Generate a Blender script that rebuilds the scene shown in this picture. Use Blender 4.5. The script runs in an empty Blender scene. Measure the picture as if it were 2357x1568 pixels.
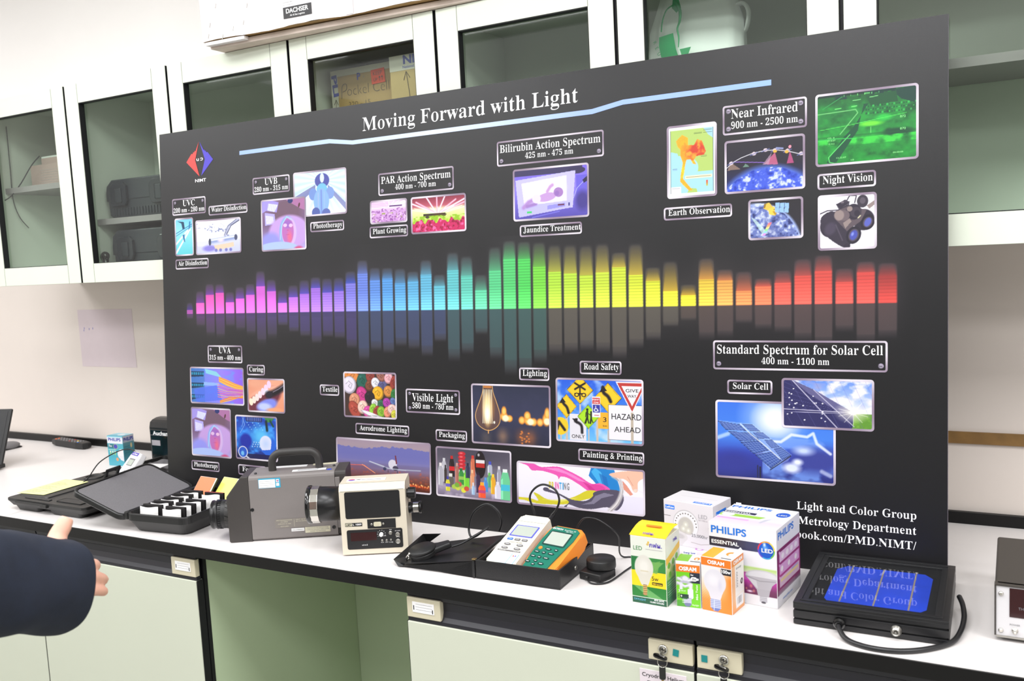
import bpy, bmesh, math, random
import numpy as np
from mathutils import Matrix, Vector, Euler
random.seed(4)
PI = math.pi
scn = bpy.context.scene
COL = scn.collection

# ------------------------------------------------------------------ camera
ZB = 0.9                                   # bench top height above the floor
cam_d = bpy.data.cameras.new('camera'); cam = bpy.data.objects.new('camera', cam_d); COL.objects.link(cam)
YAW, PIT, ROL = 0.50197, -0.10006, -0.05129
_f = Vector((-math.sin(YAW)*math.cos(PIT), math.cos(YAW)*math.cos(PIT), math.sin(PIT)))
_r0 = Vector((math.cos(YAW), math.sin(YAW), 0)); _u0 = _r0.cross(_f)
_r = _r0*math.cos(ROL) + _u0*math.sin(ROL); _u = -_r0*math.sin(ROL) + _u0*math.cos(ROL)
CAMP = Vector((2.2222, -1.4153, 0.6427+ZB))
cam.matrix_world = Matrix(((_r.x, _u.x, -_f.x, CAMP.x), (_r.y, _u.y, -_f.y, CAMP.y), (_r.z, _u.z, -_f.z, CAMP.z), (0, 0, 0, 1)))
cam_d.sensor_fit = 'HORIZONTAL'; cam_d.sensor_width = 36.0; cam_d.lens = 2078.86*36/2357
cam_d.clip_start = 0.05; cam_d.clip_end = 60
cam_d.dof.use_dof = True; cam_d.dof.focus_distance = 2.0; cam_d.dof.aperture_fstop = 7.0
scn.camera = cam

# ------------------------------------------------------------------ light and exposure
scn.view_settings.view_transform = 'Standard'; scn.view_settings.look = 'None'
scn.view_settings.gamma = 1.0; scn.view_settings.use_curve_mapping = False
scn.view_settings.exposure = -0.15
w = bpy.data.worlds.new('world'); scn.world = w; w.use_nodes = True
w.node_tree.nodes['Background'].inputs[0].default_value = (1, 1, 1, 1)
w.node_tree.nodes['Background'].inputs[1].default_value = 0.35
def lamp(name, loc, sx, sy, power, col=(0.98, 0.985, 1.0)):
    d = bpy.data.lights.new(name, 'AREA'); d.shape = 'RECTANGLE'; d.size = sx; d.size_y = sy; d.energy = power; d.color = col
    o = bpy.data.objects.new(name, d); COL.objects.link(o); o.location = loc
    return o
# recessed ceiling luminaires, two rows over the aisle in front of the bench
LP = 30
for ly, k in ((-0.7, 1.0), (-1.95, 0.8)):
    for lx in (-1.9, 0.0, 1.85, 3.7):
        lamp('ceiling_lamp', (lx, ly, 2.77), 1.2, 0.6, LP*k*(1.45 if lx > 3 else 1))
lamp('ceiling_fill', (1.2, -3.9, 2.78), 7.0, 2.8, 90)  # broad area light added out of view as ambient fill, no real fixture

# ------------------------------------------------------------------ materials
def lin(c):
    return tuple(((x/255)/12.92 if x/255 <= 0.04045 else ((x/255+0.055)/1.055)**2.4) for x in c)
MATS = {}
def mat(name, rgb, rough=0.5, metal=0.0, spec=0.5, noise=0.0, nscale=40.0, bump=0.0, bscale=300.0, coat=0.0, alpha=1.0, trans=0.0, emit=None):
    m = bpy.data.materials.new(name); m.use_nodes = True
    nt = m.node_tree; b = nt.nodes['Principled BSDF']; L = lin(rgb)
    b.inputs['Base Color'].default_value = (*L, 1)
    b.inputs['Roughness'].default_value = rough; b.inputs['Metallic'].default_value = metal
    b.inputs['Specular IOR Level'].default_value = spec; b.inputs['Coat Weight'].default_value = coat
    b.inputs['Transmission Weight'].default_value = trans
    if alpha < 1: b.inputs['Alpha'].default_value = alpha
    if emit: b.inputs['Emission Color'].default_value = (*lin(emit[:3]), 1); b.inputs['Emission Strength'].default_value = emit[3]
    if noise or bump:
        tc = nt.nodes.new('ShaderNodeTexCoord')
    if noise:
        n = nt.nodes.new('ShaderNodeTexNoise'); n.inputs['Scale'].default_value = nscale; n.inputs['Detail'].default_value = 5
        nt.links.new(tc.outputs['Object'], n.inputs['Vector'])
        r = nt.nodes.new('ShaderNodeValToRGB')
        r.color_ramp.elements[0].position = 0.3; r.color_ramp.elements[1].position = 0.7
        r.color_ramp.elements[0].color = (*[x*(1-noise) for x in L], 1); r.color_ramp.elements[1].color = (*[min(1, x*(1+noise)) for x in L], 1)
        nt.links.new(n.outputs['Fac'], r.inputs['Fac']); nt.links.new(r.outputs['Color'], b.inputs['Base Color'])
    if bump:
        n2 = nt.nodes.new('ShaderNodeTexNoise'); n2.inputs['Scale'].default_value = bscale; n2.inputs['Detail'].default_value = 3
        nt.links.new(tc.outputs['Object'], n2.inputs['Vector'])
        bp = nt.nodes.new('ShaderNodeBump'); bp.inputs['Strength'].default_value = bump; bp.inputs['Distance'].default_value = 0.001
        nt.links.new(n2.outputs['Fac'], bp.inputs['Height']); nt.links.new(bp.outputs['Normal'], b.inputs['Normal'])
    MATS[name] = m
    return m
def print_mat(name, rough=0.45, spec=0.4):
    m = bpy.data.materials.new(name); m.use_nodes = True; nt = m.node_tree; b = nt.nodes['Principled BSDF']
    a = nt.nodes.new('ShaderNodeAttribute'); a.attribute_name = 'ink'
    nt.links.new(a.outputs['Color'], b.inputs['Base Color']); b.inputs['Roughness'].default_value = rough
    b.inputs['Specular IOR Level'].default_value = spec
    MATS[name] = m
print_mat('ink'); print_mat('ink_card', 0.35, 0.5)
mat('wall_paint', (252, 248, 245), 0.8, noise=0.015, nscale=3)
mat('wall_beige', (216, 206, 198), 0.7, noise=0.02, nscale=4)
mat('ceiling_paint', (240, 240, 238), 0.9)
mat('wall_far', (120, 118, 116), 0.8)
mat('floor_vinyl', (150, 150, 144), 0.5, noise=0.1, nscale=30)
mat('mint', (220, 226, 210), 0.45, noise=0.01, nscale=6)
mat('shelf_grey', (150, 142, 146), 0.5)
mat('mint_base_dimmed', (204, 208, 190), 0.45, noise=0.01, nscale=6)  # mint laminate darkened to stand in for weaker light on the base doors
mat('mint_inside', (218, 222, 214), 0.6, noise=0.02, nscale=5)
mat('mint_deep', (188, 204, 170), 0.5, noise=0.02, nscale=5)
mat('groove', (120, 122, 112), 0.6)
mat('rubber', (14, 14, 18), 0.6)
mat('worktop_white', (227, 222, 220), 0.35, noise=0.008, nscale=60)
mat('edge_black', (15, 14, 14), 0.4, spec=0.3, bump=0.1, bscale=200)
mat('pull_navy', (30, 29, 37), 0.38)
mat('cream', (206, 198, 172), 0.5)
mat('brown_wood', (128, 96, 52), 0.5, noise=0.15, nscale=30)
mat('white', (238, 238, 238), 0.5)
mat('paper', (242, 240, 240), 0.7)
mat('ink_black', (20, 20, 22), 0.6)
mat('ink_white', (248, 246, 248), 0.5)
mat('ink_grey', (120, 120, 125), 0.6)
mat('board_black', (14, 13, 16), 0.40, spec=0.55, bump=0.08, bscale=900)
mat('board_edge', (120, 112, 125), 0.6)
mat('plastic_black', (24, 24, 25), 0.45, bump=0.25, bscale=700)
mat('gloss_black', (12, 12, 13), 0.12, coat=0.5)
mat('satin_black', (20, 20, 22), 0.3)
mat('leather_black', (22, 22, 24), 0.35, bump=0.3, bscale=500)
mat('grey_foam', (112, 110, 112), 0.95, noise=0.12, nscale=500, bump=0.4, bscale=900)
mat('cable', (30, 30, 32), 0.35)
mat('chrome', (215, 212, 205), 0.18, metal=1.0)
mat('steel', (170, 168, 162), 0.3, metal=1.0)
mat('brass', (190, 165, 110), 0.3, metal=1.0)
def gradient_line():
    m = mat('line_blue', (150, 180, 235), 0.5); nt = m.node_tree; b = nt.nodes['Principled BSDF']
    tc = nt.nodes.new('ShaderNodeTexCoord'); sp = nt.nodes.new('ShaderNodeSeparateXYZ'); r = nt.nodes.new('ShaderNodeValToRGB')
    e = r.color_ramp.elements; e[0].position = 0; e[0].color = (*lin((150, 178, 232)), 1); e[1].position = 1; e[1].color = (*lin((140, 172, 232)), 1)
    x = e.new(0.45); x.color = (*lin((205, 220, 248)), 1); x = e.new(0.72); x.color = (*lin((150, 175, 235)), 1)
    nt.links.new(tc.outputs['Generated'], sp.inputs[0]); nt.links.new(sp.outputs['X'], r.inputs['Fac']); nt.links.new(r.outputs['Color'], b.inputs['Base Color'])
gradient_line()
def glass(name, tint, alpha, rough=0.03):
    m = mat(name, tint, rough); nt = m.node_tree; b = nt.nodes['Principled BSDF']
    out = nt.nodes['Material Output']; nt.nodes.remove(b)
    tr = nt.nodes.new('ShaderNodeBsdfTransparent'); tr.inputs[0].default_value = (*lin(tint), 1)
    gl = nt.nodes.new('ShaderNodeBsdfGlossy'); gl.inputs['Roughness'].default_value = rough
    fr = nt.nodes.new('ShaderNodeFresnel'); fr.inputs['IOR'].default_value = alpha
    mx = nt.nodes.new('ShaderNodeMixShader')
    gm = nt.nodes.new('ShaderNodeNewGeometry'); ff_ = nt.nodes.new('ShaderNodeMath'); ff_.operation = 'SUBTRACT'; ff_.inputs[0].default_value = 1; ff_.use_clamp = True
    mu = nt.nodes.new('ShaderNodeMath'); mu.operation = 'MULTIPLY'
    nt.links.new(gm.outputs['Backfacing'], ff_.inputs[1]); nt.links.new(fr.outputs[0], mu.inputs[0]); nt.links.new(ff_.outputs[0], mu.inputs[1]); nt.links.new(mu.outputs[0], mx.inputs[0]); nt.links.new(tr.outputs[0], mx.inputs[1]); nt.links.new(gl.outputs[0], mx.inputs[2]); nt.links.new(mx.outputs[0], out.inputs[0])
glass('pane', (246, 251, 246), 1.5)
glass('clear_pane', (245, 245, 245), 1.45, 0.02)

# ------------------------------------------------------------------ mesh building
class Part:
    def __init__(s, M=None): s.ch = []; s.M = M or Matrix()
    def add(s, vs, fs, m, smooth=False, col=None):
        V = np.asarray(vs, float).reshape(-1, 3); A = np.array(s.M)
        s.ch.append((V @ A[:3, :3].T + A[:3, 3], fs, m, smooth, col)); return s
    def bm(s, b, m, smooth=False):
        b.verts.ensure_lookup_table(); b.verts.index_update()
        s.add([v.co[:] for v in b.verts], [[v.index for v in f.verts] for f in b.faces], m, smooth); b.free(); return s
    def box(s, a, b, m, bev=0.0, seg=2):
        if bev:
            B = bmesh.new(); bmesh.ops.create_cube(B, size=1)
            for v in B.verts: v.co = Vector([(a[i]+b[i])/2 + v.co[i]*(b[i]-a[i]) for i in range(3)])
            bmesh.ops.bevel(B, geom=B.edges[:], offset=bev, segments=seg, profile=0.5, affect='EDGES')
            return s.bm(B, m, False)
        x0, y0, z0 = a; x1, y1, z1 = b
        return s.add([(x0,y0,z0),(x1,y0,z0),(x1,y1,z0),(x0,y1,z0),(x0,y0,z1),(x1,y0,z1),(x1,y1,z1),(x0,y1,z1)],
                     [(3,2,1,0),(4,5,6,7),(0,1,5,4),(1,2,6,5),(2,3,7,6),(3,0,4,7)], m)
    def prism(s, pts, z0, z1, m, bev=0.0, seg=2, top=None):
        """polygon (x,y) extruded from z0 to z1; top = optional outline at z1"""
        n = len(pts); tp = top or pts
        if not bev:
            return s.add([(x,y,z0) for x,y in pts]+[(x,y,z1) for x,y in tp],
                         [list(range(n))[::-1], list(range(n,2*n))]+[(i,(i+1)%n,n+(i+1)%n,n+i) for i in range(n)], m)
        B = bmesh.new(); lo = [B.verts.new((x,y,z0)) for x,y in pts]; hi = [B.verts.new((x,y,z1)) for x,y in tp]
        B.faces.new(lo[::-1]); ft = B.faces.new(hi)
        for i in range(n): B.faces.new((lo[i], lo[(i+1)%n], hi[(i+1)%n], hi[i]))
        ed = [e for e in B.edges if (e.verts[0] in lo) == (e.verts[1] in lo)]
        bmesh.ops.bevel(B, geom=ed, offset=bev, segments=seg, profile=0.5, affect='EDGES')
        return s.bm(B, m)
    def flat(s, pts, m, z=0.0, col=None):
        return s.add([(x,y,z) for x,y in pts], [list(range(len(pts)))], m, False, col)
    def lathe(s, prof, m, n=32, smooth=True, cap=True):
        V = []; F = []
        for r, z in prof:
            V += [(r*math.cos(2*PI*i/n), r*math.sin(2*PI*i/n), z) for i in range(n)]
        for k in range(len(prof)-1):
            F += [(k*n+i, k*n+(i+1)%n, (k+1)*n+(i+1)%n, (k+1)*n+i) for i in range(n)]
        s.add(V, F, m, smooth)
        if cap:
            for k, rev in ((0, True), (len(prof)-1, False)):
                if prof[k][0] > 1e-6:
                    ring = V[k*n:(k+1)*n]; s.add(ring, [list(range(n))[::-1] if rev else list(range(n))], m)
        return s
    def tube(s, pts, r, m, n=10, sub=6, closed=False, flatness=1.0):
        P = [Vector(p) for p in pts]
        if sub > 1: P = catmull(P, sub, closed)
        R = r if isinstance(r, (list, tuple)) else None
        N = len(P); V = []; F = []; up = Vector((0, 0, 1)); prev = None
        for i, p in enumerate(P):
            t = (P[(i+1) % N if closed else min(i+1, N-1)] - P[(i-1) % N if closed else max(i-1, 0)]).normalized()
            if prev is None:
                a = t.cross(up) if abs(t.dot(up)) < 0.95 else t.cross(Vector((1, 0, 0)))
            else: a = prev - t*prev.dot(t)
            a.normalize(); prev = a; b = t.cross(a)
            if R:
                q = i/(N-1)*(len(R)-1); k = min(int(q), len(R)-2); rr = R[k]+(R[k+1]-R[k])*(q-k)
            else: rr = r
            V += [tuple(p + a*(rr*math.cos(2*PI*j/n)) + b*(rr*flatness*math.sin(2*PI*j/n))) for j in range(n)]
        for i in range(N if closed else N-1):
            k = (i+1) % N
            F += [(i*n+j, i*n+(j+1)%n, k*n+(j+1)%n, k*n+j) for j in range(n)]
        s.add(V, F, m, True)
        if not closed:
            s.add(V[:n], [list(range(n))[::-1]], m); s.add(V[-n:], [list(range(n))], m)
        return s
    def ball(s, c, r, m, n=16):
        rx, ry, rz = r if isinstance(r, (tuple, list)) else (r, r, r)
        V = []; F = []; h = n//2
        for k in range(h+1):
            a = PI*k/h
            V += [(c[0]+rx*math.sin(a)*math.cos(2*PI*i/n), c[1]+ry*math.sin(a)*math.sin(2*PI*i/n), c[2]-rz*math.cos(a)) for i in range(n)]
        for k in range(h): F += [(k*n+i, k*n+(i+1)%n, (k+1)*n+(i+1)%n, (k+1)*n+i) for i in range(n)]
        return s.add(V, F, m, True)
    def text(s, t, m, x=0, y=0, w=None, h=0.01, serif=False, al='c', z=0.0, off=0.0, yc=False):
        """flat lettering in the local xy plane; h = capital height; (x,y) = anchor on the baseline"""
        V, F = glyphs(t, serif, off)
        if not len(V): return s
        V = V.copy(); x0, x1 = V[:,0].min(), V[:,0].max(); V[:,0] -= x0; W = x1-x0
        ky = h/0.69; kx = (w/W) if w else ky
        V[:,0] *= kx; V[:,1] *= ky
        V[:,0] += x - {'l': 0, 'c': W*kx/2, 'r': W*kx}[al]; V[:,1] += y; V[:,2] = z
        return s.add(V, F, m)
    def grid(s, x0, y0, x1, y1, cv, m='ink', z=0.0):
        a = cv.a; ny, nx = a.shape[:2]
        X, Y = np.meshgrid(np.linspace(x0, x1, nx), np.linspace(y1, y0, ny))
        V = np.stack([X.ravel(), Y.ravel(), np.full(nx*ny, z)], 1)
        i = np.arange(nx*ny).reshape(ny, nx)
        F = np.stack([i[1:, :-1].ravel(), i[1:, 1:].ravel(), i[:-1, 1:].ravel(), i[:-1, :-1].ravel()], 1).tolist()
        return s.add(V, F, m, False, inks(a.reshape(-1, 3)))
    def obj(s, name, parent=None, loc=None, rot=None, label=None, kind=None, sub=0):
        V = []; F = []; MI = []; SM = []; names = []; off = 0; C = []; anyc = any(c[4] is not None for c in s.ch)
        for v, fs, m, sm, col in s.ch:
            if m not in names: names.append(m)
            k = names.index(m)
            V.append(v); F += [[q+off for q in f] for f in fs] if off else [list(f) for f in fs]
            MI += [k]*len(fs); SM += [sm]*len(fs)
            if anyc: C.append(np.ones((len(v), 4)) if col is None else np.hstack([col, np.ones((len(v), 1))]))
            off += len(v)
        me = bpy.data.meshes.new(name); me.from_pydata(np.vstack(V).tolist(), [], F)
        for q in names: me.materials.append(MATS[q])
        me.polygons.foreach_set('material_index', MI); me.polygons.foreach_set('use_smooth', SM)
        if anyc:
            at = me.attributes.new('ink', 'FLOAT_COLOR', 'POINT'); at.data.foreach_set('color', np.vstack(C).astype(np.float32).ravel())
        me.update()
        o = bpy.data.objects.new(name, me); COL.objects.link(o)
        if parent is not None: o.parent = parent
        if loc is not None: o.location = loc
        if rot is not None: o.rotation_euler = rot
        if label: o['label'] = label
        if kind: o['kind'] = kind
        if sub:
            md = o.modifiers.new('subdivision', 'SUBSURF'); md.levels = sub; md.render_levels = sub
        return o
def catmull(P, sub, closed=False):
    out = []; N = len(P)
    for i in range(N if closed else N-1):
        g = (lambda k: P[k % N]) if closed else (lambda k: P[min(max(k, 0), N-1)])
        a, b, c, d = g(i-1), g(i), g(i+1), g(i+2)
        for j in range(sub):
            t = j/sub
            out.append(0.5*((2*b)+(c-a)*t+(2*a-5*b+4*c-d)*t*t+(3*b-a-3*c+d)*t**3))
    if not closed: out.append(P[-1])
    return out
def inks(a, k=0.82):
    a = np.clip(a, 0, 1)
    return np.where(a <= 0.04045, a/12.92, ((a+0.055)/1.055)**2.4)*k
_gl = {}
def glyphs(t, serif, off):
    if serif:
        t = ''.join(chr(0x1D400+ord(c)-65) if 'A' <= c <= 'Z' else chr(0x1D41A+ord(c)-97) if 'a' <= c <= 'z' else chr(0x1D7CE+ord(c)-48) if '0' <= c <= '9' else c for c in t)
    key = (t, off, serif)
    if key not in _gl:
        c = bpy.data.curves.new('lettering', 'FONT'); c.body = t; c.size = 1; c.resolution_u = 4; c.offset = off
        o = bpy.data.objects.new('lettering', c); me = o.to_mesh()
        V = np.array([v.co[:] for v in me.vertices]); F = [tuple(p.vertices) for p in me.polygons]
        if serif: V = slim(V, F, 0.0155)
        o.to_mesh_clear(); bpy.data.objects.remove(o); bpy.data.curves.remove(c)
        _gl[key] = (V, F)
    return _gl[key]
def slim(V, F, d):
    # thin the upright strokes of flat lettering: outline points move sideways towards the ink, hairlines keep their height
    E = {}
    for f in F:
        for i in range(len(f)): E[(f[i], f[(i+1) % len(f)])] = 1
    N = np.zeros((len(V), 2)); sg = 1.0
    a_ = sum((V[f[1]][0]-V[f[0]][0])*(V[f[2]][1]-V[f[0]][1])-(V[f[1]][1]-V[f[0]][1])*(V[f[2]][0]-V[f[0]][0]) for f in F)
    if a_ < 0: sg = -1.0
    for a, b in E:
        if (b, a) in E: continue
        dx, dy = V[b][0]-V[a][0], V[b][1]-V[a][1]; L = math.hypot(dx, dy)+1e-9
        n = np.array([dy, -dx])/L*sg; N[a] += n; N[b] += n
    L = np.linalg.norm(N, axis=1)+1e-9
    W = V.copy(); W[:, 0] -= N[:, 0]/L*d
    return W
def rrect(x0, y0, x1, y1, r, n=5):
    out = []
    for cx, cy, a in ((x1-r, y1-r, 0), (x0+r, y1-r, 90), (x0+r, y0+r, 180), (x1-r, y0+r, 270)):
        out += [(cx+r*math.cos(math.radians(a+90*i/n)), cy+r*math.sin(math.radians(a+90*i/n))) for i in range(n+1)]
    return out
def root(name, label, cat, loc=(0, 0, 0), rz=0.0, group=None, rot=None):
    o = bpy.data.objects.new(name, None); COL.objects.link(o); o.empty_display_size = 0.05
    o.location = loc; o.rotation_euler = rot or (0, 0, rz); tag(o, label, cat, group); return o
def tag(o, label, cat, group=None):
    o['label'] = label; o['category'] = cat
    if group: o['group'] = group
    return o
def XF(loc=(0, 0, 0), rx=0, ry=0, rz=0): return Matrix.Translation(loc) @ Euler((rx, ry, rz)).to_matrix().to_4x4()
FRONT = Matrix(((1,0,0,0),(0,0,-1,0),(0,1,0,0),(0,0,0,1)))     # local xy drawn on a face that looks towards -y
SIDE = Matrix(((0,0,1,0),(1,0,0,0),(0,1,0,0),(0,0,0,1)))       # local xy drawn on a face that looks towards +x
class Cv:
    """small colour field evaluated point by point, used for the printed pictures"""
    def __init__(s, w, h, px, bg=(0, 0, 0)):
        s.nx = max(8, int(px)); s.ny = max(8, int(px*h/w)); s.r = w/h
        s.X, s.Y = np.meshgrid((np.arange(s.nx)+.5)/s.nx, (np.arange(s.ny)+.5)/s.ny)
        s.a = np.zeros((s.ny, s.nx, 3)); s.a[:] = np.array(bg)/255
        s.rng = np.random.RandomState(int(w*1e5)+int(h*1e4))
    def bl(s, k, c, al=1.0):
        k = (np.clip(k, 0, 1)*al)[..., None]; c = np.asarray(c, float)/255; s.a = s.a*(1-k)+c*k; return s
    def el(s, cx, cy, rx, ry, c, soft=0.06, rot=0.0, al=1.0):
        dx = (s.X-cx)*s.r; dy = s.Y-cy; a = math.radians(rot); u = dx*math.cos(a)+dy*math.sin(a); v = -dx*math.sin(a)+dy*math.cos(a)
        d = np.sqrt((u/(rx*s.r))**2+(v/ry)**2); return s.bl((1-d)/max(soft, 1e-3)+.5 if soft < .3 else (1-d)/soft, c, al)
    def po(s, pts, c, al=1.0):
        ins = np.zeros_like(s.X, bool); n = len(pts)
        for i in range(n):
            x0, y0 = pts[i]; x1, y1 = pts[(i+1) % n]
            if y0 == y1: continue
            k = ((y0 > s.Y) != (y1 > s.Y)) & (s.X < (x1-x0)*(s.Y-y0)/(y1-y0)+x0); ins ^= k
        return s.bl(ins.astype(float), c, al)
    def ln(s, pts, wd, c, al=1.0, soft=0.5):
        D = np.full_like(s.X, 9.0)
        for (x0, y0), (x1, y1) in zip(pts[:-1], pts[1:]):
            ax, bx = x0*s.r, x1*s.r; dx, dy = bx-ax, y1-y0; L = dx*dx+dy*dy+1e-12
            t = np.clip(((s.X*s.r-ax)*dx+(s.Y-y0)*dy)/L, 0, 1); D = np.minimum(D, np.hypot(s.X*s.r-ax-t*dx, s.Y-y0-t*dy))
        return s.bl((wd/2-D)/(wd*soft)+.5, c, al)
    def vg(s, stops, axis='y'):
        T = s.Y if axis == 'y' else s.X if axis == 'x' else (s.X+s.Y)/2
        ps = [p for p, _ in stops]
        for k in range(3): s.a[..., k] = np.interp(T, ps, [c[k]/255 for _, c in stops])
        return s
    def nz(s, fx, fy=None, oct=3):
        fy = fy or fx/s.r; out = 0; amp = 1; tot = 0
        for o in range(oct):
            gx, gy = max(2, int(fx*2**o)+2), max(2, int(fy*2**o)+2); g = s.rng.rand(gy+1, gx+1)
            x = s.X*(gx-1.001); y = s.Y*(gy-1.001); i = x.astype(int); j = y.astype(int); u = x-i; v = y-j
            u = u*u*(3-2*u); v = v*v*(3-2*v)
            out = out + amp*((g[j, i]*(1-u)+g[j, i+1]*u)*(1-v)+(g[j+1, i]*(1-u)+g[j+1, i+1]*u)*v); tot += amp; amp *= .5
        return out/tot
    def rect(s, x0, y0, x1, y1, c, al=1.0): return s.bl(((s.X >= x0) & (s.X <= x1) & (s.Y >= y0) & (s.Y <= y1)).astype(float), c, al)
# ================================================================== the room
def struct(name, fn):
    p = Part(); fn(p); return p.obj(name, kind='structure')
YW = 0.7329                                  # back wall plane
struct('floor', lambda p: p.box((-3.3, -5.6, -0.05), (5.6, YW+0.1, 0), 'floor_vinyl'))
struct('ceiling', lambda p: p.box((-3.3, -5.6, 2.8), (5.6, YW+0.1, 2.85), 'ceiling_paint'))
struct('wall_back', lambda p: (p.box((-3.3, YW, 0), (5.6, YW+0.1, ZB+0.6074), 'wall_beige'), p.box((-3.3, YW, ZB+0.6074), (5.6, YW+0.1, 2.8), 'wall_paint')))
struct('wall_left', lambda p: p.box((-3.4, -5.6, 0), (-3.3, YW+0.1, 2.8), 'wall_paint'))
struct('wall_right', lambda p: p.box((5.6, -5.6, 0), (5.7, YW+0.1, 2.8), 'wall_paint'))
struct('wall_front', lambda p: p.box((-3.3, -5.7, 0), (5.6, -5.6, 2.8), 'wall_far'))
struct('trim_1', lambda p: p.box((1.95, YW-0.006, ZB+0.1765), (5.55, YW, ZB+0.202), 'brown_wood'))
mat('lilac_sheet', (206, 192, 196), 0.7, noise=0.01); mat('ink_blue_faint', (120, 120, 180), 0.7)
p = Part(); p.box((-0.771, YW-0.0008, ZB+0.2953), (-0.476, YW-0.0001, ZB+0.5045), 'lilac_sheet')
for dx, dz in ((-.745, .425), (-.742, .433), (-.715, .43), (-.695, .432)): p.box((dx, YW-0.0012, ZB+dz), (dx+.003, YW-0.0008, ZB+dz+.007), 'ink_blue_faint')
tag(p.obj('wall_sheet'), 'faded lilac sheet stuck flat on the beige wall left of the black board', 'paper sheet')

# ================================================================== wall cupboards
YC, X0, W = 0.4197, -0.298, 0.45
ZT, ZL = 1.208, 0.6074
CUP = {0: 'leftmost glass wall cupboard with a white dial gauge inside', 1: 'glass wall cupboard holding black hard cases, second from the left',
       2: 'glass wall cupboard with a taped brown carton inside, third from the left', 3: 'glass wall cupboard with the white carrier bag inside',
       4: 'glass wall cupboard at the far right, behind the right edge of the black board'}
def cupboard(idx, xa, doors, shelves):
    t = root('glass_cupboard', CUP[idx], 'cupboard', (xa, YC, ZB+ZL), group='glass fronted wall cupboards')
    H = ZT-ZL; D = YW-YC; WW = W*doors
    c = Part(); th = 0.016
    c.box((0.002, 0.022, 0), (0.002+th, D-.004, H), 'mint_inside'); c.box((WW-.002-th, 0.022, 0), (WW-.002, D-.004, H), 'mint_inside')
    c.box((0.002+th, 0.022, 0), (WW-.002-th, D-.004, th), 'mint_inside'); c.box((0.002+th, 0.022, H-th), (WW-.002-th, D-.004, H), 'mint_inside')
    c.box((0.002+th, D-.012, th), (WW-.002-th, D-.004, H-th), 'mint_inside')
    for k in range(doors):
        for hz in (.08, .155, .35, .425):
            for hx in (.1, .35):
                c.M = XF((W*k+hx, D-.0121, hz+.04), PI/2); c.lathe([(0.003, 0), (0.003, .0006)], 'rubber', 8); c.M = Matrix()
    c.obj('carcass', t)
    for sz in shelves:
        Part().box((0.02, 0.06, sz-ZL-.018), (WW-.02, D-.014, sz-ZL), 'shelf_grey').obj('shelf', t)
    for k in range(doors):
        xl, xr = W*k+.0045, W*(k+1)-.0045; gl, gr = xl+.057, xr-.057; gb, gt = .0585, H-.0575
        d = Part()
        d.box((xl, 0, .001), (gl, .02, H-.001), 'mint'); d.box((gr, 0, .001), (xr, .02, H-.001), 'mint')
        d.box((gl, 0, .001), (gr, .02, gb), 'mint'); d.box((gl, 0, gt), (gr, .02, H-.001), 'mint')
        for x in (gl, gr): d.box((x-.0006, -.0003, .001), (x+.0006, .0002, gb), 'groove'); d.box((x-.0006, -.0003, gt), (x+.0006, .0002, H-.001), 'groove')
        # black edging on the outer edges
        d.box((xl-.0012, .001, .001), (xl, .02, H-.001), 'rubber'); d.box((xr, .001, .001), (xr+.0012, .02, H-.001), 'rubber')
        d.box((xl-.0044, .0075, .001), (xl-.0012, .02, H-.001), 'rubber'); d.box((xr+.0012, .0075, .001), (xr+.0044, .02, H-.001), 'rubber')
        do = d.obj('door', t)
        g = Part()
        g.box((gl, .0012, gb), (gl+.002, .0196, gt), 'rubber'); g.box((gr-.002, .0012, gb), (gr, .0196, gt), 'rubber')
        g.box((gl+.002, .0012, gb), (gr-.002, .0196, gb+.002), 'rubber'); g.box((gl+.002, .0012, gt-.002), (gr-.002, .0196, gt), 'rubber')
        g.obj('gasket', do)
        Part().box((gl+.001, .0145, gb+.001), (gr-.001, .0175, gt-.001), 'pane').obj('glass_pane', do)
    return t
cupboard(0, X0-W, 1, [0.933])
cupboard(1, X0, 2, [0.803])
cupboard(2, X0+2*W, 1, [])
cupboard(3, X0+3*W, 2, [])
cupboard(4, X0+5*W, 2, [0.951])

# ================================================================== bench
p = Part()
p.box((-1.6, 0.001, ZB-.024), (4.2, YW, ZB), 'worktop_white')
p.prism([(0, -.027), (0.006, -.0285), (.03, -.0285), (.03, -.0242), (0.0008, -.0242), (0.0008, -.0008), (0, -.002)], 0, 5.8, 'edge_black')
V, F, m_, s_, c_ = p.ch[-1]
p.ch[-1] = (np.stack([V[:, 2]-1.6, V[:, 0], V[:, 1]+ZB], 1), F, m_, s_, c_)
p.box((-.1385, .0012, ZB-.0005), (-.1375, YW-.03, ZB+.0001), 'groove')
struct('trim_2', lambda p: p.box((-1.6, YW-.012, ZB), (4.2, YW, ZB+.0262), 'edge_black', .001))
wt = tag(p.obj('worktop'), 'long white laboratory worktop with black front edge', 'worktop')
def labelholder(P, x0, x1, z0=-.0805, z1=-.039):
    P.box((x0, .0, z0), (x1, .0135, z1), 'cream', .0015)
    P.box((x0+.014, -.001, z0+.012), (x1-.014, .0, z1-.008), 'paper')
    for q in range(3): P.box((x0+.022, -.0013, z0+.018+q*.0055), (x1-.018, -.001, z0+.0184+q*.0055), 'ink_grey')
    P.box((x0+.0165, -.0013, z0+.017), (x0+.0185, -.001, z0+.026), 'ink_black'); P.box((x1-.0185, -.0013, z0+.014), (x1-.0165, -.001, z0+.022), 'ink_black')
mat('teal_tape', (20, 130, 130), 0.5); mat('label_pink', (226, 214, 220), 0.6)
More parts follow.
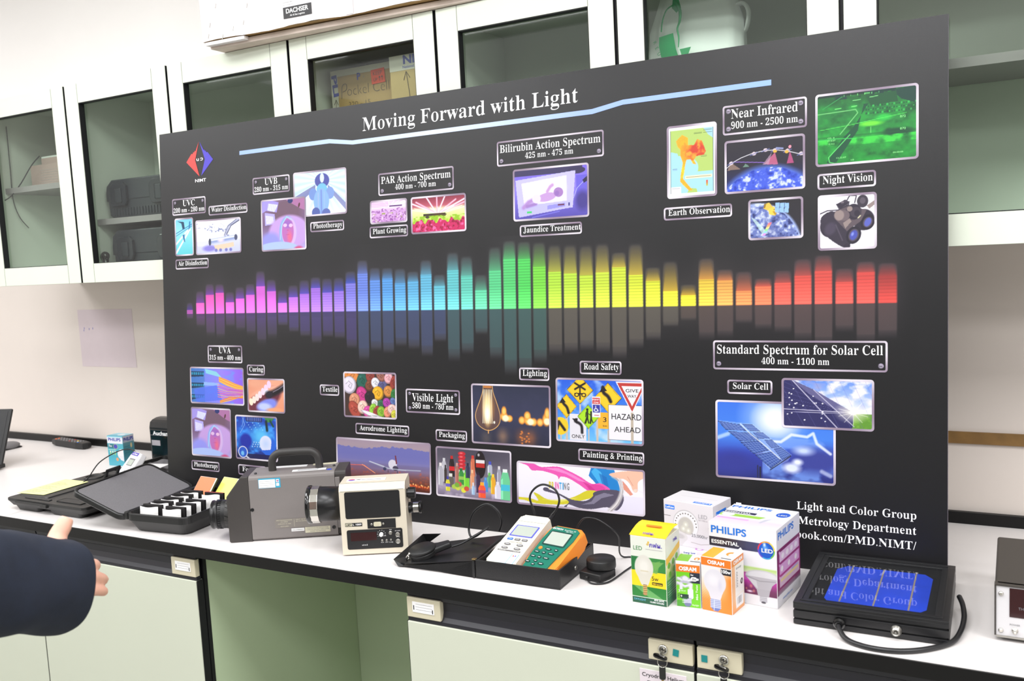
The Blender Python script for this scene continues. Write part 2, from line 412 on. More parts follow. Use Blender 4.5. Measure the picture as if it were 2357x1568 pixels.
def rail(P, x0, x1):
    # moulded handle rail: shallow channel with lips
    prof = [(.014, -.031), (.004, -.033), (.006, -.041), (.012, -.045), (.0135, -.062), (.009, -.074), (.0035, -.082), (.0035, -.0895), (.016, -.0895), (.016, -.031)]
    n = len(prof)
    P.add([(x0, y, z) for y, z in prof]+[(x1, y, z) for y, z in prof], [list(range(n))[::-1], list(range(n, 2*n))]+[(i, (i+1)%n, n+(i+1)%n, n+i) for i in range(n)][::1], 'pull_navy')
def key_set(lx, hinge, t, lockz=-.0545):
    lk = Part(XF((lx, .0005, lockz), PI/2)); lk.lathe([(.0085, 0), (.0085, .003), (.007, .0042), (.0035, .0042), (.0032, .003)], 'chrome', 24)
    lk.obj('lock', t)
BASE = []
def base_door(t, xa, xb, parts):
    d = Part(); d.box((xa, .0, -.78), (xb, .02, -.09), 'mint_base_dimmed', .001)
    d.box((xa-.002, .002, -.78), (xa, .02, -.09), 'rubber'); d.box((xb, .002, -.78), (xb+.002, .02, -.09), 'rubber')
    do = d.obj('door', t)
    r = Part(); rail(r, xa, xb); r.obj('handle_rail', do)
    for nm, fn in parts:
        q = Part(); fn(q); q.obj(nm, do)
    return do
def base_unit(label, xa, n, w=.6):
    t = root('base_cupboard', label, 'cupboard', (0, 0.0095, ZB), group='base cupboards under the worktop')
    c = Part(); xb = xa+n*w
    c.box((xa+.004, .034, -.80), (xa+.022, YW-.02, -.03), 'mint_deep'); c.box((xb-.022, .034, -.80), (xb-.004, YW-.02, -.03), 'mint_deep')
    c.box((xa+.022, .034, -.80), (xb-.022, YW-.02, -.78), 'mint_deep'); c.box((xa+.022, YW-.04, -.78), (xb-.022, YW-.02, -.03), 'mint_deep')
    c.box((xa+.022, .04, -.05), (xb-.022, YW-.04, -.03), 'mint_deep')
    c.box((xa+.02, .07, -.8999), (xb-.02, YW-.05, -.80), 'rubber')
    c.box((xa+.003, .024, -.79), (xa+.02, .034, -.031), 'rubber'); c.box((xb-.02, .024, -.79), (xb-.003, .034, -.031), 'rubber')
    c.obj('carcass', t); return t
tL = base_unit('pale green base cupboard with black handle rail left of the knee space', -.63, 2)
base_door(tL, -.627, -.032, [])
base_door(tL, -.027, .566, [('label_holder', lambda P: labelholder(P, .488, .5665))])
def lockpart(x):
    def f(P):
        P.M = XF((x, .0, -.056), PI/2); P.lathe([(.0088, 0), (.0088, .003), (.0072, .0044), (.0035, .0044), (.003, .003)], 'chrome', 24); P.box((-.001, -.003, .0028), (.001, .003, .0032), 'ink_black')
    return f
def lockblock(x0, x1, dz, tx, tz):
    def f(P):
        P.box((x0, .0, -.0785), (x1, .0135, -.042), 'cream', .0015)
        P.M = XF((tx, -.0005, tz), 0, .12 if tx < 1.75 else 0, 0); P.box((-.0052, -.0004, -.006), (.0052, .0004, .006), 'teal_tape')
    return f
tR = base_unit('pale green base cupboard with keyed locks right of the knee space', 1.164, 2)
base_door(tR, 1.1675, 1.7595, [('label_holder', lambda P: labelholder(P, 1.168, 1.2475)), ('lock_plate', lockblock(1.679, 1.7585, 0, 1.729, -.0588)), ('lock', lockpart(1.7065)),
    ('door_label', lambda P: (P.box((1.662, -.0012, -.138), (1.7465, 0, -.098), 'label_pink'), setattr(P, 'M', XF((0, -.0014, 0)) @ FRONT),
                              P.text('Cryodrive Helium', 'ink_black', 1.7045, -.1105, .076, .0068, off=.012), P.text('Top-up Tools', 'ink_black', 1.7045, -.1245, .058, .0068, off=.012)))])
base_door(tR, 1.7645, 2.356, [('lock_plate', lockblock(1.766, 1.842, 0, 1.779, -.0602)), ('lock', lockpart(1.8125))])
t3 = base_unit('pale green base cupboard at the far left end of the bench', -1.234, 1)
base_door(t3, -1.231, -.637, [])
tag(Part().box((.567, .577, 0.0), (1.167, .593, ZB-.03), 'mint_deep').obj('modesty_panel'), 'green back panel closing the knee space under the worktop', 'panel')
def keyring(x, z, lab):
    t = root('key_ring', lab, 'keys', (x, .0095, ZB+z), group='key rings hanging in the lock plates')
    b = Part(); b.box((-.0012, -.012, -.0035), (.0012, .0, .0035), 'steel')
    b.M = XF((0, -.017, -.0035), .15, .2, 0); o = rrect(-.0125, -.0045, .0125, .0055, .0045)
    b.prism([(x_, y_) for x_, y_ in o], -.0016, .0016, 'gloss_black', .0008)
    b.obj('key', t)
    c = Part(); c.tube([(0.004+.0085*math.cos(a), -.018+.002*math.sin(a), -.0115+.0085*math.sin(a)) for a in [2*PI*i/16 for i in range(16)]], .0006, 'chrome', 6, 2, True); c.obj('ring', t)
    d = Part(XF((.0035, -.0175, -.019), PI/2, 0, .35)); d.prism(rrect(-.0055, -.024, .0055, .001, .004), -.0016, .0016, 'gloss_black', .0008); d.box((-.002, -.052, -.0006), (.002, -.024, .0006), 'brass'); d.obj('spare_key', t)
keyring(1.7065, -.0595, 'key ring in the lock above the printed door label')
keyring(1.8125, -.06, 'key ring in the lock of the rightmost base cupboard door')
# ================================================================== the display board
BX, BY = 0.1165, 0.3291
BV = Vector((0, 0.4077-0.3291, 1.0165)); BL = BV.length; BV.normalize(); BN = Vector((1, 0, 0)).cross(BV)
brot = Matrix(((1, 0, 0), (0, BV.y, BN.y), (0, BV.z, BN.z))).to_euler()
board = root('display_board', 'big black poster board on light and its spectrum, leaning against the wall cupboards', 'board', (BX, BY, ZB+.0012), rot=brot)
BW = 2.0167
q = Part(); q.box((0, 0, -.010), (BW, BL, 0), 'board_black'); q.box((-.0004, 0, -.0098), (0, BL, -.0012), 'board_edge'); q.box((BW, 0, -.0098), (BW+.0004, BL, -.0012), 'board_edge'); q.box((0, BL, -.0098), (BW, BL+.0004, -.0012), 'board_edge')
q.obj('board_panel', board)
Z1, Z2, Z3, Z4 = .0005, .0008, .0011, .0014
def ring(P, x0, y0, x1, y1, t=.0038, r=.006, z=Z1, ph=0.0):
    n = 6; A = rrect(x0, y0, x1, y1, r, n); B = rrect(x0+t, y0+t, x1-t, y1-t, max(r-t*.8, .001), n)
    # refine long sides so the printed metallic sheen can vary
    def ref(L):
        o = []
        for i in range(len(L)):
            a, b = L[i], L[(i+1) % len(L)]; k = 8 if math.hypot(a[0]-b[0], a[1]-b[1]) > .01 else 1
            o += [(a[0]+(b[0]-a[0])*j/k, a[1]+(b[1]-a[1])*j/k) for j in range(k)]
        return o
    A = ref(A); B = ref(B); N = min(len(A), len(B)); A = A[:N]; B = B[:N]
    w_, h_ = x1-x0, y1-y0; cols = []
    for x, y in A+B:
        u, v = (x-x0)/w_, (y-y0)/h_
        k = .5+.5*math.sin(2*PI*(u*.75 - v*.6 + ph))
        cols.append([148+82*k, 130+92*k, 150+82*k])
    F = [(i, (i+1) % N, N+(i+1) % N, N+i) for i in range(N)]
    P.add([(x, y, z) for x, y in A+B], F, 'ink', False, inks(np.array(cols)/255))
def screw(P, x, y, r=.0042):
    n = 16; C = [[200, 190, 210]]+[[150, 138, 160] if math.sin(2*PI*i/n+.6) > 0 else [84, 76, 92] for i in range(n)]
    P.add([(x, y, Z2)]+[(x+r*math.cos(2*PI*i/n), y+r*math.sin(2*PI*i/n), Z2) for i in range(n)], [(0, 1+i, 1+(i+1) % n) for i in range(n)], 'ink', False, inks(np.array(C)/255))
    P.box((x-r*.5, y-r*.12, Z2), (x+r*.5, y+r*.12, Z3), 'ink_black')
def caption(rc, lines, screws='', label=None):
    x0, y0, x1, y1 = rc; P = Part(); big = len(lines) > 1
    ring(P, x0, y0, x1, y1, .0034 if not big else .0036, .0055, ph=(x0*3.1) % 1)
    for t, cx, by, w_, h_ in lines:
        P.text(t, 'ink_white', x0+(x1-x0)*cx, y0+(y1-y0)*by, (x1-x0)*w_, h_, serif=True, z=Z1)
    for c in screws:
        ix, iy = .0115, .0115
        screw(P, x0+ix if c in 'ac' else x1-ix, y1-iy if c in 'ab' else y0+iy, .0042 if x1-x0 < .16 else .005)
    P.obj('caption_plate', board, label='printed caption plate reading '+lines[0][0])
def C1(rc, t, w_=.8, h_=.0125, cx=.52): caption(rc, [(t, cx, .36, w_, h_)])
C1((0.1879,0.7789,0.3317,0.8048), 'Water Disinfection', .9); C1((0.0531,0.6360,0.1824,0.6639), 'Air Disinfection', .87)
C1((0.5477,0.7139,0.6569,0.7396), 'Phototherapy', .86); C1((0.7361,0.6888,0.8503,0.7170), 'Plant Growing', .87); C1((1.1538,0.6703,1.3054,0.6965), 'Jaundice Treatment', .92)
C1((1.4898,0.6868,1.6309,0.7130), 'Earth Observation', .9); C1((1.7938,0.7261,1.8973,0.7560), 'Night Vision', .85, .0145)
C1((0.3166,0.3437,0.3803,0.3718), 'Curing', .77); C1((0.0963,0.0726,0.2046,0.0996), 'Phototherapy', .86); C1((0.2757,0.0721,0.3765,0.1001), 'Forensic', .74)
C1((0.5679,0.2976,0.6304,0.3251), 'Textile', .78); C1((0.6802,0.2044,0.8434,0.2317), 'Aerodrome Lighting', .88); C1((0.9197,0.2003,1.0070,0.2278), 'Packaging', .82)
C1((1.1471,0.3499,1.2226,0.3784), 'Lighting', .8, .0135); C1((1.2964,0.3667,1.3933,0.3957), 'Road Safety', .84, .0135); C1((1.2906,0.1767,1.4422,0.2044), 'Painting & Printing', .9, .0125)
C1((1.6190,0.3343,1.7079,0.3624), 'Solar Cell', .78, .0125)
caption((0.0456,0.7874,0.1767,0.8337), [('UVC', .5, .53, .36, .0165), ('200 nm - 280 nm', .5, .16, .92, .0125)], 'ab')
caption((0.3525,0.8232,0.4816,0.8678), [('UVB', .5, .53, .34, .0165), ('280 nm - 315 nm', .5, .16, .91, .0125)], 'ab')
caption((0.1707,0.3750,0.3001,0.4229), [('UVA', .5, .56, .35, .0165), ('315 nm - 400 nm', .5, .18, .91, .0125)], 'ab')
caption((0.7650,0.7902,0.9820,0.8445), [('PAR Action Spectrum', .5, .53, .92, .0170), ('400 nm - 700 nm', .5, .22, .54, .0125)], 'cd')
caption((1.0979,0.8317,1.3585,0.8877), [('Bilirubin Action Spectrum', .5, .54, .94, .0175), ('425 nm - 475 nm', .5, .22, .45, .0125)], 'cd')
caption((1.6133,0.8475,1.7750,0.9053), [('Near Infrared', .5, .55, .79, .0185), ('900 nm - 2500 nm', .5, .2, .79, .0135)], 'abcd')
caption((0.8352,0.2643,0.9891,0.3222), [('Visible Light', .5, .5, .76, .0185), ('380 nm - 780 nm', .5, .19, .76, .0135)], 'abcd')
caption((1.5907,0.3826,1.9170,0.4408), [('Standard Spectrum for Solar Cell', .5, .55, .95, .0178), ('400 nm - 1100 nm', .49, .21, .39, .0125)], 'cd')
P = Part(); P.text('Moving Forward with Light', 'ink_white', .7204, .9525, .579, .0330, serif=True, al='l', z=Z1); P.obj('title_lettering', board)
P = Part(); up = [(.3077, .9438), (.6144, .944), (.6878, .9332), (1.3319, .9337), (1.4027, .9449), (1.7085, .9456)]; lo = [(.3075, .9332), (.616, .9332), (.689, .923), (1.333, .923), (1.4027, .9345), (1.7085, .9348)]
for i in range(5): P.flat([lo[i], lo[i+1], up[i+1], up[i]], 'line_blue', Z1)
P.obj('title_line', board)
P = Part()
for t, y, x0 in (('Light and Color Group', .1145, 1.7535), ('Metrology Department', .0862, 1.7560), ('facebook.com/PMD.NIMT/', .0585, 1.7135)):
    P.text(t, 'ink_white', 1.9654, y, 1.9654-x0, .0150, serif=True, al='r', z=Z1)
P.obj('footer_lettering', board)
mat('logo_red', (226, 70, 66), 0.5); mat('logo_blue', (78, 66, 190), 0.5)
P = Part()
P.add([(x, y, Z1) for x, y in [(.1563, .9842), (.1475, .9600), (.1455, .9640), (.1430, .9585), (.1400, .9610), (.1375, .9555), (.1340, .9575), (.1315, .9520), (.1270, .9535), (.1063, .9316), (.1559, .8892), (.1404, .9345)]],
      [(0, 1, 2), (1, 3, 2), (0, 11, 1), (1, 11, 3), (3, 5, 4), (3, 11, 5), (5, 7, 6), (5, 11, 7), (7, 9, 8), (7, 11, 9), (9, 11, 10)], 'logo_red')
P.add([(x, y, Z1) for x, y in [(.1590, .9835), (.1690, .9600), (.1715, .9640), (.1738, .9590), (.1765, .9615), (.1790, .9560), (.1820, .9580), (.1845, .9520), (.1885, .9535), (.2092, .9313), (.1628, .8901), (.1780, .9342)]],
      [(0, 2, 1), (1, 2, 3), (0, 1, 11), (1, 3, 11), (3, 4, 5), (3, 5, 11), (5, 6, 7), (5, 7, 11), (7, 8, 9), (7, 9, 11), (9, 10, 11)], 'logo_blue')
P.text('NIMT', 'ink_white', .1597, .8738, .042, .0085, off=.012, z=Z1)
P.tube([(.1475, .9385, Z2), (.1475, .9345, Z2), (.1490, .9325, Z2), (.1535, .9325, Z2)], .0011, 'ink_white', 6, 3); P.tube([(.1545, .9385, Z2), (.1545, .9318, Z2)], .0012, 'ink_white', 6, 1)
P.tube([(.1615, .9380, Z2), (.1680, .9382, Z2), (.1700, .9355, Z2), (.1685, .9328, Z2), (.1620, .9325, Z2)], .0011, 'ink_white', 6, 3)
P.obj('logo', board)
# ------------------------------------------------ spectrum print
BARS = [(.522,.54),(.54,.57),(.562,.589),(.566,.588),(.54,.565),(.549,.577),(.559,.585),(.58,.617),(.567,.594),(.536,.565),(.549,.577),(.558,.589),(.571,.596),(.559,.591),(.562,.592),(.581,.607),(.603,.633),(.585,.613),(.589,.612),(.576,.608),(.581,.601),(.594,.626),(.567,.591),(.602,.64),(.589,.629),(.554,.586),(.598,.646),(.625,.66),(.621,.656),(.603,.651),(.59,.643),(.586,.641),(.581,.638),(.585,.64),(.595,.623),(.577,.636),(.564,.589),(.542,.597),(.533,.552),(.564,.602),(.56,.58),(.538,.573),(.547,.561),(.552,.574),(.565,.594),(.573,.6),(.551,.574),(.568,.586),(.56,.582)]
HUE = [(0,(150,60,150)),(1,(245,90,195)),(3,(250,92,205)),(5,(245,105,230)),(8,(235,110,240)),(11,(190,120,250)),(14,(165,125,250)),(16,(120,150,255)),(18,(95,175,255)),(21,(110,205,245)),(23,(110,220,228)),(25,(105,230,180)),(27,(95,232,130)),(28,(90,235,105)),(29,(135,242,75)),(30,(200,250,70)),(33,(225,250,70)),(36,(240,248,60)),(38,(250,240,50)),(39,(252,212,70)),(40,(250,175,85)),(42,(248,120,82)),(43,(245,92,80)),(47,(235,82,76)),(48,(215,62,58))]
def hue(i): return np.array([np.interp(i, [h[0] for h in HUE], [h[1][k] for h in HUE]) for k in range(3)])
class Sp: pass
sx0, sx1, sy0, sy1 = .06, 1.96, .34, .675
nx, ny = 1180, 216
SXX, SYY = np.meshgrid(np.linspace(sx0, sx1, nx), np.linspace(sy1, sy0, ny))
base = np.array([50, 46, 51.])
A = np.zeros((ny, nx, 3)); A[:] = base
yb = .5105
halo = np.zeros((ny, nx)); hc = np.zeros((ny, nx, 3))
for i, (s_, g_) in enumerate(BARS):
    xa = .0925+.03768*i; xb = xa+.0315 if i else xa+.024; h = hue(i)
    if i == 0: xa, xb = .093, .116
    inx = np.clip((np.minimum(SXX-xa, xb-SXX))/.0022+.5, 0, 1)
    dy = SYY-yb; H = s_-yb; G = g_-s_
    up_ = (dy > 0)
    body = inx*up_*(dy < H)
    stripe = np.where((np.mod(dy, .0062) < .0016), np.clip((i-8)/8, 0, 1)*.55 if i < 42 else .35, 0)*np.where(dy < H-.001, 1, 0)
    botglow = np.clip(1-dy/.05, 0, 1)[..., None]
    hb = h*(1-.16*(1-botglow)) + botglow*np.array([22, 22, 18])*.8
    hb = hb*(1-.35*stripe[..., None])
    # glow cap above the solid part, narrowing upwards
    t = np.clip((dy-H)/max(G*1.15, .01), 0, 1)
    capx = np.clip((np.minimum(SXX-xa, xb-SXX)-.004*t)/(.002+.008*t)+.5, 0, 1)
    cap_ = capx*(dy >= H)*(1-t)**1.1*.72
    warm = h*.85+np.array([30, -10, 0])*(1 if 30 <= i <= 42 else 0)
    if i < 16: warm = h*.7+np.array([-40, -10, 50])
    edge = np.clip(np.minimum(SXX-xa, xb-SXX)/.004, 0, 1)
    A = A*(1-cap_[..., None])+warm*cap_[..., None]
    A = A*(1-body[..., None])+hb*body[..., None]
    if i == 48: A = A*(1-.3*(body*np.clip((dy)/.06, 0, 1))[..., None])+base*.3*(body*np.clip(dy/.06, 0, 1))[..., None]
    # reflected bar below the baseline
    rt = np.clip(-dy/(H*1.0), 0, 2)
    rk = inx*(dy < -.0005)*np.where(rt < 1, .52-.1*rt, np.clip(.3-(rt-1)*.9, 0, 1))
    if i < 9: rk = rk*np.clip(1.15-rt*.8, .0, 1)
    rc_ = h*.42+np.array([20, 20, 30.])
    if i < 16: rc_ = np.array([70, 58, 140])+np.array([30, -20, -10])*max(0, (9-i)/9)
    elif i < 23: rc_ = np.array([62, 84, 140.])
    elif i < 30: rc_ = np.array([62, 118, 108.])+np.array([0, -6, 12])*(29-i)/6
    elif i < 38: rc_ = np.array([112, 106, 88.])
    else: rc_ = np.array([100, 78, 72.]); rk = rk*.7
    A = A*(1-rk[..., None])+rc_*rk[..., None]
    # soft halo round the bars
    d = np.hypot((SXX-(xa+xb)/2)/.03, (SYY-(yb+H*.5))/(.05+H*.5)); k = np.exp(-d*d*1.2)*.10; hc += h*k[..., None]; halo += k
A = A+ (hc-base*0)*.28*(np.abs(A-base).sum(2) < 60)[..., None]
dark = (np.abs(A-base).sum(2) < 7)
cv = Cv(1.9, .295, 10); cv.a = A/255
P = Part(); P.grid(sx0, sy0, sx1, sy1, cv, 'ink_board', .00012)
m = bpy.data.materials.new('ink_board'); m.use_nodes = True; nt = m.node_tree; b = nt.nodes['Principled BSDF']
a_ = nt.nodes.new('ShaderNodeAttribute'); a_.attribute_name = 'ink'; nt.links.new(a_.outputs['Color'], b.inputs['Base Color']); b.inputs['Roughness'].default_value = .40; b.inputs['Specular IOR Level'].default_value = .55; MATS['ink_board'] = m
# vertices far from any ink take exactly the board colour so the print has no visible border
Vc = P.ch[0][4]; bb = np.array(lin((14, 13, 16))); blend = np.clip((np.abs(A-base).max(2).ravel())/14, 0, 1)[:, None]
P.ch[0] = (*P.ch[0][:4], np.minimum(Vc*1.14, .95)*blend+bb*(1-blend))
P.obj('spectrum_print', board, label='printed rainbow bar spectrum across the middle of the board')

# ------------------------------------------------ printed pictures
PX = 1150                                     # colour points per metre of print
def picture(rc, fn, label, t=.0042, z=Z1, px=PX):
    x0, y0, x1, y1 = rc; P = Part()
    i0, j0, i1, j1 = x0+t*.8, y0+t*.8, x1-t*.8, y1-t*.8
    c = Cv(i1-i0, j1-j0, (i1-i0)*px); fn(c); P.grid(i0, j0, i1, j1, c, 'ink', z)
    ring(P, x0, y0, x1, y1, t, .0065, z+.0002, ph=(x0*2.3+y0) % 1)
    return P, (lambda u, v: (i0+(i1-i0)*u, j1-(j1-j0)*v)), label
def put(r): r[0].obj('printed_picture', board, label=r[2])
def sm(pts, k=5, closed=False):
    return [(v.x, v.y) for v in catmull([Vector((x, y, 0)) for x, y in pts], k, closed)]
def f_air(c):
    c.vg([(0, (120, 205, 240)), (.35, (150, 225, 240)), (1, (95, 205, 215))])
    c.po([(.1, .05), (.5, .08), (.55, .28), (.42, .3), (.35, .12)], (40, 70, 100)); c.ln([(0, .4), (1, .15)], .02, (40, 110, 170)); c.ln([(0, .47), (1, .2)], .02, (60, 140, 190)); c.ln([(.85, .1), (.8, .35)], .05, (40, 120, 170))
    c.ln([(0, .95), (.85, .3)], .05, (255, 255, 255)); c.ln([(0, .7), (.7, .33)], .05, (240, 255, 255)); c.po([(.4, .45), (.52, .42), (.55, .65), (.48, .63)], (50, 120, 170))
def f_water(c):
    c.vg([(0, (250, 248, 255)), (.6, (240, 240, 252)), (1, (205, 208, 245))]); n = c.nz(30, 24)
    c.bl((n-.55)*6*(np.abs(c.Y-(.15+.35*c.X+.1*np.sin(c.X*9))) < .14)*(c.X < .75), (120, 130, 175)); c.el(.1, .5, .22, .28, (252, 250, 255))
    c.ln([(.66, .5), (.75, .2), (.97, .03)], .08, (150, 155, 190), .7); c.ln([(.7, .45), (.8, .2), (.98, .06)], .03, (70, 75, 110)); c.ln([(.64, .48), (.72, .22), (.92, .02)], .02, (90, 95, 130))
    c.rect(0, .62, 1, 1, (190, 195, 245), .5); c.el(.3, .85, .2, .12, (140, 130, 215), .5); c.po([(.4, .77), (.85, .7), (.86, .83), (.45, .93)], (225, 205, 180))
    c.ln([(.34, .64), (.9, .56)], .13, (150, 165, 210)); c.ln([(.34, .61), (.9, .53)], .04, (235, 240, 255)); c.el(.31, .66, .03, .11, (70, 75, 100)); c.el(.9, .56, .035, .09, (80, 85, 115)); c.el(.56, .62, .1, .08, (255, 225, 250), .8)
    for x in (.45, .55, .68, .78): c.el(x, .92, .04, .06, (120, 120, 190), .4)
def f_bed(c):
    c.vg([(0, (205, 232, 250)), (.5, (190, 215, 245)), (1, (225, 240, 252))])
    an = np.arctan2(c.Y-.22, (c.X-.55)*c.r); c.bl((np.sin(an*26)*.5+.5)*(np.hypot((c.X-.55)*c.r, c.Y-.22) > .15), (245, 252, 255), .75)
    c.po([(0, .55), (.42, .3), (.42, .4), (0, .78)], (110, 115, 170), .8); c.po([(1, .78), (.66, .32), (.66, .42), (1, .95)], (120, 125, 180), .8); c.po([(0, 1), (.35, .45), (.45, .45), (.2, 1)], (235, 240, 252), .8)
    c.el(.55, .22, .14, .17, (80, 85, 165)); c.el(.55, .16, .04, .11, (215, 238, 250)); c.el(.545, .42, .1, .14, (120, 190, 225)); c.el(.37, .52, .08, .14, (120, 150, 215)); c.el(.7, .52, .08, .14, (130, 160, 220))
    c.el(.53, .7, .15, .3, (140, 180, 232)); c.ln([(.53, .45), (.53, .98)], .05, (110, 125, 205), .6); c.ln([(.47, .5), (.47, .95)], .02, (190, 190, 240), .6); c.ln([(.59, .5), (.59, .95)], .02, (170, 190, 240), .6); c.el(.42, .95, .08, .12, (85, 100, 170)); c.el(.62, .97, .08, .1, (95, 110, 180))
def f_face(c):
    c.vg([(0, (150, 115, 165)), (.5, (120, 92, 130)), (1, (190, 175, 240))]); c.el(.55, .25, .5, .33, (116, 88, 108), .4)
    c.po([(0, 0), (.22, 0), (.4, .05), (.35, .25), (.1, .2), (0, .25)], (165, 150, 230)); c.po([(.16, .06), (.38, .1), (.3, .24), (.13, .19)], (225, 228, 250)); c.po([(.07, .24), (.3, .28), (.32, .48), (.07, .5)], (180, 170, 240)); c.po([(.09, .3), (.27, .33), (.28, .46), (.1, .47)], (235, 232, 255))
    for k in range(5): c.ln([(.1, .325+.03*k), (.28, .345+.026*k)], .006, (150, 140, 225)); c.ln([(.17+.02*k*1.9, .075+.008*k), (.145+.02*k*1.9, .19+.01*k)], .006, (150, 140, 225))
    c.po([(.55, 0), (1, 0), (1, .25), (.88, .2), (.62, .05)], (175, 115, 165)); c.el(.67, .04, .06, .05, (40, 50, 110)); c.el(.87, .14, .02, .05, (90, 55, 60), rot=20)
    c.el(.62, .66, .46, .34, (198, 160, 225), .15); c.el(.2, .85, .28, .25, (150, 150, 240), .4); c.el(.6, .66, .2, .32, (150, 175, 238), .1); c.el(.63, .66, .17, .29, (215, 180, 232), .1); c.el(.6, .64, .135, .26, (190, 110, 185), .12); c.el(.64, .76, .08, .17, (248, 110, 130), .9, al=.8); c.el(.6, .5, .13, .1, (160, 105, 195), .4)
    c.el(.54, .52, .045, .035, (225, 190, 230)); c.el(.67, .53, .045, .035, (235, 190, 225)); c.ln([(.585, .62), (.615, .62)], .012, (205, 60, 110), .8); c.ln([(.565, .71), (.63, .71)], .012, (200, 80, 140), .8); c.ln([(.42, .8), (.47, .5), (.58, .35), (.68, .42)], .02, (170, 215, 250))
    c.el(.35, 1.0, .5, .16, (175, 195, 248), .1); c.el(.84, 1.0, .13, .07, (205, 80, 130), .5)
def f_plant(c):
    n = c.nz(24, 16); c.vg([(0, (235, 200, 245)), (.3, (245, 225, 250)), (.45, (215, 170, 225)), (1, (205, 150, 215))])
    for k in range(7): c.ln([(.5+.02*k, .3), (.35+.16*k, 0)], .03, (252, 245, 255)); c.ln([(0, .08+.03*k), (.5, .1+.03*k)], .012, (225, 165, 235))
    c.rect(.52, .22, .88, .29, (110, 70, 130)); k_ = (c.Y > .4+.05*np.sin(c.X*14)); c.bl((n-.5)*7*k_, (150, 85, 165)); c.bl((c.nz(18, 12)-.6)*8*k_, (240, 205, 245)); c.bl((c.nz(14, 9)-.62)*6*k_*(c.Y > .55), (160, 165, 90))
def f_redplant(c):
    c.vg([(0, (140, 50, 70)), (.25, (190, 90, 110)), (.35, (235, 240, 190)), (.6, (215, 235, 130)), (.72, (185, 215, 60)), (1, (170, 30, 80))])
    for k, x in enumerate((.0, .12, .3, .48, .62, .8, .95, 1.1)): c.ln([(.42+.02*k, .45), (x*1.1-.05, 0 if .2 < x < .7 else .12)], .045, (255, 190, 215) if k % 2 else (250, 225, 240))
    for k in range(9): c.ln([(.35+.04*k, .46), (-.1+.15*k, .3)], .02, (255, 255, 240), .8)
    c.rect(.22, .47, .64, .57, (55, 45, 30)); c.el(.3, .55, .05, .06, (70, 60, 40)); c.el(.52, .52, .14, .04, (80, 60, 35)); n = c.nz(22, 14); c.bl((n-.4)*4*(np.abs(c.Y-.63) < .09), (150, 195, 40))
    k_ = c.Y > .68+.05*np.sin(c.X*31)+.03*np.sin(c.X*57); c.bl(k_*1., (205, 40, 100)); c.bl((n-.52)*7*k_, (150, 15, 60)); c.bl((c.nz(18, 9)-.6)*8*k_, (245, 110, 170))
def f_baby(c):
    c.vg([(0, (120, 100, 215)), (.4, (140, 125, 235)), (1, (85, 75, 170))]); c.rect(0, 0, .93, .13, (62, 55, 95)); c.el(.85, .1, .12, .07, (55, 48, 85)); c.rect(.85, .2, 1, .8, (95, 85, 205), .7); c.el(.93, .7, .12, .25, (70, 60, 140), .5)
    c.po([(.02, .2), (.84, .1), (.8, .82), (.06, .93)], (196, 190, 248)); c.po([(.1, .27), (.72, .18), (.72, .68), (.14, .72)], (228, 222, 252)); c.el(.45, .42, .3, .22, (250, 246, 255), .6); c.po([(.05, .74), (.78, .68), (.78, .82), (.07, .95)], (188, 184, 245)); c.po([(.46, .75), (.7, .72), (.7, .79), (.46, .83)], (150, 145, 225)); c.rect(.6, .74, .69, .77, (110, 60, 90)); c.rect(.175, .84, .245, .88, (70, 205, 110)); c.rect(.74, .72, .76, .78, (60, 55, 130)); c.ln([(.25, .97), (.62, .88)], .02, (120, 115, 220))
    c.el(.45, .58, .13, .085, (196, 156, 214), .1, -8); c.el(.61, .5, .065, .095, (165, 125, 190), .12, 15); c.el(.59, .52, .035, .06, (150, 110, 185), .3); c.ln([(.46, .47), (.5, .38), (.53, .35)], .07, (198, 155, 210)); c.ln([(.3, .6), (.2, .66), (.13, .76)], .085, (178, 140, 205)); c.ln([(.3, .7), (.18, .74)], .07, (160, 125, 195)); c.el(.31, .6, .06, .09, (225, 218, 245), .15, 15); c.ln([(1, .25), (.86, .45), (.8, .68)], .01, (190, 190, 245)); c.po([(.93, .3), (1, .22), (1, .32), (.95, .36)], (45, 40, 75))
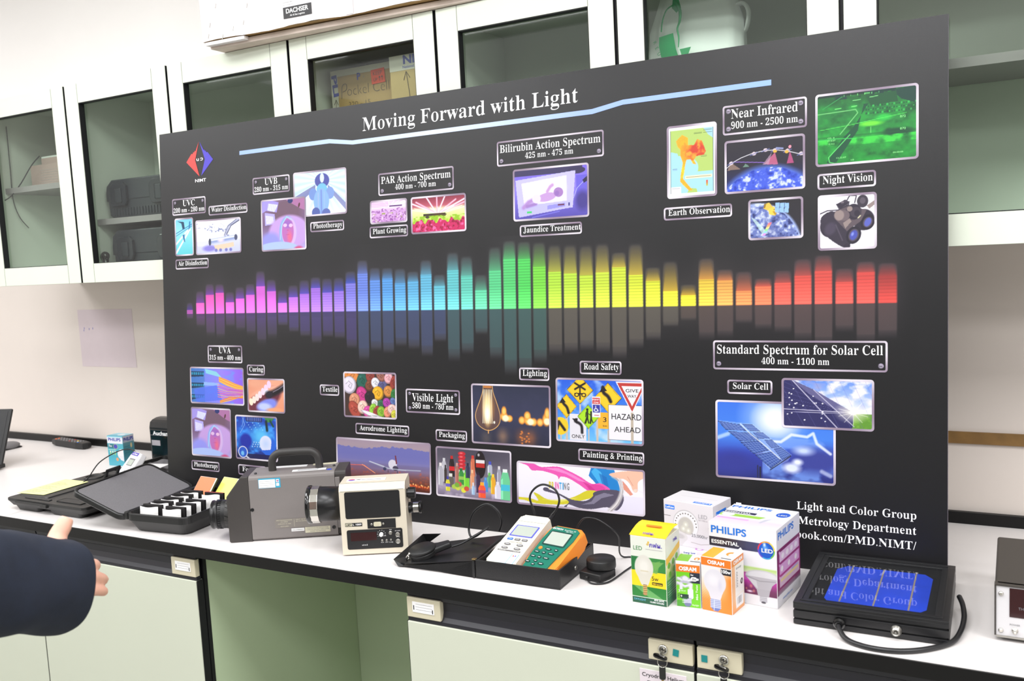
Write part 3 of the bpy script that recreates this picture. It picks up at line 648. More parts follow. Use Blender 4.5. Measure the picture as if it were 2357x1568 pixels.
def f_map(c):
    c.vg([(0, (235, 238, 240)), (1, (228, 235, 238))]); c.rect(.05, .05, .96, .95, (195, 215, 225)); c.rect(.045, .05, .955, .95, (165, 215, 228))
    c.po([(.05, .05), (.95, .05), (.95, .66), (.62, .66), (.5, .5), (.3, .42), (.05, .4)], (178, 205, 110)); c.po([(.05, .35), (.2, .38), (.27, .62), (.22, .85), (.05, .9)], (165, 215, 228)); c.po([(.75, .05), (.95, .05), (.95, .2), (.85, .15)], (165, 210, 230)); c.po([(.4, .95), (.45, .88), (.6, .9), (.62, .95)], (178, 205, 110)); c.el(.48, .6, .16, .13, (165, 215, 228), .1)
    T = [(.17, .2), (.3, .12), (.42, .17), (.42, .27), (.55, .28), (.62, .2), (.72, .23), (.8, .38), (.76, .43), (.6, .44), (.55, .49), (.6, .56), (.52, .54), (.48, .48), (.39, .48), (.36, .55), (.34, .66), (.31, .74), (.4, .82), (.52, .92), (.44, .92), (.32, .84), (.25, .78), (.27, .66), (.31, .52), (.26, .42), (.26, .33), (.2, .28)]
    c.po(T, (250, 175, 40)); n = c.nz(8, 12); c2 = Cv(.1, .15, c.nx); mk = np.zeros_like(c.X)
    cc = Cv(1, 1/c.r*c.nx/c.ny, c.nx); 
    z = np.zeros((c.ny, c.nx), bool)
    for i in range(len(T)):
        (x0, y0), (x1, y1) = T[i], T[(i+1) % len(T)]
        if y0 != y1: z ^= ((y0 > c.Y) != (y1 > c.Y)) & (c.X < (x1-x0)*(c.Y-y0)/(y1-y0)+x0)
    c.bl(z*np.clip((np.exp(-(((c.X-.62)/.22)**2+((c.Y-.36)/.13)**2))*1.5+(n-.5)*1.5)*(c.Y < .5), 0, 1), (205, 65, 45)); c.bl(z*np.clip((n-.52)*5, 0, 1)*.6, (255, 225, 60))
    c.rect(.05, .86, .27, .95, (240, 240, 245)); c.rect(.36, .71, .93, .75, (235, 230, 195))
    for k in range(4): c.rect(.8, .79+.02*k, .84, .81+.02*k, (220-10*k, 70+40*k, 60)); c.ln([(.55, .1+.01*k), (.72, .1+.01*k)], .003, (70, 90, 60)); c.ln([(.75, .07+.015*k), (.93, .07+.015*k)], .003, (90, 105, 70))
    for k in range(3): c.ln([(.07, .88+.02*k), (.24, .88+.02*k)], .003, (110, 110, 120)); c.ln([(.38, .72+.01*k), (.9, .72+.01*k)], .002, (110, 100, 80)); c.ln([(.7, .43+.01*k), (.82, .43+.01*k)], .003, (95, 110, 70)); c.ln([(.09, .6+.01*k), (.19, .6+.01*k)], .003, (90, 110, 170))
    c.rect(.045, .05, .05, .95, (60, 60, 70)); c.rect(.95, .05, .955, .95, (60, 60, 70))
def f_globe(c):
    c.vg([(0, (42, 38, 46)), (.5, (38, 35, 50)), (1, (30, 40, 110))]); d = np.hypot((c.X-.55)*c.r, c.Y-1.62)
    c.bl(np.clip((1.16-d)*9, 0, 1), (95, 130, 235), .8); c.bl(np.clip((1.08-d)*12, 0, 1), (66, 92, 215)); n = c.nz(16, 12, 4); c.bl(np.clip((n-.57)*7, 0, 1)*(d < 1.06), (205, 215, 252)); c.bl(np.clip((.42-n)*5, 0, 1)*(d < 1.06), (38, 60, 175))
    c.po([(.64, .28), (.5, .5), (.68, .52)], (225, 110, 150), .75); c.po([(.6, .28), (.48, .5), (.56, .5)], (185, 150, 175), .7); c.po([(.83, .28), (.79, .52), (.88, .52)], (225, 90, 150), .7); c.po([(.06, .4), (.02, .56), (.19, .55)], (170, 140, 120), .7); c.po([(.26, .45), (.22, .52), (.31, .52)], (120, 160, 140), .8)
    c.ln([(.0, .52), (.1, .4), (.2, .33), (.35, .26), (.5, .23), (.65, .235), (.8, .28), (.92, .34), (1, .38)], .012, (235, 232, 240)); c.ln([(.12, .4), (.5, .46)], .01, (165, 120, 235))
    for x, y in ((.07, .42), (.37, .27), (.52, .22), (.64, .24), (.8, .27), (.97, .35)): c.el(x, y, .028, .035, (212, 196, 205)); c.ln([(x-.05, y+.03), (x+.05, y-.02)], .014, (110, 115, 175))
    c.el(.64, .26, .025, .03, (225, 175, 70)); c.el(.79, .29, .025, .03, (225, 175, 70)); c.el(.83, .2, .018, .03, (245, 150, 170)); c.ln([(.66, .2), (.74, .22)], .03, (150, 160, 210))
def f_sat(c):
    c.vg([(0, (40, 37, 42)), (1, (44, 42, 56))]); d = np.hypot((c.X-.12)*c.r, c.Y-1.25); c.bl(np.clip((1.22-d)*14, 0, 1), (165, 185, 238)); n = c.nz(12, 10, 4); c.bl(np.clip((1.17-d)*9, 0, 1), (105, 120, 185)); c.bl(np.clip((n-.5)*5, 0, 1)*(d < 1.18), (205, 215, 238)); c.bl(np.clip((.42-n)*6, 0, 1)*(d < 1.14), (48, 55, 110)); c.bl(np.clip(.9-d, 0, 1)*1.3*(c.X > .3), (70, 70, 130), .5)
    c.po([(.02, .42), (.25, .9), (.36, .88), (.12, .5)], (205, 235, 225), .7)
    for k, cc in enumerate(((240, 120, 130), (245, 170, 110), (240, 240, 140), (150, 235, 150), (140, 210, 240), (225, 150, 235))): c.po([(.36-.02*k, .6+.055*k), (.43-.022*k, .59+.055*k), (.41-.022*k, .65+.055*k), (.34-.02*k, .66+.055*k)], cc, .9)
    c.po([(.28, .1), (.38, .07), (.46, .2), (.36, .28), (.27, .22)], (225, 190, 80)); c.po([(.36, .24), (.47, .18), (.54, .3), (.5, .42), (.38, .38)], (240, 205, 85)); c.po([(.44, .3), (.54, .3), (.5, .42)], (190, 150, 40)); c.po([(.28, .1), (.33, .09), (.3, .2), (.27, .2)], (150, 115, 40)); c.ln([(.47, .26), (.54, .24)], .02, (120, 100, 60))
    for k in range(3): c.po([(.5+.09*k, .08+.01*k), (.58+.09*k, .09+.01*k), (.57+.09*k, .34+.01*k), (.49+.09*k, .33+.01*k)], (150, 190, 240)); c.ln([(.49+.09*k, .21), (.58+.09*k, .22)], .006, (70, 100, 180))
def f_green(c):
    n = c.nz(10, 9, 4); c.vg([(0, (25, 85, 42)), (.25, (28, 120, 55)), (.5, (30, 130, 55)), (1, (25, 135, 50))]); c.bl((n-.5)*3, (35, 165, 60)); c.bl((.45-n)*3, (14, 80, 40)); c.rect(0, 0, .8, .04, (18, 50, 40)); c.bl((c.nz(22, 9)-.5)*8*(c.Y < .1-.04*c.X), (15, 55, 50)); c.po([(.78, .03), (1, 0), (1, .25), (.85, .17), (.8, .1)], (20, 62, 52)); c.po([(.5, .07), (.8, .05), (.82, .2), (.55, .22)], (24, 82, 48))
    c.el(.55, .47, .16, .05, (110, 225, 60), .6); c.el(.68, .4, .12, .07, (40, 190, 70), .6)
    for k in range(22):
        x = .5+.022*k*1.05; 
        for r_ in range(3): c.rect(x, .21+.05*r_+.004*(k % 3), x+.012, .235+.05*r_, (14, 70, 50) if (k+r_) % 3 else (60, 200, 90), .8)
    c.el(.82, .62, .2, .07, (16, 70, 46), .5); c.rect(0, .6, 1, .63, (20, 90, 45), .4); c.bl((n-.45)*4*(np.abs(c.Y-.7) < .05), (60, 205, 70))
    c.po([(.48, .18), (.53, .18), (.4, .45), (.36, .52), (.28, .62), (.1, .97), (.13, 1), (.2, .98), (.42, .55)], (18, 78, 52)); c.ln([(0, .27), (.4, .25), (.42, .3), (.24, .58)], .012, (120, 205, 120)); c.ln([(.03, .5), (.35, .46), (.9, .37)], .006, (90, 230, 90)); c.ln([(.34, .6), (.12, .9), (.13, .97), (.25, 1.02)], .012, (100, 220, 110)); c.ln([(0, .65), (.2, .64), (.4, .66)], .01, (60, 200, 90)); c.ln([(.06, .2), (.26, .05)], .01, (50, 160, 80)); c.ln([(.55, .52), (.55, .6)], .008, (120, 230, 120)); c.ln([(.37, .12), (.45, .115)], .007, (150, 250, 150)); c.ln([(.54, .1), (.62, .09)], .007, (150, 250, 150)); c.ln([(.19, .215), (.25, .212)], .012, (120, 240, 120)); c.ln([(.36, .205), (.41, .2)], .012, (120, 240, 120))
    for k in range(6): c.ln([(.28+.07*k, .03), (.28+.07*k, .05)], .006, (140, 250, 140))
    c.rect(.485, .025, .545, .05, (130, 240, 130), .6)
def f_goggles(c):
    c.vg([(0, (240, 236, 244)), (1, (236, 232, 242))]); K = (52, 46, 60); G = (96, 84, 92); Lt = (150, 134, 132)
    c.el(.22, .55, .2, .24, K, .03, 25); c.po(sm([(.03, .4), (.3, .3), (.6, .7), (.55, .95), (.42, .98), (.1, .72)], 4, True), (58, 52, 66)); c.el(.2, .62, .12, .16, (74, 66, 84), .4, 30); c.el(.8, .48, .19, .2, K); c.po([(.5, .38), (.8, .3), (.9, .4), (.75, .66)], K); c.po([(.28, .3), (.5, .18), (.85, .3), (.75, .5), (.5, .68), (.3, .45)], G); c.el(.62, .32, .14, .15, K); c.el(.66, .33, .1, .1, (70, 62, 74)); c.el(.45, .38, .1, .1, (112, 98, 104)); c.el(.36, .37, .09, .1, Lt, .2); c.po([(.3, .16), (.47, .08), (.56, .13), (.38, .25)], (70, 62, 76)); c.el(.42, .14, .03, .03, (120, 110, 120)); c.po([(.3, .15), (.55, .13), (.54, .2), (.36, .27)], K, .8)
    c.el(.78, .13, .1, .12, (62, 56, 68)); c.el(.78, .12, .05, .06, (92, 84, 96)); c.po([(.85, .22), (1, .12), (1, .2), (.9, .28)], Lt); c.ln([(.0, .33), (.15, .27), (.35, .27)], .02, K); c.ln([(.5, .1), (.55, .01), (.67, .02), (.64, .15)], .02, K); c.el(.55, .26, .05, .05, Lt); c.po([(.43, .52), (.55, .44), (.58, .5), (.47, .63)], Lt); c.el(.62, .76, .13, .17, (44, 40, 52), .04, 20); c.el(.62, .76, .09, .12, (86, 78, 92), .1, 20); c.el(.62, .76, .065, .095, (76, 84, 175), .2, 20); c.el(.6, .74, .03, .05, (135, 150, 235), .6, 20); c.el(.87, .53, .12, .15, (40, 36, 48), .04, 25); c.el(.87, .53, .08, .1, (88, 78, 92), .1, 25); c.el(.87, .53, .055, .085, (92, 100, 190), .2, 25); c.el(.5, .96, .06, .05, K); c.el(.68, .35, .05, .06, K); c.ln([(.7, .44), (.74, .4)], .02, (225, 220, 180)); c.ln([(.3, .55), (.42, .85)], .02, (95, 86, 102), .7)
def f_cables(c):
    c.vg([(0, (60, 110, 190)), (.3, (120, 135, 235)), (.6, (150, 130, 245)), (1, (145, 95, 230))], 'x'); n = c.nz(9, 8); c.bl((n-.5)*3, (110, 150, 250)); c.rect(0, 0, .27, 1, (60, 120, 190), .6)
    for r_ in range(3):
        y = .1+.33*r_; c.po([(0, y), (.26, y+.0), (.25, y+.14-.03*r_), (0, y+.17)], (20, 55, 90))
        for k in range(6): c.rect(.015+.042*k, y+.03, .045+.042*k, y+.1, (40, 140, 180))
    c.po([(.28, .02), (.5, .1), (.6, .26), (.3, .15)], (140, 225, 225), .8); c.po([(.25, .4), (.55, .42), (.55, .5), (.25, .5)], (150, 190, 250), .8); c.po([(.05, .62), (.5, .48), (.6, .9), (.1, 1)], (80, 110, 235), .7)
    for k in range(7): c.ln([(.55, .25+.02*k), (.7, .33+.025*k), (.85, .43+.02*k), (1, .5+.012*k)], .025, ((245, 175, 60), (250, 140, 70), (255, 205, 90))[k % 3])
    for k in range(7): c.ln([(.52, .45+.06*k), (.7, .55+.05*k), (1, .6+.03*k)], .018, ((250, 130, 120), (245, 90, 130), (255, 180, 80))[k % 3])
    for k in range(4): c.ln([(.56, .98-.02*k), (.75, .9-.03*k), (1, .76+.02*k)], .02, ((240, 190, 60), (245, 120, 50))[k % 2])
def f_tooth(c):
    c.vg([(0, (225, 140, 110)), (.4, (240, 170, 140)), (1, (235, 150, 115))], 'd'); c.el(.45, .65, .5, .33, (110, 45, 60), .25, -25); c.el(.5, .35, .5, .12, (245, 175, 150), .4, -15); c.el(.52, .8, .34, .22, (130, 140, 235), .3, -15); c.el(.45, .85, .25, .15, (195, 205, 250), .5)
    for k in range(7): c.el(.08+.085*k, .72-.065*k-.005*k*k, .055, .115, (250, 232-4*k, 205+8*k), .12, -10)
    c.el(.52, .38, .1, .1, (235, 235, 255), .8); c.ln(sm([(.55, .47), (.7, .42), (.85, .33), (1.02, .2)]), .2, (22, 18, 26)); c.ln([(.7, .38), (.86, .28), (1, .16)], .03, (130, 120, 135)); c.el(.6, .47, .08, .11, (35, 28, 45)); c.el(.2, .12, .3, .2, (235, 165, 135), .6); c.el(.75, .95, .3, .1, (245, 165, 120), .5)
def f_lab(c):
    c.vg([(0, (25, 55, 165)), (.5, (35, 110, 220)), (1, (25, 30, 110))]); n = c.nz(7, 8); c.bl((n-.45)*3, (60, 150, 245)); c.el(.62, .45, .35, .35, (90, 190, 245), .8); c.rect(.25, 0, .65, .12, (40, 45, 90), .8)
    for k in range(8): c.rect(.28+.045*k, .02, .3+.045*k, .1, (90, 110, 190))
    c.el(.24, .58, .17, .2, (28, 45, 165), .3); c.el(.73, .62, .15, .19, (235, 232, 250), .12); c.el(.73, .62, .19, .23, (150, 190, 245), .9, 0, .5); c.po([(.88, .45), (.98, .6), (.95, .85), (.75, .9), (.6, .78), (.85, .75)], (40, 100, 215)); c.po([(.7, 0), (.95, 0), (.88, .1), (.78, .12)], (60, 130, 70)); c.ln([(.75, .1), (.77, .3)], .07, (18, 40, 45)); c.ln([(.85, .08), (.92, .2)], .05, (20, 70, 55)); c.rect(0, .88, 1, 1, (28, 26, 75), .9)
    for k in range(12): c.el(.28+.035*k, .15+.05*(k % 4), .008, .01, (170, 235, 250)); c.el(.4+.02*k, .7-.05*(k % 3), .01, .012, (200, 230, 255))
    c.ln([(.15, 0), (.22, .2), (.1, .4)], .01, (150, 190, 250)); c.ln([(.2, 0), (.15, .25)], .01, (150, 190, 250)); c.el(.16, .85, .12, .14, (225, 225, 240), .05); c.el(.16, .85, .1, .12, (40, 90, 200), .06); c.el(.15, .88, .05, .07, (120, 190, 240), .4); c.ln([(.25, .95), (.36, 1.03)], .035, (230, 230, 240))
def f_textile(c):
    c.vg([(0, (60, 45, 40)), (1, (70, 50, 45))]); R = np.random.RandomState(5)
    B = [(.14,.05,.17,.15,(226,140,72)),(.1,.28,.14,.2,(232,222,240)),(.36,.18,.11,.19,(38,96,82)),(.52,.07,.11,.13,(150,66,58)),(.5,.28,.08,.13,(128,72,52)),(.62,.22,.09,.12,(232,230,240)),(.75,.27,.07,.14,(92,92,138)),(.72,.06,.1,.1,(165,105,92)),(.87,.1,.08,.13,(240,175,185)),(.96,.2,.06,.17,(150,60,52)),(.66,.45,.11,.16,(240,178,42)),(.35,.5,.14,.16,(205,62,140)),(.2,.62,.11,.16,(222,150,118)),(.5,.55,.1,.14,(46,36,42)),(.86,.4,.09,.13,(214,140,70)),(.97,.45,.06,.12,(52,120,60)),(.6,.68,.07,.09,(228,230,228)),(.71,.69,.06,.1,(62,112,82)),(.83,.66,.08,.11,(176,66,166)),(.95,.62,.06,.08,(96,120,180)),(.2,.85,.16,.15,(176,76,62)),(.36,.78,.1,.16,(248,205,190)),(.46,.88,.09,.14,(220,78,160)),(.56,.82,.07,.14,(150,205,66)),(.63,.86,.06,.14,(160,66,60)),(.72,.87,.08,.13,(140,190,56)),(.84,.87,.07,.13,(240,150,120)),(.93,.8,.08,.13,(236,198,190)),(.97,.93,.08,.09,(210,205,70)),(.6,.98,.3,.05,(240,234,240))]
    for x, y, rx, ry, k in B:
        r0 = R.rand()*90; c.el(x, y, rx, ry, [v*.72 for v in k], .08, r0); c.el(x-.008, y-.012, rx*.86, ry*.86, k, .15, r0); c.ln([(x-rx*.5, y-ry*.1), (x-rx*.1, y-ry*.45), (x+rx*.4, y-ry*.1), (x+rx*.2, y+ry*.4), (x-rx*.15, y+ry*.15), (x+rx*.1, y-ry*.1)], .016, [v*.6 for v in k], .75); c.el(x-rx*.3, y-ry*.5, rx*.3, ry*.2, [min(255, v*1.2+20) for v in k], .8, r0, .7)
def f_aero(c):
    c.vg([(0, (162, 142, 160)), (.12, (168, 148, 160)), (.45, (118, 116, 172)), (.6, (128, 108, 140)), (.72, (120, 78, 80)), (.85, (110, 58, 44)), (1, (80, 42, 34))]); n = c.nz(30, 8); tree = (c.Y > .1+.08*n+.03*np.sin(c.X*7))*(c.Y < .42); c.bl(tree*1., (112, 112, 178)); c.bl(np.clip((c.Y-.3)*6, 0, 1)*(c.Y < .5), (128, 122, 178), .6); c.rect(0, .47, 1, .56, (118, 106, 145), .5)
    c.po([(0, .55), (.3, .52), (.42, .68), (.38, .72), (.2, .75), (0, .8)], (128, 76, 90), .5); c.ln([(.08, .55), (.3, .53), (.4, .66)], .012, (245, 110, 90)); c.ln([(.28, .52), (.42, .68)], .014, (255, 170, 120)); c.bl((c.nz(40, 30)-.6)*5*(c.Y > .6), (200, 90, 50), .5)
    for k in range(26): c.el(.5+.02*k+.004*(k % 3), .79+.012*(k % 4)+.003*k, .009, .025, (255, 205, 130), .5); c.el(.5+.02*k, .83+.003*k, .012, .05, (240, 90, 40), .9)
    c.rect(0, .9, 1, 1, (92, 40, 28), .5); c.ln([(.36, .445), (.5, .53), (.62, .575), (.9, .555)], .022, (170, 175, 195)); c.ln([(.36, .44), (.52, .525)], .012, (215, 218, 230)); c.el(.61, .47, .045, .1, (218, 214, 226), .1); c.el(.64, .545, .03, .05, (70, 66, 86), .2); c.po([(.635, .28), (.648, .28), (.66, .45), (.645, .46)], (120, 50, 62)); c.el(.525, .575, .018, .035, (60, 62, 95)); c.ln([(.56, .6), (.56, .64)], .012, (50, 40, 50)); c.ln([(.66, .6), (.66, .64)], .012, (50, 40, 50)); c.ln([(.55, .56), (.75, .57)], .014, (195, 198, 212))
def f_pack(c):
    c.vg([(0, (88, 82, 98)), (.4, (112, 106, 120)), (.72, (128, 120, 138)), (.8, (170, 158, 180)), (1, (120, 110, 132))]); n = c.nz(8, 6); c.bl((n-.5)*4*(c.Y > .7), (205, 192, 215)); c.el(.5, .1, .7, .3, (74, 70, 84), .8)
    def bot(x, y0, y1, w_, k, capc=None, neck=.35, lab=None):
        c.po([(x-w_*.3, y0+.06), (x+w_*.3, y0+.06), (x+w_*.5, y0+.06+(y1-y0)*neck*.5), (x+w_*.5, y1), (x-w_*.5, y1), (x-w_*.5, y0+.06+(y1-y0)*neck*.5)], k); c.po([(x-w_*.45, y0+(y1-y0)*.35), (x-w_*.25, y0+(y1-y0)*.3), (x-w_*.25, y1-.02), (x-w_*.45, y1-.02)], [min(255, v*1.3+20) for v in k], .6)
        c.rect(x-w_*.25, y0, x+w_*.25, y0+.065, capc or [v*.7 for v in k])
        if lab: c.rect(x-w_*.48, y0+(y1-y0)*.5, x+w_*.48, y0+(y1-y0)*.7, lab)
    bot(.1, .22, .72, .07, (190, 188, 198), (205, 205, 210)); bot(.05, .32, .8, .07, (178, 176, 186), (235, 230, 230)); bot(.12, .36, .75, .04, (60, 52, 50)); bot(.21, .16, .6, .075, (44, 32, 34), (190, 40, 40), .5, (205, 40, 45))
    for k in range(5): c.el(.35, .1+.075*k, .052, .045, (196, 40, 52), .2); c.el(.34, .09+.075*k, .03, .02, (235, 110, 115), .5)
    c.rect(.3, .44, .4, .5, (190, 205, 190)); bot(.28, .3, .72, .05, (170, 110, 96), (200, 150, 140)); bot(.34, .4, .75, .075, (58, 140, 66), (40, 110, 60), .4, (150, 190, 90)); bot(.41, .41, .8, .075, (120, 205, 60), (60, 160, 60)); bot(.43, .28, .6, .06, (50, 55, 80), (35, 40, 60)); bot(.5, .12, .55, .06, (205, 110, 80), (205, 60, 50)); c.el(.6, .3, .075, .28, (32, 24, 28), .05); c.rect(.54, .2, .66, .27, (225, 220, 222)); c.rect(.54, .27, .66, .36, (185, 44, 40)); c.el(.58, .1, .02, .04, (180, 175, 180), .5); bot(.49, .42, .82, .055, (222, 150, 110), (235, 190, 150)); bot(.57, .45, .88, .06, (62, 44, 72)); bot(.73, .22, .5, .065, (176, 180, 198), (70, 80, 190)); bot(.72, .45, .75, .06, (90, 160, 120), (110, 190, 90)); bot(.77, .47, .88, .065, (232, 170, 50), (240, 205, 60)); bot(.85, .3, .7, .055, (160, 160, 176), (220, 215, 220)); bot(.67, .55, .85, .06, (80, 140, 205), (90, 150, 220)); bot(.19, .53, .82, .09, (100, 96, 88), (225, 225, 215)); bot(.15, .6, .9, .06, (215, 205, 60), (70, 70, 160), .4, (110, 100, 190)); bot(.93, .35, .98, .12, (110, 205, 150), (235, 240, 240), .5, (70, 190, 215)); bot(.62, .66, .98, .1, (240, 88, 52), (250, 170, 50), .4, (190, 70, 120)); bot(.83, .62, .97, .08, (214, 210, 228), (225, 222, 235)); bot(.5, .68, .93, .04, (160, 190, 225), (215, 225, 240))
    for x, y, k in ((.24, .8, (170, 200, 80)), (.29, .82, (205, 210, 80)), (.34, .79, (170, 205, 90)), (.31, .74, (200, 90, 80)), (.37, .86, (225, 220, 70)), (.41, .82, (205, 80, 60)), (.28, .76, (120, 170, 60))): c.el(x, y, .035, .05, k, .2)
def f_bulb(c):
    c.vg([(0, (44, 48, 70)), (.5, (56, 58, 86)), (1, (40, 42, 62))]); n = c.nz(6, 5); c.bl((n-.5)*1.2, (60, 60, 88))
    for x, y, rx, ry in ((.42, .53, .06, .09), (.49, .56, .05, .07), (.42, .44, .04, .1), (.65, .58, .05, .08), (.73, .58, .06, .09), (.8, .6, .05, .08), (.72, .5, .05, .09), (.88, .6, .05, .08), (.96, .55, .06, .13), (.97, .45, .04, .12)): c.el(x, y, rx, ry, (245, 150, 55), .35); c.el(x, y, rx*.7, ry*.7, (255, 205, 110), .5)
    for x, y in ((.44, .56), (.76, .6), (.97, .58)): c.el(x, y, .05, .07, (255, 245, 205), .4)
    for x, y0, k in ((.4, .68, (170, 130, 100)), (.18, .75, (120, 105, 92)), (.64, .68, (150, 90, 60)), (.76, .68, (170, 100, 60))): c.bl(np.exp(-((c.X-x)/.07)**2)*np.clip((c.Y-y0)*5, 0, 1)*np.clip((1.1-c.Y)*4, 0, 1)*.75, k)
    for k in range(14): c.el(.62+.15*c.rng.rand(), .75+.22*c.rng.rand(), .02, .02, (225, 130, 60), .8)
    c.po(sm([(.15, -.05), (.15, .1), (.1, .28), (.05, .5), (.05, .62), (.12, .73), (.21, .78), (.28, .76), (.35, .68), (.37, .55), (.33, .3), (.27, .1), (.27, -.05)]), (175, 105, 52), .35); c.el(.21, .4, .1, .36, (235, 165, 80), .9); c.el(.2, .42, .07, .34, (255, 222, 150), .6)
    for k in range(6): c.ln([(.15+.022*k, .08), (.14+.024*k, .66)], .012, (255, 248, 215))
    c.el(.2, .5, .05, .2, (255, 255, 240), .7); c.ln(sm([(.15, .0), (.14, .12), (.1, .28), (.05, .46), (.04, .57), (.07, .68), (.13, .75), (.21, .785), (.29, .75), (.35, .67), (.37, .57), (.36, .45), (.32, .28), (.28, .12), (.27, 0)]), .012, (250, 190, 110), .9); c.rect(.16, 0, .26, .05, (190, 120, 60)); c.ln([(.21, .78), (.21, .83)], .02, (235, 170, 100)); c.el(.29, .64, .015, .03, (255, 250, 230), .4)
def f_signs(c):
    c.vg([(0, (42, 92, 215)), (.5, (62, 130, 230)), (1, (110, 190, 242))]); n = c.nz(7, 6); c.bl(np.clip((n-.5)*4, 0, 1), (195, 220, 250), .8); Y = (246, 200, 44); K = (32, 28, 32)
    for x, y0, y1, w_ in ((.115, .6, 1, .03), (.28, .4, .6, .02), (.38, .78, 1, .02), (.48, .6, 1, .025), (.615, .8, 1, .035), (.885, .5, 1, .03), (.045, .9, 1, .02)): c.rect(x-w_/2, y0, x+w_/2, y1, (196, 186, 178))
    def dia(x, y, rx, ry, k=Y): c.po([(x, y-ry), (x+rx, y), (x, y+ry), (x-rx, y)], K); c.po([(x, y-ry*.96), (x+rx*.96, y), (x, y+ry*.96), (x-rx*.96, y)], k); c.po([(x, y-ry*.9), (x+rx*.9, y), (x, y+ry*.9), (x-rx*.9, y)], [v*.55 for v in k], .8); c.po([(x, y-ry*.87), (x+rx*.87, y), (x, y+ry*.87), (x-rx*.87, y)], k)
    dia(.61, .28, .16, .24); c.ln(sm([(.64, .34), (.61, .26), (.56, .2), (.55, .12)]), .055, K); c.po([(.51, .2), (.55, .08), (.6, .17)], K)
    dia(.28, .17, .16, .23); c.ln([(.22, .06), (.34, .16)], .03, K); c.ln([(.34, .06), (.22, .16)], .03, K); c.ln([(.28, .1), (.28, .32)], .025, K); c.ln([(.22, .23), (.34, .23)], .02, K)
    for x in (.24, .325): c.el(x, .25, .03, .035, K); c.el(x, .25, .016, .018, Y)
    dia(.115, .44, .125, .2); c.ln(sm([(.14, .55), (.12, .46), (.08, .4), (.065, .36)]), .045, K); c.po([(.03, .4), (.065, .3), (.11, .38)], K)
    c.el(.04, .77, .095, .145, Y, .04); c.ln([(.02, .7), (.09, .83)], .045, K); c.ln([(.0, .82), (.02, .72)], .04, K); c.rect(.15, .56, .35, .99, (225, 222, 230)); c.ln(sm([(.3, .86), (.29, .74), (.22, .68)]), .045, K); c.po([(.18, .64), (.25, .63), (.24, .73)], K)
    c.rect(.49, .52, .62, .78, (240, 176, 50)); c.rect(.61, .39, 1, .95, (52, 50, 56)); c.rect(.615, .395, 1, .945, (234, 231, 238)); dia(.375, .6, .13, .2, (170, 222, 40))
    c.el(.365, .48, .014, .02, K); c.ln([(.365, .5), (.365, .6), (.34, .7)], .03, K); c.ln([(.365, .6), (.38, .7)], .02, K); c.ln([(.35, .53), (.345, .6)], .014, K); c.el(.41, .52, .011, .016, K); c.ln([(.41, .54), (.41, .62), (.4, .7)], .028, K); c.ln([(.41, .62), (.43, .69)], .016, K); c.ln([(.38, .55), (.4, .57)], .012, K)
    c.rect(.42, .27, .52, .6, (232, 230, 236)); c.rect(.425, .29, .515, .385, (205, 60, 60)); c.rect(.43, .4, .515, .525, (58, 62, 160)); c.ln([(.465, .42), (.465, .47), (.485, .48), (.495, .5)], .012, (240, 240, 245)); c.el(.468, .485, .026, .028, (240, 240, 245)); c.el(.468, .485, .016, .018, (58, 62, 160)); c.ln([(.45, .57), (.5, .57)], .01, (190, 50, 60))
    c.po([(.7, .02), (1.05, .02), (.885, .52)], (238, 234, 240)); c.po([(.715, .035), (1.04, .035), (.885, .49)], (190, 62, 58)); c.po([(.765, .085), (1.0, .085), (.885, .4)], (236, 232, 238)); c.rect(.87, .5, .9, 1, (190, 176, 160))
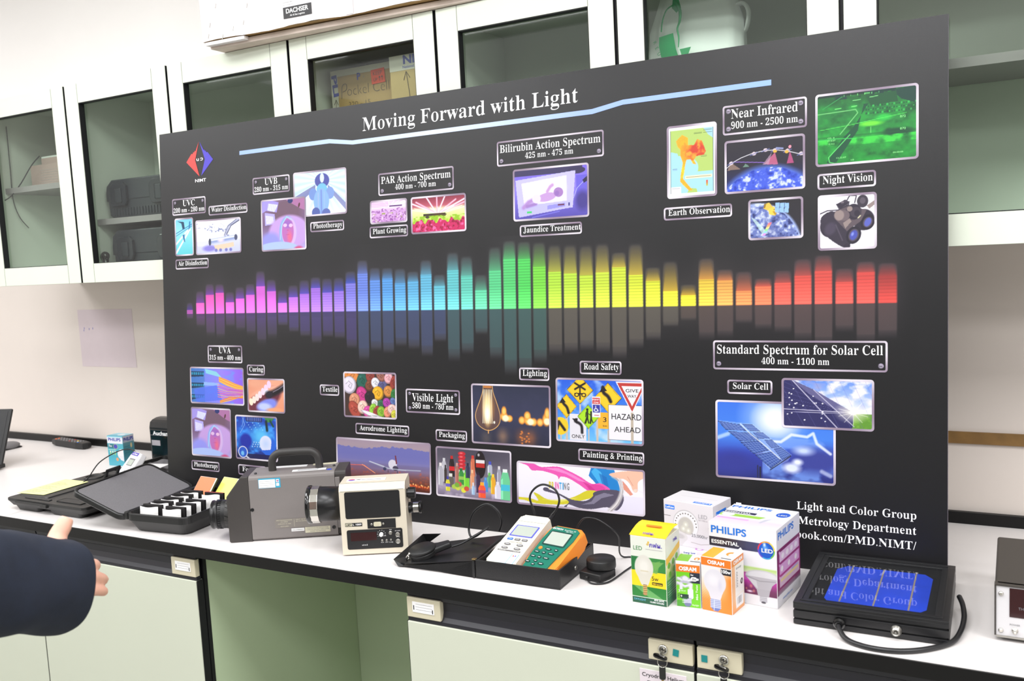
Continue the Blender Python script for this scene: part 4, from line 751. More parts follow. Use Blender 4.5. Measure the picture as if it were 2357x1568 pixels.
def f_print(c):
    c.vg([(0, (245, 240, 250)), (.7, (240, 236, 248)), (1, (228, 222, 238))]); c.rect(.75, .6, 1, 1, (222, 216, 236), .5)
    def band(pts, w_, k, hi):
        c.ln(pts, w_, k); c.ln([(x, y-w_*.16) for x, y in pts], w_*.22, hi, .8)
    c.po([(.6, 0), (.78, .02), (.83, .5), (.72, .62), (.64, .38), (.58, .2)], (34, 130, 205)); c.po([(.63, .0), (.68, .1), (.7, .4), (.66, .35), (.6, .1)], (70, 175, 235)); c.po([(.66, .12), (.72, .2), (.74, .5), (.69, .42)], (28, 100, 180), .6)
    c.po(sm([(0, 0), (.12, 0), (.2, .08), (.33, .04), (.42, .12), (.52, .25), (.6, .38), (.68, .36), (.75, .5), (.68, .62), (.6, .6), (.5, .42), (.42, .3), (.36, .27), (.34, .34), (.32, .25), (.2, .17), (.12, .18), (.08, .07)], 4, True), (236, 90, 180)); c.po([(.22, .1), (.34, .08), (.45, .2), (.56, .36), (.5, .34), (.4, .2), (.3, .14)], (250, 150, 215), .8); c.el(.64, .48, .07, .09, (225, 70, 160), .1); c.po([(.53, .35), (.58, .4), (.66, .6), (.62, .62)], (200, 45, 135), .6)
    c.po(sm([(0, .86), (.1, .86), (.17, .9), (.13, .72), (.17, .74), (.24, .84), (.36, .84), (.48, .7), (.56, .56), (.63, .54), (.66, .62), (.6, .72), (.5, .82), (.4, .92), (.28, .96), (.15, .97), (.05, .92), (0, .92)], 4, True), (215, 205, 50)); c.po([(.2, .86), (.36, .88), (.5, .74), (.4, .8), (.3, .84)], (240, 235, 130), .7)
    c.po(sm([(.22, .58), (.28, .62), (.36, .7), (.45, .8), (.55, .8), (.61, .68), (.62, .58), (.7, .5), (.82, .5), (.85, .7), (.8, .95), (.72, .9), (.6, .98), (.5, .98), (.42, .92), (.4, 1), (.38, .98), (.42, .86), (.34, .72), (.24, .66)], 4, True), (86, 80, 100)); c.po([(.63, .66), (.7, .57), (.78, .6), (.68, .7), (.62, .85), (.52, .9), (.6, .8)], (150, 144, 168), .7); c.el(.235, .61, .025, .05, (86, 80, 100))
    c.ln(sm([(.77, .15), (.82, .25), (.835, .5), (.8, .78), (.74, .98)]), .1, (212, 206, 208)); c.ln([(.775, .17), (.825, .27), (.84, .5), (.805, .8), (.745, 1.0)], .04, (178, 170, 174)); c.ln(sm([(.77, .15), (.82, .25), (.835, .5), (.8, .78), (.74, .98)]), .012, (245, 242, 245))
    c.po(sm([(.74, .12), (.88, .02), (1.02, .02), (1.02, .12), (.96, .25), (.955, .45), (.94, .5), (.92, .47), (.9, .33), (.86, .22), (.8, .2)], 4, True), (240, 190, 165)); c.po([(.84, .25), (.88, .38), (.92, .55), (.9, .58), (.85, .45)], (225, 150, 130)); c.ln([(.88, .15), (.92, .35)], .012, (205, 130, 115), .8); c.el(.935, .46, .016, .04, (250, 215, 200), .3); c.ln([(.94, .42), (1, .5)], .01, (225, 220, 230))
def f_solar2(c):
    c.vg([(0, (95, 140, 235)), (.5, (190, 205, 245)), (.66, (240, 240, 250)), (1, (90, 150, 60))]); n = c.nz(6, 6, 4); c.bl(np.clip((n-.45)*5, 0, 1)*(c.Y < .66), (236, 232, 246)); c.bl(np.clip((.42-n)*4, 0, 1)*(c.Y < .6), (165, 165, 205), .7); c.rect(.6, .68, 1, 1, (98, 150, 52)); c.bl((c.nz(25, 20)-.5)*3*(c.Y > .68), (140, 190, 70), .6)
    c.po([(0, 0), (.1, 0), (.35, .2), (.8, .66), (.78, 1), (0, 1)], (48, 46, 96)); c.po([(.1, 0), (.35, .2), (.8, .66), (.6, .62), (.3, .3)], (112, 108, 150), .8); L = (205, 200, 225)
    for k in range(9): c.ln([(0, .12+.11*k-.3), (.8, .68)], .005, (110, 108, 165), .7); c.ln([(-.2+.14*k, 0), (.12+.13*k, 1)], .005, (110, 108, 165), .7)
    c.ln([(.1, 0), (.62, 1)], .018, L); c.ln([(.35, .2), (.8, .95)], .014, L); c.ln([(0, .63), (.8, .66)], .014, L); c.ln([(0, .68), (.8, .69)], .006, L)
    for k in range(34):
        a, b = c.rng.rand(2); x = .03+.6*a; y = .15*0+.1+.8*b
        if y > x*.9: c.el(x, y, .009, .012, (235, 232, 245))
    c.el(.78, .66, .22, .24, (255, 250, 235), 1.0, al=.9); c.el(.79, .66, .05, .06, (255, 255, 255), .6)
    for k in range(10): a = .3+2*PI*k/10; c.ln([(.79, .66), (.79+.2*math.cos(a)/c.r*1.5, .66+.25*math.sin(a))], .012, (255, 255, 245), .55)
def f_solar1(c):
    c.vg([(0, (60, 115, 225)), (.45, (70, 130, 230)), (.7, (52, 68, 175)), (1, (40, 46, 120))]); n = c.nz(5, 5, 4); c.el(.5, .18, .34, .42, (190, 215, 252), 1.0); c.el(.52, .22, .24, .3, (250, 250, 255), .8); c.bl(np.clip((n-.5)*5, 0, 1)*(c.Y > .45)*(c.X > .4), (120, 160, 240), .8); c.el(.85, .72, .3, .22, (58, 66, 150), .6); c.el(.15, .8, .3, .22, (50, 56, 145), .7); c.el(.75, .6, .12, .08, (200, 215, 250), .8)
    c.ln([(.48, .5), (.56, .5), (.65, .4), (.78, .42), (.83, .37), (.86, .5), (.97, .62)], .035, (235, 240, 252), .85); c.ln([(.0, .49), (.1, .43)], .05, (205, 225, 252), .7); c.el(.65, .83, .1, .09, (225, 232, 252), .6); c.el(.7, .75, .06, .06, (235, 240, 255), .7); c.ln([(.9, .85), (.97, .9)], .05, (225, 232, 252), .6)
    c.rect(.355, .82, .365, 1, (40, 42, 78)); c.rect(.375, .84, .39, 1, (34, 36, 64)); K = (38, 42, 70)
    def pan(q4):
        Q = [((x-270)/770, (y-485)/545) for x, y in q4]; a, b, d, e = Q; mx_, my_ = sum(z[0] for z in Q)/4, sum(z[1] for z in Q)/4
        c.po(Q, K); c.po([(q[0]*.93+.07*mx_, q[1]*.93+.07*my_) for q in Q], (62, 88, 166))
        for k in range(1, 6): t = k/6; c.ln([(a[0]+(b[0]-a[0])*t, a[1]+(b[1]-a[1])*t), (e[0]+(d[0]-e[0])*t, e[1]+(d[1]-e[1])*t)], .0045, (150, 175, 225), .7); c.ln([(a[0]+(e[0]-a[0])*t, a[1]+(e[1]-a[1])*t), (b[0]+(d[0]-b[0])*t, b[1]+(d[1]-b[1])*t)], .0045, (150, 175, 225), .7)
    c.po([(.0, .255), (.32, .285), (.65, .66), (.62, .74), (.46, .86), (.36, .7), (.1, .38)], (205, 222, 250), .35)
    for q4 in (((275, 628), (425, 648), (475, 693), (330, 690)), ((345, 700), (500, 705), (560, 752), (430, 768)), ((432, 775), (552, 757), (622, 822), (520, 855)), ((530, 860), (642, 830), (706, 890), (635, 950)), ((445, 645), (512, 645), (566, 690), (495, 690)), ((515, 700), (582, 697), (632, 738), (550, 742)), ((590, 750), (642, 745), (694, 793), (640, 805)), ((655, 810), (702, 795), (768, 850), (710, 885))): pan(q4)
    c.ln([(.21, .29), (.3, .42), (.4, .53), (.55, .72)], .012, (240, 244, 252), .8); c.ln([(.47, .87), (.64, .68)], .012, K)
def overlay(r, items):
    P, at, lb = r
    for t, u, v, wu, h_, mt in items:
        (x, y), (x1, _) = at(u, v), at(u+wu, v); P.text(t, mt, (x+x1)/2, y, x1-x, h_, z=Z1+.0003)
    return r
mat('ink_lime', (140, 235, 140), .5); mat('ink_red', (190, 50, 56), .5); mat('print_y', (205, 190, 50), .5); mat('print_p', (222, 80, 165), .5); mat('print_c', (60, 160, 215), .5)
put(picture((0.0534,0.6733,0.1266,0.7788), f_air, 'printed picture of tube lamps along a turquoise corridor'))
put(picture((0.1352,0.6732,0.3066,0.7686), f_water, 'printed picture of a steel water lamp with splashing water'))
put(picture((0.4939,0.7546,0.6674,0.8695), f_bed, 'printed picture of a person lying in a blue light bed'))
put(picture((0.3806,0.6716,0.5344,0.8073), f_face, 'printed picture of a face under violet treatment lamps, upper copy', z=Z3))
put(picture((0.7387,0.7226,0.8496,0.7801), f_plant, 'printed picture of seedlings in mauve light')); put(picture((0.8599,0.6919,1.0144,0.7801), f_redplant, 'printed picture of red lettuce under pink lamps'))
put(picture((1.1381,0.7058,1.3232,0.8215), f_baby, 'printed picture of a newborn lying under violet lamps')); put(picture((1.4976,0.7303,1.6013,0.8778), f_map, 'printed relief map in orange on green and blue'))
put(picture((1.6165,0.7313,1.7714,0.8360), f_globe, 'printed picture of satellites orbiting the blue earth')); put(picture((1.6629,0.6376,1.7677,0.7170), f_sat, 'printed picture of a golden satellite with blue panels'))
put(overlay(picture((1.7903,0.7697,1.9691,0.9054), f_green, 'printed green night vision aerial picture'), [('872', .84, .43, .055, .004, 'ink_lime'), ('870', .84, .6, .055, .004, 'ink_lime'), ('OS- 0', .11, .635, .07, .0028, 'ink_lime'), ('M 0.07', .11, .675, .08, .0028, 'ink_lime'), ('G 0.2', .12, .72, .06, .0028, 'ink_lime'), ('12:32:07', .2, .93, .1, .0028, 'ink_lime'), ('10', .35, .975, .03, .0028, 'ink_lime'), ('00:00:00', .77, .92, .1, .0026, 'ink_lime')]))
put(picture((1.7942,0.6115,1.8987,0.7158), f_goggles, 'printed picture of black night vision goggles on white'))
put(picture((0.0993,0.2601,0.3041,0.3627), f_cables, 'printed picture of orange fibre cables in a blue rack')); put(picture((0.3159,0.2448,0.4492,0.3360), f_tooth, 'printed picture of teeth cured with a blue lamp'))
put(picture((0.0989,0.1129,0.2527,0.2497), f_face, 'printed picture of a face under violet treatment lamps, lower copy')); put(picture((0.2684,0.1145,0.4202,0.2349), f_lab, 'printed picture of blue laboratory glass and magnifier'))
put(picture((0.6447,0.2452,0.8082,0.3597), f_textile, 'printed picture of rolled cloth in many colours')); put(picture((0.6174,0.0686,0.9051,0.1933), f_aero, 'printed picture of an aeroplane landing at dusk'))
put(picture((0.9189,0.0689,1.1241,0.1878), f_pack, 'printed picture of many plastic bottles and fruit', px=1200)); put(picture((1.0200,0.2004,1.2250,0.3395), f_bulb, 'printed picture of a glowing filament bulb'))
put(overlay(picture((1.2378,0.2177,1.4421,0.3579), f_signs, 'printed picture of many road signs', px=1200), [('GIVE', .815, .18, .145, .007, 'ink_black'), ('WAY', .835, .265, .1, .0062, 'ink_black'), ('HAZARD', .65, .62, .34, .0125, 'ink_black'), ('AHEAD', .68, .82, .3, .0115, 'ink_black'), ('ONLY', .175, .955, .155, .0075, 'ink_black'), ('3', .55, .67, .04, .010, 'ink_black'), ('km', .55, .745, .045, .0035, 'ink_black'), ('PERMIT', .43, .33, .08, .0035, 'ink_white'), ('ZONE', .44, .375, .06, .0035, 'ink_white')]))
r_ = picture((1.1374,0.0688,1.4435,0.1676), f_print, 'printed picture of paint pouring out of a can', px=1200)
for k, (t, mt) in enumerate((('P', 'print_y'), ('R', 'print_y'), ('I', 'print_p'), ('N', 'print_p'), ('T', 'print_c'), ('I', 'print_c'), ('N', 'ink_grey'), ('G', 'ink_grey'))):
    X_ = (.268, .292, .313, .332, .354, .374, .39, .416)[k]; (x, y) = r_[1](X_, .575); r_[0].text(t, mt, x, y, .0022 if t == 'I' else .0055, .0145, off=.03, z=Z1+.0003)
put(r_)
put(picture((1.7255,0.2718,1.8940,0.3685), f_solar2, 'printed picture of a solar roof and sunny meadow', z=Z3)); put(picture((1.5947,0.1647,1.8256,0.3216), f_solar1, 'printed picture of a solar tracker against blue sky'))
# ================================================================== things on the bench
R_ = math.radians
mat('sr_grey', (126, 120, 118), 0.5, bump=.15, bscale=900); mat('sr_dark', (62, 58, 56), 0.5, bump=.15, bscale=900); mat('handle_dark', (52, 50, 49), 0.5)
mat('sticker_cyan', (60, 165, 200), .4); mat('sticker_cream', (205, 200, 175), .5); mat('sr_label', (128, 122, 116), .5); mat('blue_dot', (60, 80, 200), .4)
# ---- grey spectroradiometer
t = root('spectroradiometer', 'large grey carrying measuring camera with thick dark handle and lens, on the worktop', 'measuring instrument', (.6476, .0462, ZB), R_(31.5))
L_, D_, H_ = .251, .0975, .154
def body_prism(x0, x1, m, ch=.0, y0=0.0, y1=D_, h=H_, z0=.002):
    P = Part(); r = .009
    pr = [(y0+.004, z0), (y1-.004, z0), (y1, z0+.004), (y1, h-r)]+[(y1-r+r*math.cos(a), h-r+r*math.sin(a)) for a in (R_(30), R_(60), R_(90))]+[(y0+r-r*math.sin(a), h-r+r*math.cos(a)) for a in (0, R_(30), R_(60), R_(90))]+[(y0, z0+.004)]
    n = len(pr); P.add([(x0, y, z) for y, z in pr]+[(x1, y, z) for y, z in pr], [list(range(n))[::-1], list(range(n, 2*n))]+[(i, (i+1) % n, n+(i+1) % n, n+i) for i in range(n)], m)
    return P
body_prism(.0535, .2505, 'sr_grey').obj('body', t)
P = Part(); pr = [(0.0, .003), (.003, 0), (.053, 0), (.053, H_), (.036, H_), (.001, .110), (0, .107)]
P.M = Matrix(((1,0,0,0),(0,0,-1,D_),(0,1,0,0),(0,0,0,1))); P.prism([(x, y) for x, y in pr], 0, D_, 'sr_dark', .0025); P.obj('front_hood', t)
P = body_prism(.251, .276, 'sr_dark', y0=.003, y1=D_-.002, h=H_+.001); P.box((.2512, -.0005, .02), (.262, .004, .14), 'sr_grey', .001); P.obj('rear_cap', t)
P = Part(); hz = .1535; P.tube([(.1, .0485, hz), (.1, .0485, hz+.018), (.1035, .0485, hz+.031), (.114, .0485, hz+.040), (.13, .0485, hz+.0425), (.18, .0485, hz+.0425), (.196, .0485, hz+.040), (.206, .0485, hz+.031), (.2095, .0485, hz+.018), (.2095, .0485, hz)], .0092, 'handle_dark', 16, 5); P.obj('carrying_handle', t)
P = Part(Matrix(((0,0,-1,.001),(1,0,0,.0485),(0,-1,0,.057),(0,0,0,1))))
P.lathe([(.0345, 0), (.0345, .012), (.0335, .0135)], 'handle_dark', 40); P.lathe([(.0335, .0135), (.0335, .03), (.0325, .031)], 'plastic_black', 40)
for k in range(40):
    a = 2*PI*k/40; P.add([((.0335+q)*math.cos(a+w_), (.0335+q)*math.sin(a+w_), z_) for q in (0, .0009) for w_ in (-.03, .03) for z_ in (.024, .030)], [(4, 5, 7, 6), (0, 1, 5, 4), (2, 6, 7, 3), (0, 4, 6, 2), (1, 3, 7, 5)], 'satin_black')
for k in range(9):
    a0 = PI*(.62+.85*k/9); P.add([((.0347)*math.cos(a0+d), .0347*math.sin(a0+d), z_) for d, z_ in ((0, .003), (.05, .003), (.16, .0125), (.11, .0125))], [(0, 1, 2, 3)], 'gloss_black')
P.lathe([(.0325, .031), (.0345, .033), (.0345, .036), (.032, .0375), (.032, .042), (.0335, .044), (.0335, .047), (.030, .048), (.028, .044)], 'satin_black', 40, cap=False); P.lathe([(.028, .044), (.012, .040), (.0001, .039)], 'gloss_black', 40, cap=False); P.ball((.0, -.0345, .007), (.004, .001, .003), 'white', 10)
P.obj('lens', t)
P = Part(FRONT.copy()); S = lambda a, b, m, z: P.flat([(a[0], a[1]), (b[0], a[1]), (b[0], b[1]), (a[0], b[1])], m, z)
S((.076, .1245), (.1265, .1475), 'sticker_cyan', .0004); S((.0768, .1252), (.1145, .1448), 'white', .0006); S((.1165, .1372), (.1235, .1442), 'white', .0006); S((.1165, .1285), (.1235, .1355), 'white', .0006)
P.flat([(.1175, .1407), (.1198, .1432), (.1198, .1382)], 'logo_red', .0008); P.flat([(.1205, .1382), (.1205, .1432), (.1228, .1407)], 'logo_blue', .0008)
for k in range(4): S((.0785, .1268+.0045*k), (.111, .1271+.0045*k), 'ink_grey', .0008)
P.obj('calibration_sticker', t)
P = Part(FRONT.copy()); S((.107, .028), (.187, .050), 'sr_label', .0004)
for s_, x, y, w_ in (('SPECTRORADIOMETER', .1285, .0452, .037), ('CS-1000A', .1285, .0412, .017), ('CHROMA CS-1000', .1285, .0365, .03), ('MADE IN JAPAN', .1285, .0305, .018), ('INPUT 100 W', .166, .0452, .022), ('100 V AC ADAPTER', .168, .0412, .026)): P.text(s_, 'sticker_cream', x, y, w_, .0022, z=.0006)
P.box((.151, .030, .0005), (.1515, .048, .0006), 'sticker_cream'); P.obj('rating_label', t)
P = Part(FRONT.copy()); S((.1435, .0185), (.173, .0255), 'white', .0004); P.text('C/No.CX0002010', 'ink_black', .158, .0205, .026, .0028, z=.0006); S((.175, .013), (.233, .0265), 'sticker_cream', .0004)
for k, w_ in enumerate((.05, .053, .035)): P.text(('WARNING DO NOT REMOVE COVER', 'WARNING DO NOT OPEN COVER', 'REFER TO SERVICE')[k], 'ink_grey', .204, .0228-.004*k, w_, .0022, z=.0006)
P.obj('serial_label', t)
P = Part()
for x, y, rz_ in ((.098, .070, 0), (.150, .022, .05)): P.M = XF((x, y, H_), 0, 0, rz_); P.box((0, 0, 0), (.078, .017, .0006), 'white'); P.box((.012, .006, .0006), (.06, .011, .0008), 'ink_grey') if rz_ else None
P.M = XF((.19, .075, H_), 0, 0, .1); P.box((0, 0, 0), (.055, .015, .0006), 'sticker_cream'); P.M = XF((.236, .024, H_)); P.lathe([(.006, 0), (.006, .0006)], 'blue_dot', 20); P.obj('top_labels', t)
for x, z_ in ((.0575, .0755), (.2415, .0225)):
    P = Part(XF((x, .0002, z_), PI/2)); P.lathe([(.0042, 0), (.0042, .0012), (.003, .0016), (.0026, .0008)], 'satin_black', 18); P.obj('screw', t)
for x, y in ((.066, .022), (.243, .055)):
    P = Part(XF((x, y, H_-.001))); P.lathe([(.003, 0), (.003, .004), (.0018, .0045)], 'satin_black', 14); P.obj('screw', t)

# ---- cream luminance meter
mat('lmt_cream', (218, 208, 189), .38, metal=.1); mat('panel_black', (22, 22, 24), .45); mat('display_red', (46, 10, 14), .12)
t = root('luminance_meter', 'cream boxy luminance meter with chrome ringed lens and black front panels', 'measuring instrument', (.9642, .0667, ZB), R_(28.7))
P = Part(); pr = [(.0, .003), (.089, .003), (.089, .145), (.080, .157), (.012, .157), (.003, .150), (0, .143)]; n = len(pr)
P.add([(0, y, z) for y, z in pr]+[(.1426, y, z) for y, z in pr], [list(range(n))[::-1], list(range(n, 2*n))]+[(i, (i+1) % n, n+(i+1) % n, n+i) for i in range(n)], 'lmt_cream')
P.box((.003, -.0004, .143), (.1396, .0004, .1436), 'groove'); P.box((.002, .0135, .1568), (.1406, .0141, .1573), 'groove')
for x in (.02, .12):
    for y in (.015, .07): P.box((x-.005, y-.005, 0), (x+.005, y+.005, .003), 'rubber')
P.obj('body', t)
P = Part(Matrix(((1,0,0,0),(0,0,-1,0),(0,1,0,0),(0,0,0,1))))
P.prism(rrect(.0115, .0825, .1305, .1415, .004), .0, .0008, 'panel_black'); P.obj('side_plate', t)
P = Part(FRONT.copy()); P.flat([(.0093, .0655), (.0461, .0655), (.0461, .0732), (.0093, .0732)], 'panel_black', .0006); P.flat([(.0103, .0665), (.0243, .0665), (.0243, .0722), (.0103, .0722)], 'sticker_cream', .0008); P.text('LMT', 'panel_black', .0173, .0676, .0118, .0036, off=.03, z=.001); P.text('L 1009', 'ink_white', .0352, .0677, .0185, .0038, off=.015, z=.001); P.obj('maker_badge', t)
P = Part(FRONT.copy()); P.prism([(.0575, .0595), (.1185, .0585), (.1185, .0795), (.0575, .0795)], 0, .0012, 'panel_black'); 
P.prism(rrect(.0705, .0635, .0885, .0745, .003), .0012, .0028, 'steel'); P.prism(rrect(.0715, .0645, .0875, .0735, .0028), .0028, .0045, 'sticker_cream')
for k in range(5): P.prism(rrect(.0733+.0025*k, .070, .0741+.0025*k, .0708, .0003), .0045, .005, 'brass')
for k in range(4): P.prism(rrect(.0745+.0025*k, .0665, .0753+.0025*k, .0673, .0003), .0045, .005, 'brass')
for x in (.0668, .0922): P.M = FRONT @ XF((x, .069, .001)); P.lathe([(.0026, 0), (.0026, .0025), (.0015, .003)], 'steel', 12)
P.obj('serial_port', t)
P = Part(FRONT.copy()); P.prism(rrect(.0115, .0145, .1318, .0575, .004), 0, .0009, 'panel_black'); P.flat([(.0195, .033), (.0755, .033), (.0755, .0515), (.0195, .0515)], 'display_red', .0011)
for s_, x, y, w_, h_ in (('cd m-2', .049, .0222, .012, .003), ('TEST', .1063, .0537, .006, .0018), ('AC LOAD', .1215, .0505, .012, .0022), ('A-TRIP', .1215, .0368, .009, .0018), ('AUTO', .0925, .0408, .007, .0018), ('RUN', .0875, .0265, .006, .0018), ('DIM', .0968, .0265, .006, .0018), ('0 ADJ', .1062, .0262, .008, .0018)): P.text(s_, 'ink_white', x, y, w_, h_, z=.0012)
for k in range(8): a = PI*(.0+.18*k)-.3; P.box((.0863+.0085*math.cos(a)-.0004, .0457+.0085*math.sin(a)-.0008, .001), (.0863+.0085*math.cos(a)+.0004, .0457+.0085*math.sin(a)+.0008, .0012), 'ink_white')
P.obj('control_panel', t)
for nm, x, z_, r, pr in (('knob', .0863, .0457, .0044, [(.0044, 0), (.0042, .007), (.003, .0078)]), ('push_button', .1063, .0478, .0042, [(.0042, 0), (.0042, .002), (.0028, .002), (.0028, .004)]), ('socket', .1215, .0435, .005, [(.005, 0), (.005, .003), (.0036, .003), (.0036, .001)]), ('socket', .1215, .0285, .005, [(.0054, 0), (.0054, .0025), (.004, .0025), (.0035, .001)]), ('toggle_switch', .0875, .0318, .003, [(.0024, 0), (.0024, .0015), (.001, .0015), (.0013, .005)]), ('toggle_switch', .0968, .0318, .003, [(.0024, 0), (.0024, .0015), (.001, .0015), (.0013, .005)]), ('toggle_switch', .1062, .0325, .003, [(.002, 0), (.002, .0015), (.0012, .0015)])):
    P = Part(XF((x, -.0008, z_), PI/2)); P.lathe(pr, 'white' if nm == 'knob' else 'steel', 18); P.obj(nm, t)
P = Part(Matrix(((0,0,-1,.0),(1,0,0,.0445),(0,-1,0,.1065),(0,0,0,1))))
P.lathe([(.034, 0), (.034, .008), (.037, .009), (.0385, .046), (.0385, .05)], 'satin_black', 48, cap=False)
P.lathe([(.0408, .05), (.0412, .051), (.0412, .066), (.0408, .067)], 'chrome', 16, smooth=False)
P.lathe([(.0405, .067), (.0425, .069), (.0425, .075), (.0405, .077), (.038, .077), (.036, .07), (.02, .066), (.0001, .066)], 'gloss_black', 48, cap=False); P.box((-.0395, -.003, .01), (-.034, .003, .034), 'satin_black')
P.box((.0, .0335, .0), (.006, .036, .012), 'steel'); P.obj('lens', t)
P = Part(Matrix(((0,0,1,.1426),(1,0,0,.028),(0,1,0,.126),(0,0,0,1)))); P.lathe([(.0095, 0), (.0095, .003), (.0125, .0035), (.0125, .018), (.0115, .019)], 'satin_black', 20, smooth=False); P.obj('focus_knob', t)
P = Part(Matrix(((0,0,1,.1426),(1,0,0,.05),(0,1,0,.087),(0,0,0,1)))); P.lathe([(.0125, 0), (.0125, .006), (.0105, .007), (.0105, .010)], 'satin_black', 28, cap=False); P.lathe([(.0112, .010), (.0112, .022)], 'chrome', 18, smooth=False, cap=False); P.lathe([(.0118, .022), (.0135, .024), (.0135, .028), (.010, .029), (.008, .025), (.0001, .025)], 'satin_black', 28, cap=False); P.obj('eyepiece', t)
P = Part(); P.M = XF((.012, .03, .1572)); P.box((0, 0, 0), (.085, .022, .0005), 'white'); P.box((.032, .008, .0005), (.075, .0105, .0007), 'ink_grey'); P.text('NIMT', 'ink_black', .026, .008, .01, .005, off=.02, z=.0008)
P.flat([(.003+.0075*(1+math.cos(a)), .011+.006*math.sin(a)) for a in [R_(q) for q in range(0, 190, 15)]], 'logo_red', .0007); P.flat([(.003+.0075*(1+math.cos(a)), .011+.006*math.sin(a)) for a in [R_(q) for q in range(180, 370, 15)]], 'logo_blue', .0007); P.obj('inventory_label', t)

# ---- black leatherette case: tray + opened lid
t = root('meter_case', 'open black leatherette case holding two hand-held meters, lid folded down to the left', 'case', (1.306, .0566, ZB), R_(1.0))
P = Part(); w_, d_, h_, k_ = .1825, .168, .038, .0035
P.box((0, 0, 0), (w_, d_, .003), 'leather_black'); P.box((0, 0, .003), (w_, k_, h_), 'leather_black', .0008); P.box((0, d_-k_, .003), (w_, d_, h_), 'leather_black', .0008); P.box((0, k_, .003), (k_, d_-k_, h_-.002), 'leather_black', .0006); P.box((w_-k_, k_, .003), (w_, d_-k_, h_), 'leather_black', .0008)
P.obj('tray', t)
P = Part(XF((w_, .075, .018), 0, PI/2)); P.lathe([(.0045, 0), (.0045, .0012), (.003, .0022), (.001, .0022)], 'steel', 18); P.obj('press_stud', t)
P = Part()
c4 = [(-.0035, .003, .034), (-.020, .172, .034), (-.197, .130, .008), (-.186, .006, .008)]      # hinge front, hinge back, far end
V0 = [Vector(q) for q in c4]; nn = (V0[3]-V0[0]).cross(V0[1]-V0[0]).normalized(); nn = nn if nn.z > 0 else -nn
P.add([tuple(q) for q in V0]+[tuple(q-nn*.003) for q in V0], [(0, 1, 2, 3), (7, 6, 5, 4), (0, 3, 7, 4), (1, 5, 6, 2), (2, 6, 7, 3), (0, 4, 5, 1)], 'leather_black')
E0, E1 = V0[3], V0[2]; out = Vector((-.011, -.0, .004))
P.add([tuple(E0+Vector((.0, -.006, -.006))), tuple(E0+out*1.4), tuple(E1+out+Vector((.0, .0, .017))), tuple(E1+Vector((.036, .002, .026))), tuple(E1), tuple(E0+Vector((.012, -.004, -.003)))], [(0, 1, 2, 3, 4, 5), (5, 4, 3, 2, 1, 0)], 'leather_black')
P.add([tuple(V0[0]+Vector((0, -.003, 0))), tuple(E0+Vector((.0, -.006, -.006))), tuple(E0+Vector((.1, -.003, -.006))), (-.0065, .0, .001)], [(0, 1, 2, 3), (3, 2, 1, 0)], 'leather_black')
P.tube([(-.0035, .002, .0345), (-.012, .088, .0365), (-.020, .172, .0345)], .0022, 'leather_black', 8, 4); P.box((-.007, -.0015, .001), (-.0015, .002, .036), 'leather_black'); P.obj('lid', t)
P = Part(XF((-.0045, .004, .0375), 0, 0, 0)); P.box((-.004, -.003, -.001), (.004, .004, .0015), 'brass', .0005); P.obj('hinge_pin', t)
def slab(P, w_, l_, th, m, r=.01, bev=.004):
    P.prism(rrect(0, 0, w_, l_, r, 6), -th, 0, m, bev, 3)
def place(o, loc, yaw, tilt):
    o.location = loc; o.rotation_euler = (tilt, 0, yaw)
mat('meter_cream', (232, 226, 208), .45); mat('lcd', (178, 186, 176), .2); mat('lcd_blue', (92, 96, 196), .4); mat('btn_grey', (118, 116, 118), .5); mat('btn_blue', (66, 120, 205), .5); mat('meter_green', (18, 112, 92), .42); mat('boot_orange', (238, 138, 44), .5); mat('btn_dark', (14, 62, 54), .45); mat('sticker_line', (110, 180, 220), .5)
t = root('light_meter', 'cream hand-held light meter with blue framed display lying in the black case', 'meter', (0, 0, 0)); place(t, (1.3205, .0685, ZB+.034), -.046, .315)
P = Part(); slab(P, .069, .162, .026, 'meter_cream', .007); P.box((.002, .1395, -.001), (.067, .1401, .0003), 'groove'); P.obj('body', t)
P = Part(); P.prism(rrect(.0075, .088, .0615, .1255, .002), -.0005, .0008, 'lcd_blue'); P.prism(rrect(.0105, .0905, .0585, .1230, .0015), .0008, .0011, 'lcd'); P.obj('display', t)
for k, m in enumerate(('btn_blue', 'btn_grey', 'btn_grey')): P = Part(); P.prism(rrect(.0105+.017*k, .0745, .0225+.017*k, .0805, .001), -.0005, .0018, m); P.box((.0125+.017*k, .077, .0018), (.0205+.017*k, .078, .0019), 'white'); P.obj('button', t)
for x in (.0195, .0485):
    for y in (.048, .060): P = Part(XF((x, y, 0))); P.prism([(.0075*math.cos(a), .0033*math.sin(a)) for a in [2*PI*i/20 for i in range(20)]], -.0005, .0016, 'btn_grey'); P.box((-.004, -.0006, .0016), (.004, .0006, .0017), 'white'); P.obj('button', t)
P = Part(); P.text('LIGHT METER', 'btn_grey', .0345, .067, .03, .003, z=.0004); P.box((.0075, .0385, .0), (.0600, .0425, .0004), 'btn_grey'); P.text('DIGICON', 'white', .018, .0393, .015, .0022, z=.0006); P.text('LX-73', 'white', .051, .0393, .011, .0022, z=.0006)
P.box((.006, .002, 0), (.0625, .0325, .0004), 'sticker_line'); P.box((.007, .002, .0004), (.046, .0315, .0006), 'white'); P.box((.0475, .002, .0004), (.0615, .0315, .0006), 'white'); P.flat([(.05, .026), (.0535, .029), (.0535, .023)], 'logo_red', .0008); P.flat([(.0555, .023), (.0555, .029), (.059, .026)], 'logo_blue', .0008); P.obj('front_labels', t)
P = Part(); P.M = XF((.0575, .1615, -.012), -PI/2); P.lathe([(.0058, 0), (.0055, .006), (.0042, .010), (.0042, .017), (.0034, .030)], 'plastic_black', 16); P.obj('cable_plug', t)
